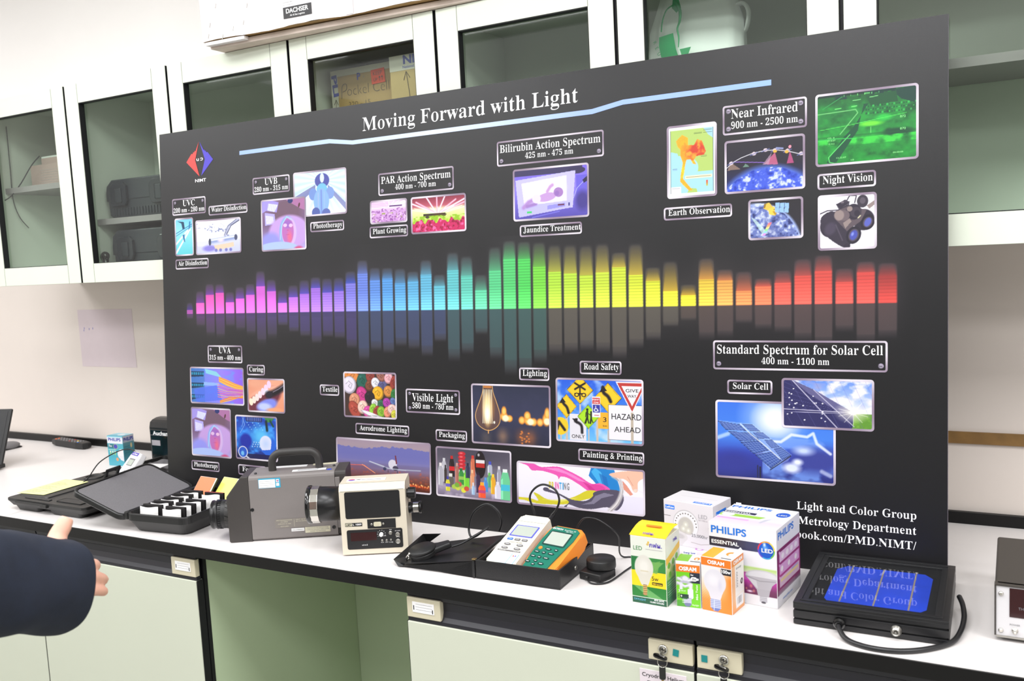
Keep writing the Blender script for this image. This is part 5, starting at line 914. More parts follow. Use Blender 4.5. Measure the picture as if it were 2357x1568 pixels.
tag(Part().tube([(1.3838, .2445, ZB+.0815), (1.394, .249, ZB+.0935), (1.4017, .25, ZB+.1148), (1.3932, .25, ZB+.1363), (1.367, .25, ZB+.1453), (1.3443, .25, ZB+.1345), (1.332, .25, ZB+.1131), (1.3413, .25, ZB+.08), (1.345, .252, ZB+.03), (1.335, .262, ZB+.0032), (1.30, .27, ZB+.0025), (1.268, .262, ZB+.0028)], .0023, 'cable', 10, 8).obj('meter_cable'), 'black cable looping up from the top of the cream light meter', 'cable')
t = root('data_logger', 'green and orange hand-held meter lying in the black case', 'meter', (0, 0, 0)); place(t, (1.3965, .080, ZB+.032), -.165, .422)
P = Part(); P.prism([(0, -.006), (.076, -.006), (.0775, .02), (.079, .1), (.0775, .118), (.067, .1255), (.010, .1255), (-.001, .118), (-.002, .1), (-.001, .02)], -.034, -.002, 'boot_orange', .006, 3); P.obj('rubber_boot', t)
P = Part(); P.prism([(.004, -.005), (.058, -.005), (.061, .02), (.0665, .055), (.0715, .085), (.071, .112), (.062, .119), (.012, .119), (.004, .112), (.0015, .08), (.002, .03)], -.006, .001, 'meter_green', .0025, 2); P.obj('body', t)
P = Part(); P.prism(rrect(.0095, .0615, .0625, .1035, .004), .0008, .0016, 'btn_dark'); P.prism(rrect(.0125, .065, .0595, .1, .0015), .0016, .0019, 'lcd'); P.obj('display', t)
P = Part(); P.text('EXTECH', 'white', .0085, .1085, .024, .0042, al='l', off=.03, z=.0013); P.text('EasyView 33', 'white', .037, .109, .026, .003, al='l', z=.0013); P.text('Light Meter', 'white', .06, .1055, .018, .002, al='r', z=.0013); P.obj('lettering', t)
for x, y, rx, ry, m in ((.010, .0515, .0042, .004, 'boot_orange'), (.029, .0515, .0075, .0028, 'btn_dark'), (.0475, .052, .0045, .0035, 'btn_dark'), (.0085, .040, .0065, .003, 'btn_dark'), (.025, .0405, .0045, .0036, 'btn_dark'), (.042, .0405, .0075, .003, 'btn_dark'), (.0075, .027, .0065, .003, 'btn_dark'), (.0225, .027, .0045, .0036, 'btn_dark'), (.0385, .027, .0075, .003, 'btn_dark'), (.0045, .011, .006, .0035, 'btn_dark'), (.0205, .016, .0042, .0032, 'btn_dark'), (.0205, .006, .0042, .0032, 'btn_dark'), (.036, .011, .007, .0035, 'btn_dark')):
    P = Part(XF((x+.004, y, .0008))); P.prism([(rx*math.cos(a), ry*math.sin(a)) for a in [2*PI*i/18 for i in range(18)]], 0, .0012, m); P.box((-rx*.5, -.0006, .0012), (rx*.5, .0006, .0013), 'white') if m == 'btn_dark' else None; P.obj('button', t)
# ---- round sensor head and its lead
t = root('light_sensor', 'round black sensor head on the worktop right of the black case', 'sensor', (1.530, .156, ZB), R_(-12))
P = Part(); P.prism([(-.0235, -.036), (.0225, -.036), (.0245, -.034), (.0275, -.005), (.026, .014), (.016, .026), (0, .030), (-.016, .026), (-.026, .014), (-.0275, -.005), (-.0255, -.034)], .0, .0165, 'plastic_black', .003, 3); P.box((-.011, -.0285, .0162), (.006, -.0245, .017), 'panel_black'); P.obj('base', t)
P = Part(); P.M = XF((0, .004, .0165)); P.lathe([(.0265, 0), (.0285, .001), (.029, .004), (.0285, .016), (.027, .0185), (.0001, .019)], 'plastic_black', 40); P.obj('cap', t)
P = Part(XF((-.006, -.036, .007), PI/2)); P.lathe([(.004, 0), (.0036, .004), (.0026, .005)], 'plastic_black', 14); P.obj('cable_gland', t)
tag(Part().tube([(1.4585, .206, ZB+.0690), (1.4656, .205, ZB+.0829), (1.4822, .2, ZB+.0985), (1.5092, .2, ZB+.098), (1.5375, .205, ZB+.080), (1.5435, .225, ZB+.0573), (1.535, .245, ZB+.02), (1.5355, .262, ZB+.004), (1.5476, .271, ZB+.0022), (1.566, .266, ZB+.0022), (1.571, .235, ZB+.0022), (1.567, .19, ZB+.0022), (1.5625, .14, ZB+.0022), (1.5555, .119, ZB+.0022), (1.5416, .109, ZB+.0022), (1.529, .109, ZB+.0028), (1.5195, .1155, ZB+.0055)], .0017, 'cable', 8, 8).obj('sensor_cable'), 'thin black lead running from the green meter to the round sensor head', 'cable')
# ---- sensor probe lying on the folded-down lid
t = root('sensor_probe', 'flat black sensor probe with keychain lying on the folded-down case lid', 'sensor', (1.1575, .094, ZB+.0165), R_(42)); t.rotation_euler = (R_(4), R_(-11), R_(42))
P = Part(); P.M = XF((0, 0, 0)); P.lathe([(.024, 0), (.0275, .002), (.0275, .009), (.026, .011)], 'plastic_black', 40, smooth=False); P.lathe([(.0275, .0112), (.0288, .0125), (.0288, .0165), (.027, .0185), (.0001, .0195)], 'plastic_black', 40); P.obj('sensor_head', t)
P = Part(); P.prism([(.018, -.016), (.058, -.010), (.060, -.007), (.060, .007), (.058, .010), (.018, .016)], .001, .014, 'plastic_black', .004, 3); P.obj('grip', t)
P = Part(); P.tube([(-.027, -.006, .016), (-.035, -.006, .012), (-.037, .0, .004), (-.034, .006, -.001), (-.029, .009, .0015)], .0014, 'chrome', 6, 4); P.ball((-.028, -.007, .0165), .003, 'chrome', 10); P.ball((-.03, .01, .003), .0028, 'chrome', 10); P.obj('keychain', t)
tag(Part().tube([(1.205, .128, ZB+.030), (1.2195, .146, ZB+.0335), (1.236, .172, ZB+.043), (1.2537, .2, ZB+.054), (1.2455, .206, ZB+.050), (1.228, .19, ZB+.036), (1.2125, .194, ZB+.033), (1.2059, .2, ZB+.0514), (1.2197, .2, ZB+.0848), (1.2519, .2, ZB+.106), (1.2767, .2, ZB+.0971), (1.2857, .205, ZB+.071), (1.274, .212, ZB+.0460)], .0024, 'cable', 10, 8).obj('probe_cable'), 'black cable coiled in a loop above the folded-down case lid', 'cable')
# ---- framed solar cell
mat('frame_black', (24, 24, 26), .35); mat('cell_blue', (36, 78, 226), .3, noise=.18, nscale=14); mat('cell_bed', (16, 17, 20), .5)
t = root('solar_cell_module', 'blue solar cell under glass in a grooved black frame', 'solar cell', (1.9155, .0645, ZB), R_(.5))
w_, d_, h_ = .2335, .2615, .0395
P = Part()
for z0, z1, i_ in ((.002, .0095, 0), (.0095, .0125, .0035), (.0125, .0245, 0), (.0245, .028, .0035), (.028, .0345, 0)): P.box((i_, i_, z0), (w_-i_, d_-i_, z1), 'frame_black', 0 if i_ else .0006)
fr = .021
for a, b in (((0, 0), (w_, fr)), ((0, d_-fr), (w_, d_)), ((0, fr), (fr, d_-fr)), ((w_-fr, fr), (w_, d_-fr))): P.box((*a, .0345), (*b, h_), 'frame_black', .0007)
g_ = .009
for a, b in (((g_, g_), (w_-g_, g_+.003)), ((g_, d_-g_-.003), (w_-g_, d_-g_)), ((g_, g_+.003), (g_+.003, d_-g_-.003)), ((w_-g_-.003, g_+.003), (w_-g_, d_-g_-.003))): P.box((*a, h_-.0002), (*b, h_+.0012), 'frame_black', .0004)
for a in (.012, w_-.012):
    for b in (.012, d_-.012): P.box((a-.006, b-.006, 0), (a+.006, b+.006, .0022), 'rubber')
P.obj('frame', t)
Part().box((fr, fr, .0340), (w_-fr, d_-fr, .0350), 'cell_bed').obj('backing', t)
P = Part(); x0, y0 = 0, 0; cc_ = [(.0425, .0445), (.0475, .0345), (.191, .0345), (.199, .047), (.2005, .191), (.187, .2095), (.058, .2095), (.0425, .188)]
P.prism(cc_, .035, .0354, 'cell_blue'); P.obj('cell', t)
mat('busbar', (214, 200, 180), .35, metal=.6)
for x in (.0675, .12, .173): P = Part(); P.box((x-.0013, .035, .0354), (x+.0013, .212, .0358), 'busbar'); P.ball((x, .2125, .0358), (.0035, .0028, .0015), 'steel', 10) if x != .12 else None; P.obj('busbar', t)
Part().box((fr-.0005, fr-.0005, .0372), (w_-fr+.0005, d_-fr+.0005, .0386), 'clear_pane').obj('glass_cover', t)
P = Part(XF((.0735, 0, .0155), PI/2)); P.lathe([(.0085, 0), (.0085, .004), (.0095, .0045), (.0095, .010), (.007, .013), (.006, .017)], 'gloss_black', 12, smooth=False); P.obj('cable_gland', t)
P = Part(XF((.158, 0, .0145), PI/2)); P.lathe([(.0085, 0), (.0085, .002), (.006, .003), (.0058, .011), (.0045, .011), (.0042, .007), (.002, .007), (.0015, .010)], 'steel', 24); P.obj('bnc_socket', t)
tag(Part().tube([(1.9894, .0475, ZB+.0155), (1.9925, .040, ZB+.0125), (2.0015, .028, ZB+.0065), (2.018, .0165, ZB+.0046), (2.048, .0085, ZB+.0045), (2.085, .014, ZB+.0045), (2.12, .036, ZB+.0045), (2.151, .072, ZB+.0048), (2.1625, .105, ZB+.010), (2.1665, .15, ZB+.016), (2.163, .19, ZB+.022), (2.157, .215, ZB+.026)], .0042, 'cable', 12, 8).obj('power_cable'), 'thick black cable curving round the front of the solar cell frame', 'cable')
# ---- instrument at the right edge
mat('psu_dark', (58, 54, 50), .45); mat('psu_face', (206, 204, 206), .4)
t = root('bench_instrument', 'dark bench meter with silver front panel at the right edge of the worktop', 'measuring instrument', (2.2122, .1185, ZB), R_(-.5))
P = Part(); P.box((-.002, .003, .009), (.236, .245, .0905), 'psu_dark', .004, 3); P.box((-.0025, -.002, .009), (.0, .012, .0895), 'psu_dark'); P.box((-.0025, -.002, .0885), (.236, .012, .0905), 'psu_dark'); P.obj('housing', t)
P = Part(); P.box((.0, -.0005, .0095), (.234, .003, .0885), 'psu_face'); P.box((0, -.002, .0065), (.234, .004, .0095), 'steel'); P.obj('front_panel', t)
P = Part(); P.box((.018, -.0012, .0405), (.15, -.0004, .0865), 'display_red'); P.M = XF((0, -.0014, 0)) @ FRONT; P.text('THERMOMETER', 'ink_grey', .05, .0535, .04, .004); P.obj('display', t)
P = Part(XF((0, -.0008, 0)) @ FRONT); P.text('POWER', 'ink_grey', .0255, .027, .014, .0028); P.obj('lettering', t)
for x, z_ in ((.0065, .0765), (.0065, .0175)): P = Part(XF((x, -.0004, z_), PI/2)); P.lathe([(.0036, 0), (.0036, .002), (.002, .003)], 'chrome', 14); P.obj('screw', t)
P = Part(XF((.0255, -.0004, .0195), PI/2)); P.lathe([(.0045, 0), (.0045, .002), (.002, .002), (.0026, .010), (.0015, .011)], 'chrome', 16); P.obj('toggle_switch', t)
for x in (.02, .21):
    for y in (.02, .22): P = Part(XF((x, y, 0))); P.lathe([(.007, 0), (.008, .0095)], 'rubber', 14); P.obj('foot', t)
# ---- lamp cartons
mat('card_white', (240, 238, 240), .4); mat('card_cream', (236, 236, 222), .45); mat('flap_yellow', (248, 206, 40), .4); mat('osram_orange', (240, 130, 40), .4); mat('philips_blue', (20, 110, 205), .4); mat('leaf_green', (40, 130, 60), .4); mat('lime', (120, 205, 30), .4); mat('plum', (150, 45, 110), .4); mat('lekise_blue', (40, 120, 225), .4); mat('egat_violet', (80, 60, 170), .4); mat('teal_box', (60, 170, 190), .4); mat('navy_text', (50, 60, 160), .4); mat('soft_grey_ink', (170, 165, 170), .5); mat('pink_ink', (225, 150, 215), .4); mat('sky_ink', (110, 190, 225), .4)
def carton(t, w_, d_, h_, m, front=None, side=None, topfn=None, px=2600, bev=.0006):
    P = Part(); P.box((0, 0, 0), (w_, d_, h_), m, bev)
    z = .0003
    if front: P.M = FRONT.copy(); c = Cv(w_, h_, w_*px); front[0](c); P.grid(.0006, .0006, w_-.0006, h_-.0006, c, 'ink_card', z); front[1](P) if len(front) > 1 else None
    if side: P.M = XF((w_, 0, 0)) @ SIDE; c = Cv(d_, h_, d_*px*.6); side[0](c); P.grid(.0006, .0006, d_-.0006, h_-.0006, c, 'ink_card', z); side[1](P) if len(side) > 1 else None
    if topfn: P.M = XF((0, 0, h_)); c = Cv(w_, d_, w_*px*.7); topfn[0](c); P.grid(.0006, .0006, w_-.0006, d_-.0006, c, 'ink_card', z); topfn[1](P) if len(topfn) > 1 else None
    return P.obj('carton', t)
TZ = .0006
# EGAT 5 W carton
def f(c):
    c.vg([(0, (236, 238, 226)), (1, (236, 238, 226))]); c.rect(0, .3, 1, .51, (40, 120, 62)); c.po([(.45, .3), (1, .3), (1, .5), (.6, .51)], (60, 140, 66)); c.po([(.55, .36), (.95, .35), (.7, .48)], (150, 200, 110), .6); c.rect(0, .51, 1, .74, (250, 222, 36)); c.po([(.58, .52), (.7, .36), (.85, .33), (.75, .53)], (120, 180, 90), .8)
    c.rect(0, .74, 1, .9, (40, 130, 52)); c.po([(.05, .74), (.5, .9), (.9, .9), (.35, .74)], (150, 205, 130), .6); c.rect(0, .9, 1, .91, (225, 238, 225)); c.rect(0, .91, 1, 1, (28, 92, 62))
    c.el(.37, .46, .27, .19, (228, 224, 214), .1); c.po([(.12, .5), (.62, .5), (.52, .66), (.47, .72), (.29, .72), (.23, .66)], (226, 221, 208)); c.el(.37, .44, .2, .13, (240, 236, 228), .6); c.ln([(.28, .51), (.48, .51)], .02, (210, 196, 160), .6); c.rect(.33, .71, .44, .83, (150, 110, 60))
    for k in range(4): c.rect(.32, .725+.028*k, .45, .735+.028*k, (225, 190, 120))
    for k in range(8): c.rect(.25, .72+.012*k, .27, .724+.012*k, (60, 60, 50)); c.rect(.49, .72+.012*k, .51, .724+.012*k, (60, 60, 50))
    c.el(.38, .85, .08, .03, (190, 140, 90), .4); c.el(.52, .075, .03, .02, (235, 185, 60), .3); c.el(.5, .105, .05, .02, (225, 190, 110), .4)
def ft(P):
    P.text('LED', 'leaf_green', .014, .0985, .0165, .0075, off=.0, z=TZ); P.text('กฟผ.', 'egat_violet', .0485, .1065, .0235, .0075, off=.02, z=TZ); P.box((.029, .1015, TZ-.0001), (.061, .1021, TZ), 'soft_grey_ink')
    P.text('5w', 'ink_black', .0455, .0455, .0125, .0075, z=TZ); P.prism(rrect(.0395, .0375, .0595, .0425, .001), TZ-.0002, TZ, 'ink_black'); P.text('400 lumen', 'flap_yellow', .0495, .0385, .018, .0028, off=.02, z=TZ+.0003)
    P.text('DAYLIGHT', 'sky_ink', .004, .0055, .0225, .0036, al='l', z=TZ); P.text('85% SAVE', 'white', .061, .0085, .0185, .003, al='r', off=.02, z=TZ); P.text('15,000 HOURS', 'white', .061, .004, .0265, .0028, al='r', off=.02, z=TZ)
def fs(c):
    c.vg([(0, (238, 238, 228)), (.45, (230, 236, 220)), (.62, (90, 165, 90)), (1, (30, 110, 70))]); c.po([(0, .3), (1, .17), (1, .27), (0, .4)], (248, 200, 80)); c.rect(0, .42, .55, .62, (225, 235, 120), .5)
    for x, y in ((.2, .42), (.5, .4), (.75, .36), (.25, .56), (.55, .52)): c.el(x, y, .1, .045, (120, 190, 60), .2)
    for k in range(7): c.rect(.08, .66+.035*k, .6+.04*(k % 3), .668+.035*k, (200, 225, 200), .7)
t = root('lamp_box', 'green, yellow and white lamp carton with a yellow raised lid, front left of the cartons', 'lamp box', (1.634, .058, ZB), R_(-2.6), 'lamp cartons on the worktop')
carton(t, .0665, .068, .124, 'card_cream', (f, ft), (fs, lambda P: P.text('กฟผ.', 'egat_violet', .046, .1085, .02, .0065, off=.02, z=TZ)))
P = Part()
v = [(-.001, .004+.015*j, .1245+.010*math.sin(j/4*PI*.62)) for j in range(5)]
V = []; 
for x in (-.0015, .068): V += [(x, y-.004, z_) for _, y, z_ in v]
for x in (-.0015, .068): V += [(x, y-.004, z_+.0007) for _, y, z_ in v]
P.add(V, [(i, i+1, 6+i, 5+i) for i in range(4)]+[(10+i, 15+i, 16+i, 11+i) for i in range(4)]+[(i, 10+i, 11+i, i+1) for i in range(4)]+[(5+i, 6+i, 16+i, 15+i) for i in range(4)]+[(0, 5, 15, 10), (4, 14, 19, 9)], 'flap_yellow')
P.M = XF((0, 0, .1264), .45); P.text('กฟผ.', 'egat_violet', .034, .003, .022, .006, off=.02, z=.0004); P.M = XF((0, .024, .1347), .25); P.prism(rrect(.02, .002, .05, .007, .002), 0, .0006, 'osram_orange'); P.obj('top_flap', t)
# small twisted lamp carton
def f(c):
    c.rect(0, 0, 1, 1, (118, 208, 34)); c.rect(0, 0, 1, .06, (245, 245, 240)); c.rect(0, .06, 1, .23, (240, 128, 40)); c.rect(.57, .23, 1, .46, (40, 46, 62)); c.rect(0, .86, .55, 1, (70, 150, 60), .7)
    W_ = (232, 230, 240); G_ = (190, 188, 206)
    for y, sx in ((.4, .28), (.5, .3)): c.ln([(.36-sx, y-.02), (.36, y+.05), (.36+sx*.9, y), (.36, y-.07), (.36-sx, y-.0)], .06, G_); c.ln([(.36-sx, y-.03), (.36, y+.04), (.36+sx*.9, y-.01)], .04, W_)
    c.el(.38, .37, .12, .05, W_); c.ln([(.2, .5), (.2, .62)], .07, W_); c.ln([(.6, .5), (.6, .65)], .08, W_); c.rect(.47, .6, .7, .78, W_); c.el(.58, .78, .12, .04, W_); c.rect(.3, .78, .62, .93, (170, 170, 200)); c.el(.46, .94, .14, .05, (120, 125, 165))
    for k in range(4): c.ln([(.24, .8+.035*k), (.6, .79+.035*k)], .012, (235, 235, 245))
    c.rect(.04, .62, .45, .7, (130, 215, 50)); c.rect(.04, .72, .5, .81, (30, 60, 50)); c.rect(.06, .73, .13, .8, (150, 220, 60)); c.rect(.2, .79, .45, .83, (30, 90, 50))
def ft(P):
    P.text('OSRAM', 'white', .0215, .0668, .031, .0068, off=.035, z=TZ); P.prism(rrect(.0265, .0485, .0375, .056, .0035), TZ-.0002, TZ, 'white'); P.prism(rrect(.037, .0505, .0405, .054, .001), TZ-.0002, TZ, 'white'); P.text('25w', 'ink_black', .0325, .0505, .0075, .0038, off=.01, z=TZ+.0003); P.text('5w', 'white', .029, .0583, .005, .003, off=.02, z=TZ)
    P.text('3', 'white', .0055, .027, .003, .0045, z=TZ); P.text('YEAR LIFE', 'white', .0125, .0285, .009, .002, z=TZ); P.text('1', 'leaf_green', .0043, .0185, .0015, .0035, z=TZ+.0002); P.text('9', 'white', .009, .018, .0025, .0035, off=.02, z=TZ+.0002)
    M0 = P.M.copy(); P.M = M0 @ XF((.0385, .0155, 0), 0, 0, PI/2); P.text('Mini Twist', 'card_cream', 0, 0, .027, .0035, al='l', off=.015, z=TZ); P.M = M0; P.text('Daylight', 'card_cream', .034, .004, .012, .0028, z=TZ)
t = root('lamp_box', 'small lime green lamp carton with an orange band, wedged between two larger cartons', 'lamp box', (1.7135, .068, ZB), R_(4.5), 'lamp cartons on the worktop')
def ftop(c): c.rect(0, 0, 1, 1, (242, 242, 238)); c.rect(0, 0, .52, 1, (140, 205, 60)); c.el(.8, .55, .12, .2, (240, 150, 50), .1); c.el(.8, .6, .05, .12, (250, 245, 235), .2); c.rect(.6, .9, 1, 1, (50, 45, 45))
carton(t, .0435, .038, .083, 'card_white', (f, ft), None, (ftop,))
P = Part(); P.M = XF((0, .037, .083), R_(-20)); P.box((.005, -.002, 0), (.030, -.001, .006), 'card_white'); P.M = P.M @ XF((0, -.0022, 0)) @ FRONT; P.text('Energy Saver', 'navy_text', .0175, .0015, .022, .003, off=.03); P.obj('top_flap', t)
# 100 W carton
def f(c):
    c.vg([(0, (238, 236, 238)), (.35, (240, 236, 236)), (.6, (250, 205, 160)), (.8, (244, 152, 66)), (1, (240, 140, 46))]); c.bl(np.clip((c.X-.55)*2.5, 0, 1)*np.clip((c.Y-.12)*4, 0, 1), (240, 138, 44)); c.rect(0, 0, 1, .15, (240, 128, 36)); c.bl(((np.sin(c.X*80)*np.sin(c.Y*130)) > .4)*np.clip((c.Y-.5)*2, 0, .7)*(c.X < .45), (240, 130, 40))
    c.rect(.66, .17, 1, .285, (36, 32, 38)); c.el(.45, .44, .37, .235, (228, 224, 232), .06); c.po([(.1, .5), (.81, .5), (.68, .66), (.62, .77), (.3, .77), (.24, .66)], (226, 221, 230)); c.el(.4, .4, .26, .15, (238, 234, 240), .7); c.el(.62, .5, .1, .15, (216, 212, 226), .8)
    c.rect(.29, .765, .63, .93, (150, 160, 205)); c.po([(.3, .93), (.62, .93), (.53, .985), (.4, .985)], (110, 125, 190)); c.ln([(.42, .78), (.4, .97)], .02, (220, 225, 245), .7)
    for k in range(5): c.ln([(.28, .79+.032*k), (.64, .78+.032*k)], .01, (225, 230, 245))
def ft(P): P.text('OSRAM', 'white', .028, .0855, .031, .0062, off=.035, z=TZ); P.text('100w', 'white', .0465, .0725, .0165, .0058, off=.025, z=TZ)
def fs(c):
    c.rect(0, 0, 1, 1, (238, 205, 170)); c.vg([(0, (240, 140, 50)), (.13, (240, 140, 50)), (.14, (242, 235, 228)), (.75, (240, 228, 215)), (1, (240, 150, 70))]); c.rect(0, .14, .25, 1, (242, 150, 70), .6); c.rect(.28, .2, .95, .7, (240, 236, 232)); c.rect(.3, .72, .9, .93, (240, 238, 240))
    for k in range(11): c.rect(.4+.035*k, .75, .41+.035*k+.01*(k % 2), .88, (60, 60, 70))
    c.el(.8, .5, .1, .055, (50, 45, 45), .1)
    for k in range(6): c.rect(.34, .3+.05*k, .5, .305+.05*k, (90, 90, 95)); c.el(.42, .28+.05*k, .05, .012, (120, 118, 125), .3)
t = root('lamp_box', 'orange and white frosted bulb carton, in front of the large lamp carton', 'lamp box', (1.759, .070, ZB), R_(-8), 'lamp cartons on the worktop')
def ftop(c): c.rect(0, 0, 1, 1, (242, 241, 240)); c.rect(0, 0, .42, 1, (248, 176, 40)); c.el(.78, .42, .16, .2, (242, 150, 50), .1); c.el(.78, .48, .06, .12, (250, 245, 235), .2); c.rect(.62, .86, 1, .94, (60, 55, 55))
carton(t, .056, .053, .0965, 'card_white', (f, ft), (fs, lambda P: (P.text('OSRAM', 'white', .027, .0865, .038, .0062, off=.03, z=TZ), P.text('Energy', 'ink_grey', .030, .075, .022, .0034, z=TZ), P.text('E', 'white', .0425, .0465, .003, .004, off=.03, z=TZ))), (ftop,))
P = Part(); P.add([(.057, 0, .0965), (.057, .053, .0965), (.0515, .053, .1035), (.0515, .010, .1015), (.0565, 0, .0965), (.0565, .053, .0965), (.051, .053, .1035), (.051, .010, .1015)], [(0, 1, 2, 3), (7, 6, 5, 4), (0, 4, 5, 1), (1, 5, 6, 2), (2, 6, 7, 3), (3, 7, 4, 0)], 'card_white'); P.obj('side_flap', t)
# large PAR lamp carton
def f(c):
    c.vg([(0, (240, 238, 244)), (.5, (240, 240, 244)), (.52, (190, 222, 130)), (.58, (225, 235, 205)), (.6, (205, 70, 175)), (.7, (188, 60, 160)), (.8, (120, 45, 95)), (.86, (105, 40, 80)), (.87, (242, 240, 244)), (1, (242, 240, 244))]); c.rect(0, 0, 1, .49, (241, 239, 245)); c.vg0 = None; c.rect(0, .19, .78, .31, (46, 40, 56)); c.bl((np.abs(c.Y-.25) < .06)*np.clip((c.X-.3)*2, 0, 1)*(c.X < .78), (70, 76, 122)); c.po([(.0, .62), (1, .6), (1, .68), (0, .7)], (225, 110, 205), .6)
    for x, y, r in ((.62, .76, .03), (.55, .8, .02), (.66, .82, .025), (.72, .7, .02), (.5, .72, .02)): c.el(x, y, r, r, (235, 150, 130), .6, al=.6)
    c.el(.6, .83, .06, .02, (255, 235, 250), .8); c.el(.855, .27, .125, .115, (120, 90, 200), .06); an = np.arctan2(c.Y-.27, (c.X-.855)*c.r); d = np.hypot((c.X-.855)/.125, (c.Y-.27)/.115)
    for k, cc in enumerate(((235, 60, 60), (245, 170, 40), (250, 230, 60), (120, 200, 60), (60, 170, 220), (110, 80, 200))): c.bl((d < 1)*(d > .84)*(np.abs(np.mod(an+PI, 2*PI)/(2*PI)*6-k-.5) < .55), cc)
    c.bl((d < .86)*1., (26, 90, 200)); c.el(.84, .24, .06, .05, (90, 160, 245), .8); c.el(.83, .2, .03, .04, (240, 250, 255), .9)
    c.el(.79, .62, .25, .085, (206, 204, 210), .06); c.el(.79, .615, .225, .065, (226, 224, 230), .2); c.po([(.54, .63), (1, .63), (1, .66), (.93, .72), (.9, .79), (.7, .79), (.63, .72)], (192, 188, 196)); c.po([(.56, .65), (.7, .68), (.72, .78), (.64, .72)], (222, 220, 226), .7); c.ln([(.55, .64), (.75, .68), (.98, .66)], .012, (150, 146, 154), .7); c.po([(.7, .78), (.9, .78), (.88, .87), (.72, .87)], (186, 182, 190)); c.rect(.745, .87, .855, .94, (176, 174, 184)); c.el(.8, .95, .04, .015, (90, 88, 96), .3)
    for k in range(3): c.ln([(.74, .885+.02*k), (.86, .88+.02*k)], .006, (240, 240, 245))
def ft(P):
    P.text('PHILIPS', 'philips_blue', .0045, .1215, .0655, .0125, al='l', off=.022, z=TZ); P.text('ESSENTIAL', 'white', .005, .102, .051, .0065, al='l', off=.02, z=TZ); P.text('LED', 'white', .107, .0985, .020, .0068, off=.02, z=TZ)
def fs(c):
    c.vg([(0, (240, 238, 244)), (.26, (236, 234, 242)), (.27, (130, 45, 100)), (.6, (185, 70, 150)), (.78, (150, 55, 115)), (.84, (130, 110, 130)), (.85, (240, 238, 244)), (1, (240, 238, 244))]); c.rect(0, .27, .06, .85, (110, 35, 80), .5)
    for k, cc in enumerate(((228, 190, 225), (224, 168, 220), (226, 190, 220))): c.rect(.1, .31+.16*k, .95, .44+.16*k, cc); c.el(.1, .31+.16*k, .02, .02, cc)
    for k in range(4): c.el(.24+.19*k, .375, .06, .035, (245, 235, 245), .2); c.el(.2+.3*(k % 3), .535, .05, .035, (245, 235, 245), .2)
    c.rect(.14, .66, .9, .7, (240, 220, 150), .8); c.rect(.6, .64, .9, .66, (170, 160, 225), .8)
    for k in range(4): c.rect(.06, .79+.015*k, .75, .795+.015*k, (225, 200, 220), .6)
t = root('lamp_box', 'large white and plum lamp carton, rightmost of the cartons', 'lamp box', (1.7565, .131, ZB), R_(-7), 'lamp cartons on the worktop')
def ftop(c): c.vg([(0, (244, 242, 246)), (.6, (242, 240, 244)), (.75, (236, 216, 240)), (1, (240, 230, 244))]); c.rect(0, .36, .5, .46, (50, 45, 62)); c.po([(0, .5), (.68, .5), (.62, .62), (0, .62)], (165, 215, 60)); c.el(.12, .55, .1, .08, (235, 240, 230), .2); c.el(.86, .28, .1, .12, (26, 90, 200), .1); c.rect(.02, .7, .5, .76, (225, 150, 220), .6); c.el(.85, .55, .13, .08, (230, 228, 234), .2); c.po([(.7, .6), (.78, .55), (.7, .8), (.66, .78)], (205, 203, 210))
carton(t, .1235, .122, .1405, 'card_white', (f, ft), (fs, lambda P: (P.text('PHILIPS', 'philips_blue', .006, .121, .082, .0125, al='l', off=.022, z=TZ), P.text('www.philips.com', 'philips_blue', .026, .009, .05, .004, al='l', z=TZ))), (ftop, lambda P: (P.text('PHILIPS', 'philips_blue', .004, .1, .075, .011, al='l', off=.022, z=TZ), P.text('ESSENTIAL', 'white', .003, .0675, .05, .006, al='l', off=.02, z=TZ), P.text('LED', 'white', .106, .0825, .016, .005, off=.02, z=TZ))))
P = Part(); P.box((.004, .121, .139), (.014, .1216, .1435), 'card_white'); P.obj('tuck_tab', t)
# spot lamp carton standing on a flat carton
def f(c):
    c.vg([(0, (238, 232, 236)), (.5, (232, 226, 228)), (1, (240, 236, 240))]); c.el(.45, .5, .26, .33, (200, 196, 198), .04); c.el(.45, .51, .25, .32, (244, 242, 244), .04); c.el(.45, .55, .16, .22, (205, 200, 192), .15); c.rect(0, .72, 1, 1, (238, 234, 238))
    for k in range(13): a = PI*(1+k/12); c.el(.45+.215*math.cos(a), .52+.27*math.sin(a), .013, .016, (120, 112, 108), .2)
    for x, y in ((.4, .6), (.5, .63), (.45, .5)): c.el(x, y, .07, .09, (222, 220, 205), .5); c.el(x, y, .03, .04, (245, 245, 235), .6)
    c.rect(0, .70, .75, .71, (225, 220, 224)); c.el(.28, .8, .2, .13, (226, 222, 222), .1); c.el(.28, .79, .16, .08, (205, 200, 200), .3); c.po([(.1, .84), (.46, .84), (.36, 1), (.22, 1)], (224, 220, 222)); c.ln([(.55, .88), (.75, .9), (1, .84)], .012, (190, 180, 180)); c.rect(.0, .35, .14, .36, (120, 112, 112)); c.rect(.9, .5, 1, .505, (150, 145, 145))
def ft(P): P.prism(rrect(.0035, .0705, .0245, .0785, .0008), TZ-.0003, TZ-.0001, 'lekise_blue'); P.text('LeKise', 'white', .014, .0725, .018, .0042, off=.02, z=TZ); P.text('LED', 'soft_grey_ink', .086, .0615, .019, .0075, off=.01, z=TZ); P.text('SET MR16', 'soft_grey_ink', .086, .056, .019, .003, z=TZ); P.text('25,000hr', 'ink_grey', .078, .0225, .035, .006, z=TZ)
t = root('lamp_box', 'white and grey spot lamp carton standing behind the others', 'lamp box', (1.6320, .247, ZB+.0502), R_(-12), 'lamp cartons on the worktop')
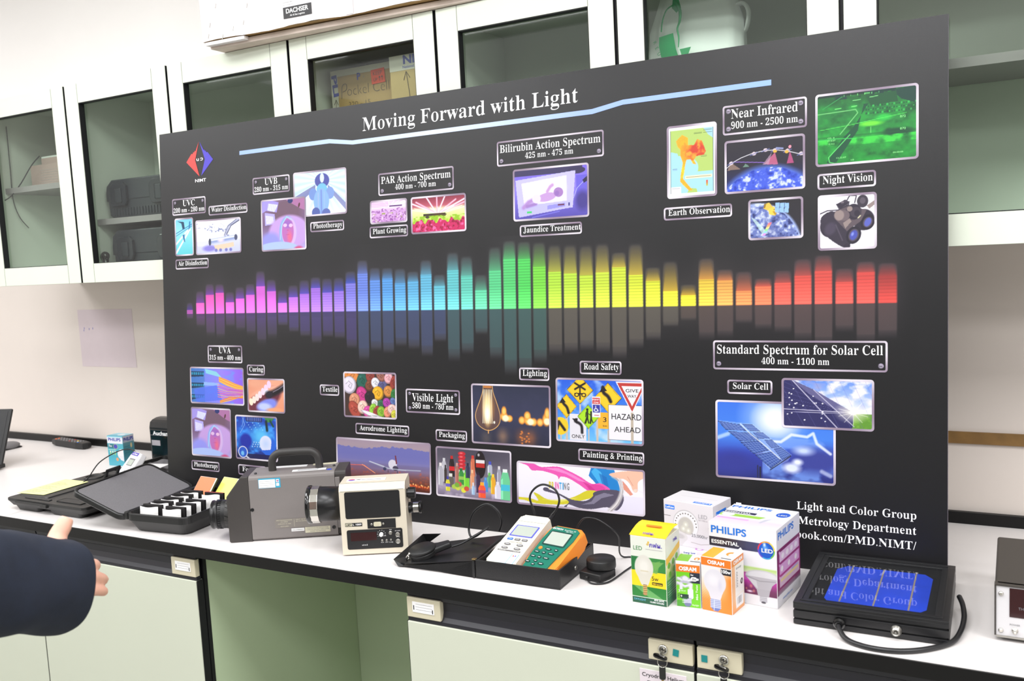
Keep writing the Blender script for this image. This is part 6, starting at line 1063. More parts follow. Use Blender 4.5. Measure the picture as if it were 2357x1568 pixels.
carton(t, .1075, .0735, .0885, 'card_white', (f, ft), (lambda c: (c.vg([(0, (236, 230, 234)), (1, (232, 226, 232))]), c.rect(0, .45, 1, .47, (120, 112, 114))), lambda P: (P.prism(rrect(.012, .058, .052, .0745, .001), TZ-.0003, TZ-.0001, 'lekise_blue'), P.text('LeKise', 'white', .032, .0625, .035, .008, off=.02, z=TZ))),
       (lambda c: (c.rect(0, 0, 1, 1, (242, 238, 240)), c.rect(.15, .45, .9, .47, (222, 216, 218))), lambda P: (setattr(P, 'M', P.M @ XF((.1, .012, 0), 0, 0, PI)), P.prism(rrect(.0, -.002, .038, .0075, .0008), TZ-.0004, TZ-.0002, 'lekise_blue'), P.text('LeKise', 'white', .019, .0005, .033, .005, off=.02, z=TZ))))
t = root('lamp_box', 'flat white carton lying under the grey spot lamp carton', 'lamp box', (1.6270, .189, ZB), R_(-6), 'lamp cartons on the worktop')
carton(t, .122, .128, .050, 'card_white', (lambda c: c.vg([(0, (238, 232, 238)), (1, (232, 222, 234))]),), None, (lambda c: (c.vg([(0, (240, 236, 240)), (.7, (240, 232, 240)), (1, (234, 214, 232))]), c.el(.62, .62, .07, .05, (200, 120, 210), .2), c.el(.62, .62, .04, .03, (245, 240, 245), .2)),))
# teal carton at the back of the bench
def f(c):
    c.vg([(0, (120, 200, 220)), (.07, (240, 240, 246)), (.24, (236, 236, 244)), (.26, (90, 180, 195)), (.6, (60, 170, 190)), (1, (90, 185, 205))]); c.rect(.05, .27, .5, .42, (40, 115, 130)); c.el(.52, .35, .13, .08, (90, 80, 190), .1); c.el(.52, .35, .16, .1, (240, 220, 120), .1, al=.4); c.el(.52, .35, .12, .07, (70, 70, 180), .1); c.el(.87, .6, .26, .17, (240, 238, 240), .06); c.po([(.65, .66), (1, .66), (1, .84), (.8, .8)], (232, 230, 236)); c.el(.57, .78, .1, .07, (230, 160, 110), .3)
    for k in range(3): c.rect(.12+.15*k, .53, .2+.15*k, .64, (150, 200, 120)); c.el(.16+.15*k, .53, .04, .03, (245, 245, 220), .2)
    c.rect(.05, .45, .5, .48, (200, 230, 210), .7)
def fs(c):
    c.vg([(0, (225, 225, 235)), (.2, (205, 208, 220)), (.24, (110, 160, 170)), (.6, (70, 140, 155)), (1, (95, 170, 195))]); c.el(.72, .35, .09, .1, (235, 215, 160), .3)
    for k in range(4): c.rect(.1, .35+.07*k, .55, .37+.07*k, (50, 110, 130), .8)
t = root('lamp_box', 'teal and white lamp carton standing at the back left of the worktop', 'lamp box', (-.384, .5165, ZB), R_(4), 'lamp cartons on the worktop')
carton(t, .0705, .046, .1, 'teal_box', (f, lambda P: (P.text('PHILIPS', 'navy_text', .034, .0835, .056, .0095, off=.03, z=TZ), P.text('9w', 'white', .0135, .0625, .014, .009, z=TZ))), (fs, lambda P: P.text('PHILIPS', 'navy_text', .023, .0825, .040, .011, off=.03, z=TZ)), (lambda c: (c.vg([(0, (190, 225, 235)), (1, (80, 180, 205))]), c.el(.6, .5, .2, .25, (235, 240, 245), .2)),))

# ---- open black case with filters
mat('case_black', (30, 30, 30), .42, bump=.35, bscale=500); mat('pouch_white', (238, 236, 234), .3); mat('filter_frame', (28, 26, 27), .5); mat('filter_orange', (236, 110, 40), .35); mat('filter_yellow', (240, 240, 110), .35); mat('filter_red', (150, 40, 36), .4)
t = root('filter_case', 'open black plastic case with grey foam lining in its raised lid, full of pouches', 'case', (.3235, .0195, ZB), R_(5.5))
cw, cd, ch_ = .1935, .262, .05
def rr2(i, r): return rrect(i, i, cw-i, cd-i, r, 6)
P = Part(); P.prism(rr2(.012, .02), 0, .030, 'case_black', top=rr2(.002, .02)); P.obj('tray_shell', t) if False else None
P = Part(); n = 28
A0, A1, A2, A3 = rr2(.015, .02), rr2(.002, .022), rr2(0, .022), rr2(.005, .02)
def loft(P, rings, m, cap0=True, cap1=False):
    n = len(rings[0][0]); V = []; F = []
    for pts, z_ in rings: V += [(x, y, z_) for x, y in pts]
    for k in range(len(rings)-1): F += [(k*n+i, k*n+(i+1) % n, (k+1)*n+(i+1) % n, (k+1)*n+i) for i in range(n)]
    if cap0: F.append(list(range(n))[::-1])
    if cap1: F.append(list(range((len(rings)-1)*n, len(rings)*n)))
    P.add(V, F, m)
loft(P, [(rr2(.022, .02), 0), (A0, .003), (A1, .030), (A2, .0305), (A2, .046), (rr2(.001, .021), .048), (A3, .048), (rr2(.006, .02), .034), (rr2(.014, .02), .010)], 'case_black', True, False)
loft(P, [(rr2(.012, .02), .012)], 'grey_foam', False, True)
P.box((-.006, .004, .030), (.006, .020, .050), 'case_black', .003); P.tube([(-.002, .02, .046), (-.002, cd-.02, .046)], .0042, 'case_black', 10, 1); P.box((-.006, cd-.022, .030), (.006, cd-.006, .050), 'case_black', .003); P.obj('tray', t)
LA = .405; LW = .163; LL = .292
lidM = XF((-.006, .0, .0335), 0, 0, R_(6.5)) @ XF((0, 0, 0), 0, LA, 0)
P = Part(lidM); q = lambda i, r: [(x-LW-.001, y) for x, y in rrect(i, i, LW-i, LL-i, r, 6)]
loft(P, [(q(.004, .02), -.012), (q(0, .022), -.008), (q(0, .022), .003), (q(.002, .02), .005), (q(.006, .018), .005), (q(.0065, .018), -.001)], 'case_black', True, False); P.obj('lid', t)
P = Part(lidM); loft(P, [(q(.0066, .018), -.002), (q(.007, .018), .0022), (q(.010, .016), .0030)], 'grey_foam', False, True); P.obj('foam_lining', t)
P = Part(lidM @ XF((-LW-.001, .148, .003))); P.box((-.004, -.026, -.004), (.001, -.018, .022), 'case_black', .0008); P.box((-.004, .018, -.004), (.001, .026, .022), 'case_black', .0008); P.box((-.004, -.026, .014), (.001, .026, .022), 'case_black', .0008); P.obj('latch', t)
def pouch(x, y, lab, red=False, white=False, w_=.058, h_=.046):
    g = root('filter_pouch', lab, 'filter', (0, 0, 0), 0, 'white pouches in the open filter case')
    m0 = Matrix.Translation((.3235, .0195, ZB)) @ Matrix.Rotation(R_(5.5), 4, 'Z'); g.location = m0 @ Vector((x, y, .0135)); g.rotation_euler = (R_(-5), 0, R_(5.5))
    if not white:
        P = Part(); P.box((.004, .0115, 0), (w_+.006, .0185, h_+.007), 'filter_frame' if not red else 'filter_frame', .001); P.box((.0045, .0117, h_+.0069), (w_+.0055, .0183, h_+.0073), 'filter_red' if red else 'filter_frame'); P.obj('filter_holder', g)
    B = bmesh.new(); bmesh.ops.create_grid(B, x_segments=10, y_segments=8, size=.5)
    random.seed(int(x*1e4+y*1e3))
    P = Part(); V = []; F = []; nx_, ny_ = 10, 8
    for s_ in (0, 1):
        for j in range(ny_+1):
            for i in range(nx_+1):
                u, v = i/nx_, j/ny_; e = min(u, 1-u, v, 1-v)*2; bulge = .0042*min(1, e*3)*(.8+.4*random.random())
                V.append((u*w_, .006+(-bulge if s_ == 0 else bulge*.9), v*(h_+.002)+.002*math.sin(u*5+x*90)*v))
    N_ = (nx_+1)*(ny_+1)
    for s_ in (0, 1):
        for j in range(ny_):
            for i in range(nx_):
                a = s_*N_+j*(nx_+1)+i; f_ = (a, a+1, a+nx_+2, a+nx_+1); F.append(f_ if s_ == 0 else f_[::-1])
    P.add(V, F, 'pouch_white', True); B.free(); P.obj('pouch', g)
for k in range(5): pouch(.030+.0015*k, .013+.033*k, ('front pouch', 'second pouch from the front', 'middle pouch', 'fourth pouch from the front', 'rearmost pouch')[k]+' in the left row of the open filter case')
for k in range(5): pouch(.106+.0008*k, .009+.033*k, ('front pouch', 'second pouch from the front', 'third pouch from the front', 'plain white pouch without black edge', 'red topped rear pouch')[k]+' in the right row of the open filter case', red=(k == 4), white=(k == 3))
def filt(lab, m, P0, yaw, tilt, w_, l_):
    g = root('colour_filter', lab, 'filter', (P0[0], P0[1], ZB+P0[2])); g.rotation_euler = (tilt, 0, yaw); g['group'] = 'coloured filters leaning at the back of the filter case'
    P = Part(); P.box((0, 0, -.007), (w_, l_, -.002), 'filter_frame', .0006); P.obj('frame', g)
    P = Part(); P.box((.0, .0, -.002), (w_-.0005, l_-.0005, 0), 'pouch_white'); P.box((.001, .001, 0), (w_-.003, l_-.0012, .0006), m); P.obj('glass_plate', g)
filt('orange glass filter leaning at the back of the open filter case', 'filter_orange', (.311, .2345, .028), -.067, .879, .0655, .064)
filt('yellow glass filter leaning beside the grey camera hood', 'filter_yellow', (.376, .2515, .029), -.087, .813, .0605, .064)

# ---- meter kit in a moulded case behind
t = root('moulded_case', 'open moulded black instrument case at the left with a yellow sheet on it', 'case', (-.199, .047, ZB))
P = Part()
kw, kd = .33, .285
def kr(i, r): return rrect(i, i, kw-i, kd-i, r, 5)
for a, b in ((.030, .125), (.178, .30)): 
    o = rrect(a, .012, b, kd-.02, .012, 4); o2 = rrect(a-.012, .004, b+.012, kd-.004, .012, 4); P.prism(o, 0, .024, 'case_black', top=o2)
P.prism(kr(.008, .014), .013, .026, 'case_black', top=kr(.001, .012)); P.prism(kr(0, .012), .026, .0335, 'case_black', .0015)
loft(P, [(rrect(.012, .030, .135, kd-.03, .008, 4), .0334), (rrect(.014, .032, .133, kd-.032, .008, 4), .0362)], 'case_black', False, True)
P.box((.045, -.004, .0235), (.165, .006, .0300), 'case_black', .001); P.box((.155, -.005, .020), (.18, .004, .029), 'case_black', .001)
P.box((.06, .016, .0335), (.165, .026, .0355), 'panel_black', .001); P.box((.19, .02, .0335), (.29, .05, .0352), 'panel_black', .002)
P.M = XF((.055, .235, .0360)); P.lathe([(.027, 0), (.027, .0035), (.022, .0035), (.0215, .0005), (.0001, .0005)], 'case_black', 32, cap=False); P.M = Matrix()
P.box((.085, .245, .0335), (.15, .284, .0475), 'case_black', .003); P.obj('base', t)
P = Part(); 
lo = lambda i, r: [(x, y+.288) for x, y in rrect(i, i, .26-i, .25-i, r, 5)]
loft(P, [(lo(.012, .014), 0), (lo(0, .014), .006), (lo(0, .014), .030), (lo(.006, .012), .030), (lo(.008, .012), .012)], 'case_black', True, True); P.obj('lid', t)
P = Part()
nx_, ny_ = 26, 26; V = [( .010+.24*i/nx_, .298+.23*j/ny_, .020+.0055*math.sin(i*1.1)*math.sin(j*1.1)) for j in range(ny_+1) for i in range(nx_+1)]
P.add(V, [(j*(nx_+1)+i, j*(nx_+1)+i+1, (j+1)*(nx_+1)+i+1, (j+1)*(nx_+1)+i) for j in range(ny_) for i in range(nx_)], 'grey_foam', True); P.obj('egg_crate_foam', t)
mat('sheet_yellow', (238, 240, 168), .6)
P = Part(XF((-.201, .0815, ZB+.0372), 0, 0, 0)); P.add([(0, 0, 0), (.103, .0105, 0), (.100, .152, .001), (-.001, .150, .001), (0, 0, .0006), (.103, .0105, .0006), (.100, .152, .0016), (-.001, .150, .0016)], [(3, 2, 1, 0), (4, 5, 6, 7), (0, 1, 5, 4), (1, 2, 6, 5), (2, 3, 7, 6), (3, 0, 4, 7)], 'sheet_yellow')
for k in range(12): P.box((.012, .02+.0095*k, .0012+.0001*k), (.05+.035*((k*7) % 5)/5, .0208+.0095*k, .00135+.0001*k), 'ink_grey') if k % 4 != 3 else None
tag(P.obj('yellow_sheet'), 'pale yellow printed sheet lying on the moulded black case', 'paper sheet')
P = Part(XF((-.100, .405, ZB+.0345), 0, 0, .25)); P.box((-.02, -.05, 0), (.065, .065, .0008), 'paper'); P.box((-.03, -.07, -.0009), (.04, .045, -.0001), 'paper'); tag(P.obj('white_paper'), 'folded white paper under the white hand-held meter', 'paper sheet')
t = root('uv_meter', 'white hand-held meter with a violet name band, propped in the moulded black case', 'meter', (-.063, .315, ZB+.0585)); t.rotation_euler = (.86, 0, -.244)
P = Part(); P.prism([(-.002, -.025), (.058, -.025), (.060, .0), (.060, .045), (.056, .061), (.006, .063), (-.001, .05), (-.002, 0)], -.022, 0, 'card_white', .005, 3); P.obj('body', t)
P = Part(); P.box((.007, .0495, -.001), (.047, .0595, .0005), 'egat_violet'); P.text('uv Meter', 'white', .027, .0525, .03, .0045, off=.03, z=.0007); P.obj('name_band', t)
P = Part(); P.box((.013, .0165, -.001), (.046, .040, .0005), 'btn_grey'); P.box((.016, .0185, .0005), (.043, .036, .0008), 'lcd'); P.obj('display', t)
for x in (.015, .037): P = Part(); P.prism(rrect(x, -.002, x+.012, .006, .001), -.0005, .0008, 'soft_grey_ink'); P.prism(rrect(x+.0008, -.0012, x+.0112, .0052, .001), .0008, .0010, 'card_white'); P.obj('button', t)
P = Part(); P.prism(rrect(.013, -.016, .027, -.007, .003), -.0005, .0010, 'soft_grey_ink'); P.obj('button', t)
tag(Part().tube([(-.11, .215, ZB+.036), (-.118, .245, ZB+.045), (-.135, .30, ZB+.078), (-.128, .36, ZB+.098), (-.107, .385, ZB+.1), (-.078, .385, ZB+.092), (-.066, .375, ZB+.082), (-.05, .362, ZB+.086), (-.034, .358, ZB+.080), (-.03, .352, ZB+.073)], .0017, 'cable', 8, 8).obj('uv_meter_cable'), 'black lead arching over the white hand-held meter in the moulded case', 'cable')
# ---- remote control, dispenser, laptop, mouse
t = root('remote_control', 'black remote control with red buttons lying against the upstand', 'remote control', (-.9195, .700, ZB), R_(-7))
P = Part(); P.prism([(0, -.019), (.03, -.022), (.17, -.022), (.212, -.018), (.216, 0), (.212, .016), (.17, .019), (.03, .019), (0, .017), (-.004, 0)], .002, .024, 'plastic_black', .006, 3); P.obj('body', t)
random.seed(8)
for i in range(9):
    for j in range(3): P = Part(XF((.02+.019*i, -.012+.011*j, .0238))); P.lathe([(.0042, 0), (.0036, .0018), (.0001, .002)], 'filter_orange' if (i, j) in ((0, 0), (0, 1)) else 'filter_red' if (i, j) in ((5, 0), (5, 2)) else 'btn_blue' if (i, j) == (8, 0) else 'flap_yellow' if (i, j) == (7, 1) else 'btn_grey', 10); P.obj('button', t)
t = root('tissue_dispenser', 'black curved-top dispenser with white lettering behind the left end of the board', 'dispenser', (-.3105, .628, ZB))
P = Part(); pr = [(0, 0), (.085, 0), (.085, .137)]+[(.0425+.0425*math.cos(a), .118+.021*math.sin(a)) for a in [R_(q_) for q_ in range(30, 180, 25)]]+[(0, .11)]
n = len(pr); V = [(0.0, y, z_) for y, z_ in pr]+[(.23, y, z_) for y, z_ in pr]; P.add(V, [list(range(n))[::-1], list(range(n, 2*n))]+[(i, (i+1) % n, n+(i+1) % n, n+i) for i in range(n)], 'satin_black'); P.box((.006, -.004, .010), (.23, .001, .104), 'gloss_black', .002); P.box((.004, -.0045, .0845), (.23, -.0038, .0852), 'soft_grey_ink'); P.obj('case', t)
P = Part(XF((.003, -.0046, 0)) @ FRONT); P.text('Auchan', 'white', .0165, .0862, .072, .0125, al='l', off=.03); P.obj('lettering', t)
P = Part(); P.box((.012, -.0052, .050), (.052, -.0042, .068), 'soft_grey_ink'); P.obj('tape_strip', t)
P = Part(); P.box((.02, -.012, 0), (.23, .0, .016), 'gloss_black', .003); P.obj('front_lip', t)
P = Part(); P.add([(-.034, .05, .103), (-.002, .035, .112), (.0, .04, .02), (-.010, .05, .045), (-.034, .052, .103), (-.002, .037, .112), (.0, .042, .02), (-.010, .052, .045)], [(0, 1, 2, 3), (7, 6, 5, 4), (0, 4, 5, 1), (1, 5, 6, 2), (2, 6, 7, 3), (3, 7, 4, 0)], 'paper'); P.obj('tissue', t)
t = root('laptop', 'open dark laptop at the left edge of the picture', 'laptop', (-.71, .345, ZB), R_(-160))
# local x runs away from the visible screen edge
P = Part(); P.box((0, -.03, .004), (.33, .21, .018), 'plastic_black', .003); P.obj('base', t)
scr = Part(XF((0, -.012, .012), R_(24), 0, 0)); scr.box((0, -.006, 0), (.33, .004, .196), 'plastic_black', .003); so = scr.obj('screen_lid', t)
P = Part(XF((0, -.012, .012), R_(24), 0, 0)); P.box((.012, .0038, .016), (.318, .0046, .186), 'panel_black'); P.obj('display', so)
P = Part(XF((-1.043, .585, ZB))); P.ball((0, 0, .010), (.032, .045, .017), 'btn_grey', 20); P.box((-.028, -.04, 0), (.028, .04, .006), 'plastic_black', .004); tag(P.obj('computer_mouse'), 'grey computer mouse behind the laptop', 'mouse')
# ================================================================== things in and on the cupboards
# hard cases on the two levels of the second cupboard
def hard_case(lab, loc, w_, d_, h_, ribs):
    t = root('hard_case', lab, 'case', loc, 0, 'black hard cases in the glass cupboard')
    P = Part(); M = Matrix(((1,0,0,0),(0,0,-1,d_),(0,1,0,0),(0,0,0,1)))
    hl = h_*.55
    lower = [(.024, 0), (w_-.024, 0), (w_-.010, .008), (w_-.005, hl), (.005, hl), (.010, .008)]
    P.M = M; P.prism(lower, 0, d_, 'hardcase', .004, 2)
    if ribs:
        P.M = Matrix()
        for k in range(int(w_/.013)-3): P.box((.026+.013*k, -.0025, .006), (.033+.013*k, .0, hl*.45), 'hardcase', .001)
    P.obj('base_shell', t)
    P = Part(M); P.prism([(.0, hl-.012), (w_, hl-.012), (w_, hl+.012), (w_-.006, h_-.018), (w_-.03, h_), (.03, h_), (.006, h_-.018), (0, hl+.012)], -.002, d_+.002, 'hardcase', .004, 2); P.obj('lid_shell', t)
    for x in (w_*.18, w_*.72): P = Part(); P.prism([(x-.02, hl-.030), (x+.035, hl-.030), (x+.045, hl-.015), (x+.045, hl+.03), (x+.03, hl+.042), (x-.015, hl+.042), (x-.03, hl+.03), (x-.03, hl-.015)], 0, .010, 'hardcase_gloss', .002); P.ch[-1] = (np.stack([P.ch[-1][0][:, 0], -P.ch[-1][0][:, 2]-.001, P.ch[-1][0][:, 1]], 1), *P.ch[-1][1:]); P.M = XF((x+.012, -.011, hl)); P.box((-.014, -.003, -.02), (.014, .0, .026), 'hardcase', .003); P.obj('latch', t)
    P = Part(); P.box((-.010, .02, hl-.02), (.004, .075, hl+.035), 'hardcase', .004); P.box((-.016, .035, hl+.0), (-.008, .055, hl+.02), 'hardcase', .002); P.obj('side_handle', t)
mat('hardcase', (46, 48, 58), .35, bump=.2, bscale=600); mat('hardcase_gloss', (40, 42, 52), .2)
hard_case('ribbed black hard case on the upper shelf of the second glass cupboard', (-.258, .505, ZB+.8042), .33, .18, .118, True)
hard_case('plain black hard case at the bottom of the second glass cupboard', (-.245, .500, ZB+ZL+.0164), .34, .19, .142, False)
t = root('regulator', 'small black valve fitting in the bottom left corner of the second glass cupboard', 'fitting', (-.268, .488, ZB+ZL+.0164)); P = Part(); P.lathe([(.016, 0), (.016, .03), (.010, .034), (.010, .055)], 'gloss_black', 18); P.ball((0, 0, .065), .014, 'gloss_black', 14); P.tube([(.0, 0, .04), (.012, -.004, .04), (.018, -.004, .04)], .006, 'chrome', 10, 2); P.obj('valve_body', t)
# leftmost cupboard
mat('box_rose', (176, 150, 146), .6); mat('clip_clear', (220, 222, 220), .25)
P = Part(XF((-.66, .53, ZB+.9332))); P.box((0, 0, 0), (.26, .13, .072), 'box_rose', .002); 
for k in range(6): P.box((.05, -.0005, .012+.008*k), (.258, .0, .0128+.008*k), 'soft_grey_ink')
tag(P.obj('storage_box'), 'flat rose coloured box on the shelf of the leftmost glass cupboard', 'box')
P = Part(XF((-.62, .545, ZB+1.0054))); P.box((0, 0, 0), (.22, .11, .022), 'box_rose', .002); tag(P.obj('storage_box'), 'small rose coloured box lying on the larger one in the leftmost cupboard', 'box')
t = root('clip_tray', 'clear tray with a coiled grey lead on top of the rose coloured boxes', 'tray', (-.625, .55, ZB+1.0276)); Part().box((0, 0, 0), (.2, .09, .006), 'clip_clear', .001).obj('tray', t)
P = Part(); P.tube([(.10+.05*math.cos(a)*(1-.02*a), .045+.03*math.sin(a), .012+.006*a) for a in [i*.6 for i in range(24)]], .005, 'btn_grey', 8, 3); P.obj('lead', t)
tag(Part().tube([(-.72, .50, ZB+1.14), (-.722, .5, ZB+1.0), (-.724, .50, ZB+.9), (-.715, .51, ZB+.84), (-.70, .53, ZB+.80)], .0016, 'cable', 6, 6).obj('hanging_wire'), 'thin dark wire hanging down inside the leftmost glass cupboard', 'cable')
tag(Part().tube([(-.735, .475, ZB+.893), (-.70, .48, ZB+.908), (-.65, .485, ZB+.945), (-.60, .495, ZB+1.0), (-.575, .51, ZB+1.03)], .0018, 'pull_navy', 8, 6).obj('test_lead'), 'dark lead crossing the shelf of the leftmost glass cupboard', 'cable')
t = root('dial_gauge', 'white boxed dial gauge in the bottom right corner of the leftmost glass cupboard', 'gauge', (-.462, .49, ZB+ZL+.0164)); P = Part(); P.box((0, 0, 0), (.10, .07, .085), 'card_white', .006, 3); P.obj('housing', t)
P = Part(XF((.032, -.0005, .045), PI/2)); P.lathe([(.023, 0), (.023, .006), (.0205, .0065), (.0205, .004)], 'chrome', 28, cap=False); P.M = XF((.032, -.004, .045)) @ FRONT; P.flat([(.0205*math.cos(a), .0205*math.sin(a)) for a in [2*PI*i/28 for i in range(28)]], 'white'); P.flat([(-.001, -.004), (.012, .006), (.001, .001)], 'ink_black', .0004)
for k in range(10): a = k*.5-.9; P.box((.016*math.cos(a)-.0008, .016*math.sin(a)-.0008, .0003), (.016*math.cos(a)+.0008, .016*math.sin(a)+.0008, .0004), 'ink_black')
P.obj('dial', t)
# carton in the third cupboard
mat('kraft', (176, 142, 92), .65, noise=.06, nscale=20); mat('tape_clear', (205, 198, 186), .2); mat('note_orange', (244, 84, 50), .55); mat('ink_pen', (90, 76, 66), .6); mat('kraft_b', (190, 160, 108), .65, noise=.05, nscale=15)
t = root('cardboard_carton', 'brown taped carton with a handwritten name and an orange note in the third glass cupboard', 'carton', (.650, .525, ZB+ZL+.0164))
P = Part(); P.box((0, 0, 0), (.285, .185, .513), 'kraft', .002); P.obj('carton', t)
P = Part(FRONT.copy()); P.box((.0, .496, .0004), (.285, .5125, .0008), 'tape_clear'); P.box((.0, .30, .0004), (.022, .496, .0006), 'tape_clear'); P.text('P', 'navy_text', .0925, .4805, .011, .0165, off=.03, z=.0012); P.text('a', 'ink_grey', .109, .484, .004, .006, z=.0012)
P.M = FRONT @ XF((.003, .500, .0012), 0, 0, R_(-85)); P.text('PLI', 'navy_text', 0, 0, .055, .016, al='l', off=.04); P.obj('packing_tape', t)
P = Part(FRONT.copy()); P.tube([(.033, .438, .001), (.037, .470, .001), (.050, .474, .001), (.050, .460, .001), (.038, .455, .001)], .0007, 'ink_pen', 5, 4); P.text('ockel Cell', 'ink_pen', .120, .443, .135, .026, off=-.025, z=.0008); P.text('320 - 15', 'ink_pen', .09, .415, .07, .012, off=-.02, z=.0008); P.tube([(.0125, .40, .001), (.0135, .437, .001)], .0006, 'ink_pen', 5, 1); P.tube([(.007, .425, .001), (.0135, .438, .001), (.020, .424, .001)], .0006, 'ink_pen', 5, 1); P.obj('handwriting', t)
P = Part(XF((.1345, -.0015, .462), 0, -.05, 0) @ FRONT); P.box((0, 0, 0), (.043, .036, .0006), 'note_orange'); P.text('KEEP', 'ink_pen', .021, .021, .028, .009, off=-.005, z=.0009); P.text('UP', 'ink_pen', .013, .006, .012, .008, off=-.005, z=.0009)
for x in (.026, .034): P.box((x, .005, .0008), (x+.0009, .016, .0011), 'ink_pen'); P.flat([(x-.0025, .013), (x+.0004, .018), (x+.0033, .013)], 'ink_pen', .0010)
P.obj('sticky_note', t)
t = root('cardboard_carton', 'plain brown carton with violet printed tape, at the right in the third glass cupboard', 'carton', (.867, .49, ZB+ZL+.0164), group=None)
P = Part(); P.box((0, 0, 0), (.155, .032, .514), 'kraft_b', .0015); P.obj('carton', t)
P = Part(FRONT.copy()); P.box((0, .476, .0003), (.155, .5135, .0006), 'tape_clear'); P.text('NI', 'navy_text', .059, .4915, .034, .0195, off=.04, z=.0008); P.text('National P', 'navy_text', .061, .4805, .042, .0065, off=.01, z=.0008); P.obj('packing_tape', t)
P = Part(FRONT.copy()); P.tube([(.058, .40, .001), (.0495, .4725, .001)], .0007, 'ink_pen', 5, 1); P.tube([(.041, .452, .001), (.0493, .473, .001), (.060, .456, .001)], .0007, 'ink_pen', 5, 1); P.obj('handwriting', t)
# carrier bag in the fourth cupboard
mat('bag_white', (248, 248, 250), .45); mat('bag_green', (40, 160, 100), .4)
def bag():
    t = root('carrier_bag', 'white plastic carrier bag printed with a green bird in the fourth glass cupboard', 'bag', (1.632, .575, ZB+ZL+.0164))
    n = 40; V = []; F = []; rings = 15; random.seed(3)
    for k in range(rings):
        q_ = k/(rings-1); z_ = .56*q_; wx = (.094+.012*math.sin(q_*2.6))*(1-.22*max(0, q_-.86)/.14); wy = (.062)*(1-.55*max(0, q_-.6)/.4)
        for i in range(n):
            a = 2*PI*i/n; f_ = 1+.035*math.sin(5*a+q_*6)+.03*math.sin(9*a-q_*4)*q_+.012*math.sin(17*a+q_*11)
            ex = .75; V.append((wx*f_*math.copysign(abs(math.cos(a))**ex, math.cos(a)), wy*f_*math.copysign(abs(math.sin(a))**ex, math.sin(a)), z_))
    F = [(k*n+i, k*n+(i+1) % n, (k+1)*n+(i+1) % n, (k+1)*n+i) for k in range(rings-1) for i in range(n)]+[list(range(n))[::-1], list(range((rings-1)*n, rings*n))]
    P = Part(); P.add(V, F, 'bag_white', True); P.obj('body', t)
    P = Part(); P.tube([(.068, 0, .50), (.098, -.004, .515), (.112, -.004, .495), (.105, -.002, .46), (.088, 0, .45)], [.009, .012, .012, .010, .008], 'bag_white', 10, 5, flatness=.35); P.tube([(-.05, -.02, .545), (-.02, -.03, .57), (.02, -.03, .57), (.05, -.02, .545)], [.012, .014, .012], 'bag_white', 10, 5, flatness=.35); P.obj('handle', t)
    # printed bird, laid on the front of the bag
    def onbag(x, z_):
        x, z_ = -.048+(x+.045)*1.4, .405+(z_-.400)*1.45
        q_ = z_/.56; wx = .092+.012*math.sin(q_*2.6); wx = .094+.012*math.sin(q_*2.6); u = max(-1, min(1, x/wx)); c_ = abs(u)**(1/.75); s_ = math.sqrt(max(0, 1-c_*c_))**.75
        a = -math.acos(max(-1, min(1, math.copysign(c_, u)))); f_ = 1+.035*math.sin(5*a+q_*6)+.03*math.sin(9*a-q_*4)*q_+.012*math.sin(17*a+q_*11)
        return (x, -.0622*f_*s_-.0022, z_)
    P = Part()
    def patch(pts):
        V = [onbag(*p_) for p_ in pts]; P.add(V, [list(range(len(V)))], 'bag_green')
    for i, (a, b) in enumerate((((-.060, .438), (-.036, .440)), )): pass
    L1 = [(-.060, .438), (-.061, .425), (-.058, .410), (-.052, .398), (-.044, .388), (-.032, .384)]; L2 = [(-.036, .440), (-.034, .428), (-.032, .416), (-.028, .404), (-.022, .394), (-.016, .388)]
    for i in range(5): patch([L1[i], L1[i+1], L2[i+1], L2[i]])
    patch([(-.026, .415), (-.008, .416), (-.019, .392)])
    P.tube([onbag(*p_) for p_ in ((-.056, .445), (-.053, .460), (-.046, .474), (-.036, .480))], .0015, 'bag_green', 6, 4); P.tube([onbag(*p_) for p_ in ((-.030, .482), (-.024, .470), (-.025, .455), (-.029, .445), (-.027, .432), (-.028, .418))], [.0034, .0034, .002, .0018, .001], 'bag_green', 6, 4); patch([(-.037, .476), (-.035, .492), (-.026, .488), (-.022, .474), (-.030, .468)])
    for k, ch in enumerate('REUSE'): P.M = Matrix.Translation(onbag(-.073+.0045*k, .432-.0095*k)) @ FRONT @ Matrix.Rotation(R_(-62), 4, 'Z'); P.text(ch, 'bag_green', 0, 0, None, .0075, off=0)
    for k, ch in enumerate('RECYCLE'): P.M = Matrix.Translation(onbag(-.052+.0085*k, .386-.004*k)) @ FRONT @ Matrix.Rotation(R_(-28), 4, 'Z'); P.text(ch, 'bag_green', 0, 0, None, .0075, off=0)
    P.obj('bird_print', t)
bag()
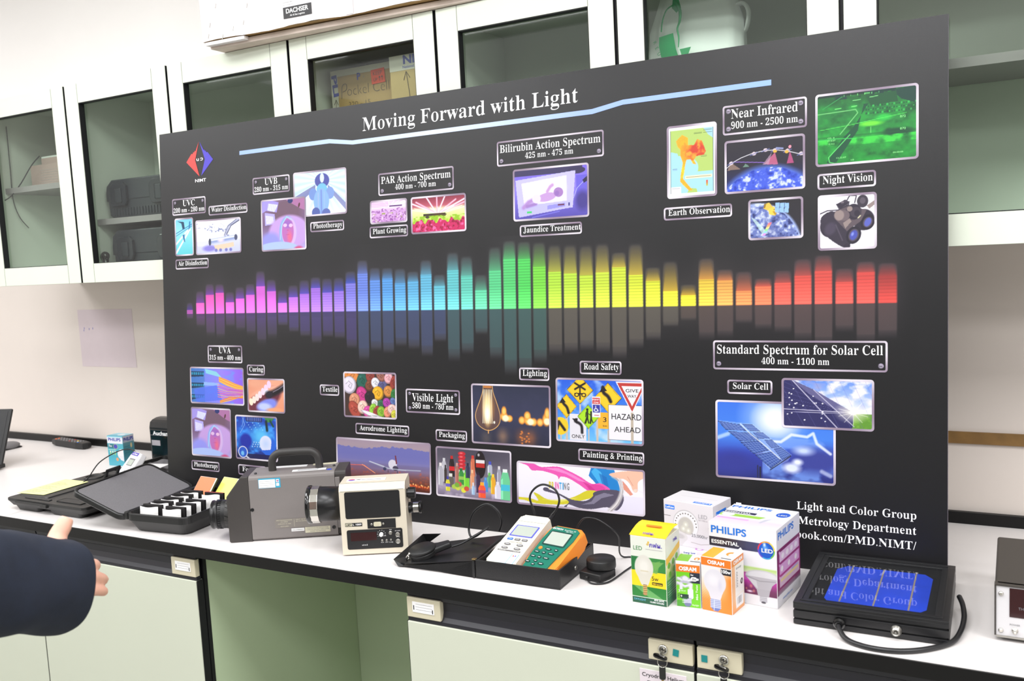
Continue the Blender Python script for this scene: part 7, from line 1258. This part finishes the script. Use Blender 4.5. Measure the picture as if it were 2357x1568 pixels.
# big white shipping carton on top of the cupboards
mat('ship_white', (246, 240, 240), .6, noise=.03, nscale=12); mat('ship_wood', (216, 200, 188), .65, noise=.12, nscale=18); mat('ship_label', (40, 38, 40), .5); mat('ship_tape', (236, 226, 226), .25)
t = root('shipping_box', 'long white shipping carton on a wooden batten on top of the wall cupboards', 'box', (.3765, .3515, ZB+1.2085), R_(2.9))
P = Part(); n = 60; L_ = 1.32; random.seed(11)
for yy, s_ in ((0, 1),):
    V = []; 
    for i in range(n+1): u = i/n; V.append((L_*u, .0005*math.sin(u*60), .0145+.0018*math.sin(u*31)+.0018*random.random()))
    top = [(L_*i/n-.012*(1-i/n), 0, .44) for i in range(n+1)]
    P.add(V+top, [(i, i+1, n+2+i, n+1+i) for i in range(n)], 'ship_white')
P.add([(0, 0, .0145), (-.012, 0, .44), (-.012, .30, .44), (0, .30, .0145)], [(0, 1, 2, 3)], 'ship_white'); P.add([(0, 0, .0165), (L_, 0, .0165), (L_, .30, .0165), (0, .30, .0165)], [(3, 2, 1, 0)], 'kraft'); P.add([(-.012, 0, .44), (L_, 0, .44), (L_, .3, .44), (-.012, .3, .44), (L_, 0, .0145), (L_, .3, .0145), (0, .3, .0145)], [(0, 1, 2, 3), (1, 4, 5, 2), (3, 2, 5, 6)], 'ship_white'); P.obj('carton', t)
P = Part(); P.box((.004, .02, .0), (L_-.02, .09, .0142), 'ship_wood', .002); P.box((.004, .2, .0), (L_-.02, .27, .0142), 'ship_wood', .002); P.box((.004, .003, .006), (.135, .02, .0150), 'ship_white', .001); P.obj('batten', t)
P = Part(FRONT.copy()); P.box((.269, .0335, .0006), (.356, .0605, .0012), 'ship_label'); P.text('DACHSER', 'white', .3125, .0455, .069, .0105, off=.03, z=.0016); P.text('Air & Sea Logistics', 'white', .3125, .0375, .046, .0042, off=.02, z=.0016); P.box((.265, .0605, .0004), (.36, .19, .0008), 'paper'); P.text('FRAGILE', 'ink_grey', .290, .078, .03, .006, z=.001); P.text('Germany  Bkk', 'ink_grey', .285, .071, .03, .0025, z=.001); P.text('Nr. 12 Parcel', 'ink_grey', .285, .065, .03, .0025, z=.001); P.obj('shipping_label', t)
Part(FRONT.copy()).box((.52, .066, .0006), (.60, .1, .0012), 'ship_label').obj('shipping_label', t)
P = Part(FRONT.copy()); P.box((.455, .015, .0008), (.478, .42, .0014), 'ship_tape'); P.obj('packing_tape', t)
for x, z_ in ((.028, .055), (.068, .02), (.105, .035), (.14, .045), (.155, .085), (.052, .10), (.02, .028), (.19, .12)): P = Part(XF((x, -.0012, z_), 0, .3, 0)); P.box((-.0007, 0, -.006), (.0007, .0006, .006), 'steel'); P.obj('staple', t)

# ================================================================== the person
mat('navy_cloth', (18, 26, 43), .85, noise=.12, nscale=60, bump=.4, bscale=800); mat('skin', (226, 172, 150), .5, noise=.05, nscale=60)
MATS['skin'].node_tree.nodes['Principled BSDF'].inputs['Subsurface Weight'].default_value = .12; MATS['skin'].node_tree.nodes['Principled BSDF'].inputs['Subsurface Radius'].default_value = (.01, .004, .002)
per = root('person', 'outstretched arm in a navy sleeve with an open hand at the left edge', 'person', (1.0838, -.6585, ZB+.2145))
Yv = (Vector((1.0838, -.6585, ZB+.2145))-CAMP).normalized(); Xv = Yv.cross(_u).normalized(); Zv = Xv.cross(Yv)
per.rotation_euler = Matrix(((Xv.x, Yv.x, Zv.x), (Xv.y, Yv.y, Zv.y), (Xv.z, Yv.z, Zv.z))).to_euler()
ARM = R_(47); As = Vector((math.sin(ARM), math.cos(ARM), -.05)); An = Vector((-math.cos(ARM), math.sin(ARM), 0))
def sp(s_, n_, z_): v = As*s_+An*n_; return (v.x, v.y, v.z+z_)
P = Part()
def lim(pts, rad, n=14, sub=5): P.tube([sp(*p_) for p_ in pts], rad, 'skin', n, sub)
lim([(-.30, 0, 0), (-.2, 0, 0), (-.09, 0, 0), (-.05, 0, .002)], [.042, .038, .030, .030], 16)                      # forearm and wrist
P.ball(sp(-.028, 0, .004), (.036, .036, .043), 'skin', 20); P.ball(sp(.0, .002, .006), (.030, .030, .040), 'skin', 20)
lim([(-.005, .002, .034), (.030, .010, .040), (.046, .028, .036), (.044, .044, .030)], [.0105, .0098, .0088, .0075])        # index, curled away
lim([(.0, .0, .018), (.036, .004, .0255), (.060, .010, .0262), (.072, .020, .0245)], [.0108, .0100, .0090, .0076])          # middle
lim([(.0, .0, .002), (.038, .0, .0085), (.066, .006, .0070), (.084, .015, .0045)], [.0105, .0098, .0088, .0074])           # ring
lim([(.0, .0, -.014), (.034, -.002, -.0100), (.060, .002, -.0105), (.080, .010, -.0125)], [.0098, .0090, .0080, .0068])    # little
lim([(-.035, .0, .022), (-.012, .006, .048), (-.004, .010, .066), (.002, .006, .080), (.006, .002, .092)], [.020, .0165, .0128, .0118, .0090])   # thumb
h = P.obj('hand', per)
md = h.modifiers.new('fuse', 'REMESH'); md.mode = 'VOXEL'; md.voxel_size = .0024; md.use_smooth_shade = True
md = h.modifiers.new('soften', 'SMOOTH'); md.iterations = 6; md.factor = .5
P = Part(); n = 48; V = []; F = []; secs = [(-.42, .078), (-.36, .076), (-.30, .074), (-.26, .071), (-.22, .072), (-.18, .068), (-.15, .069), (-.12, .064), (-.095, .066), (-.07, .061), (-.045, .0635), (-.02, .0615), (-.006, .0622), (0, .0612), (.0005, .0590), (-.004, .0580), (-.06, .055), (-.12, .054)]
random.seed(2)
for k, (s_, r_) in enumerate(secs):
    for i in range(n):
        a = 2*PI*i/n; w_ = .0022*math.sin(3*a+s_*40)+.0016*math.sin(5*a-s_*70+1) if k < 14 else 0
        rr_ = r_+w_; lift = .018*max(0, -s_-.03)/.3
        v = As*s_+An*(rr_*.93*math.cos(a)); V.append((v.x, v.y, v.z+rr_*1.04*math.sin(a)+lift))
for k in range(len(secs)-1): F += [(k*n+i, k*n+(i+1) % n, (k+1)*n+(i+1) % n, (k+1)*n+i) for i in range(n)]
F.append(list(range(n))[::-1]); P.add(V, F, 'navy_cloth', True); P.obj('jacket_sleeve', per, label='dark navy jacket sleeve', sub=1)
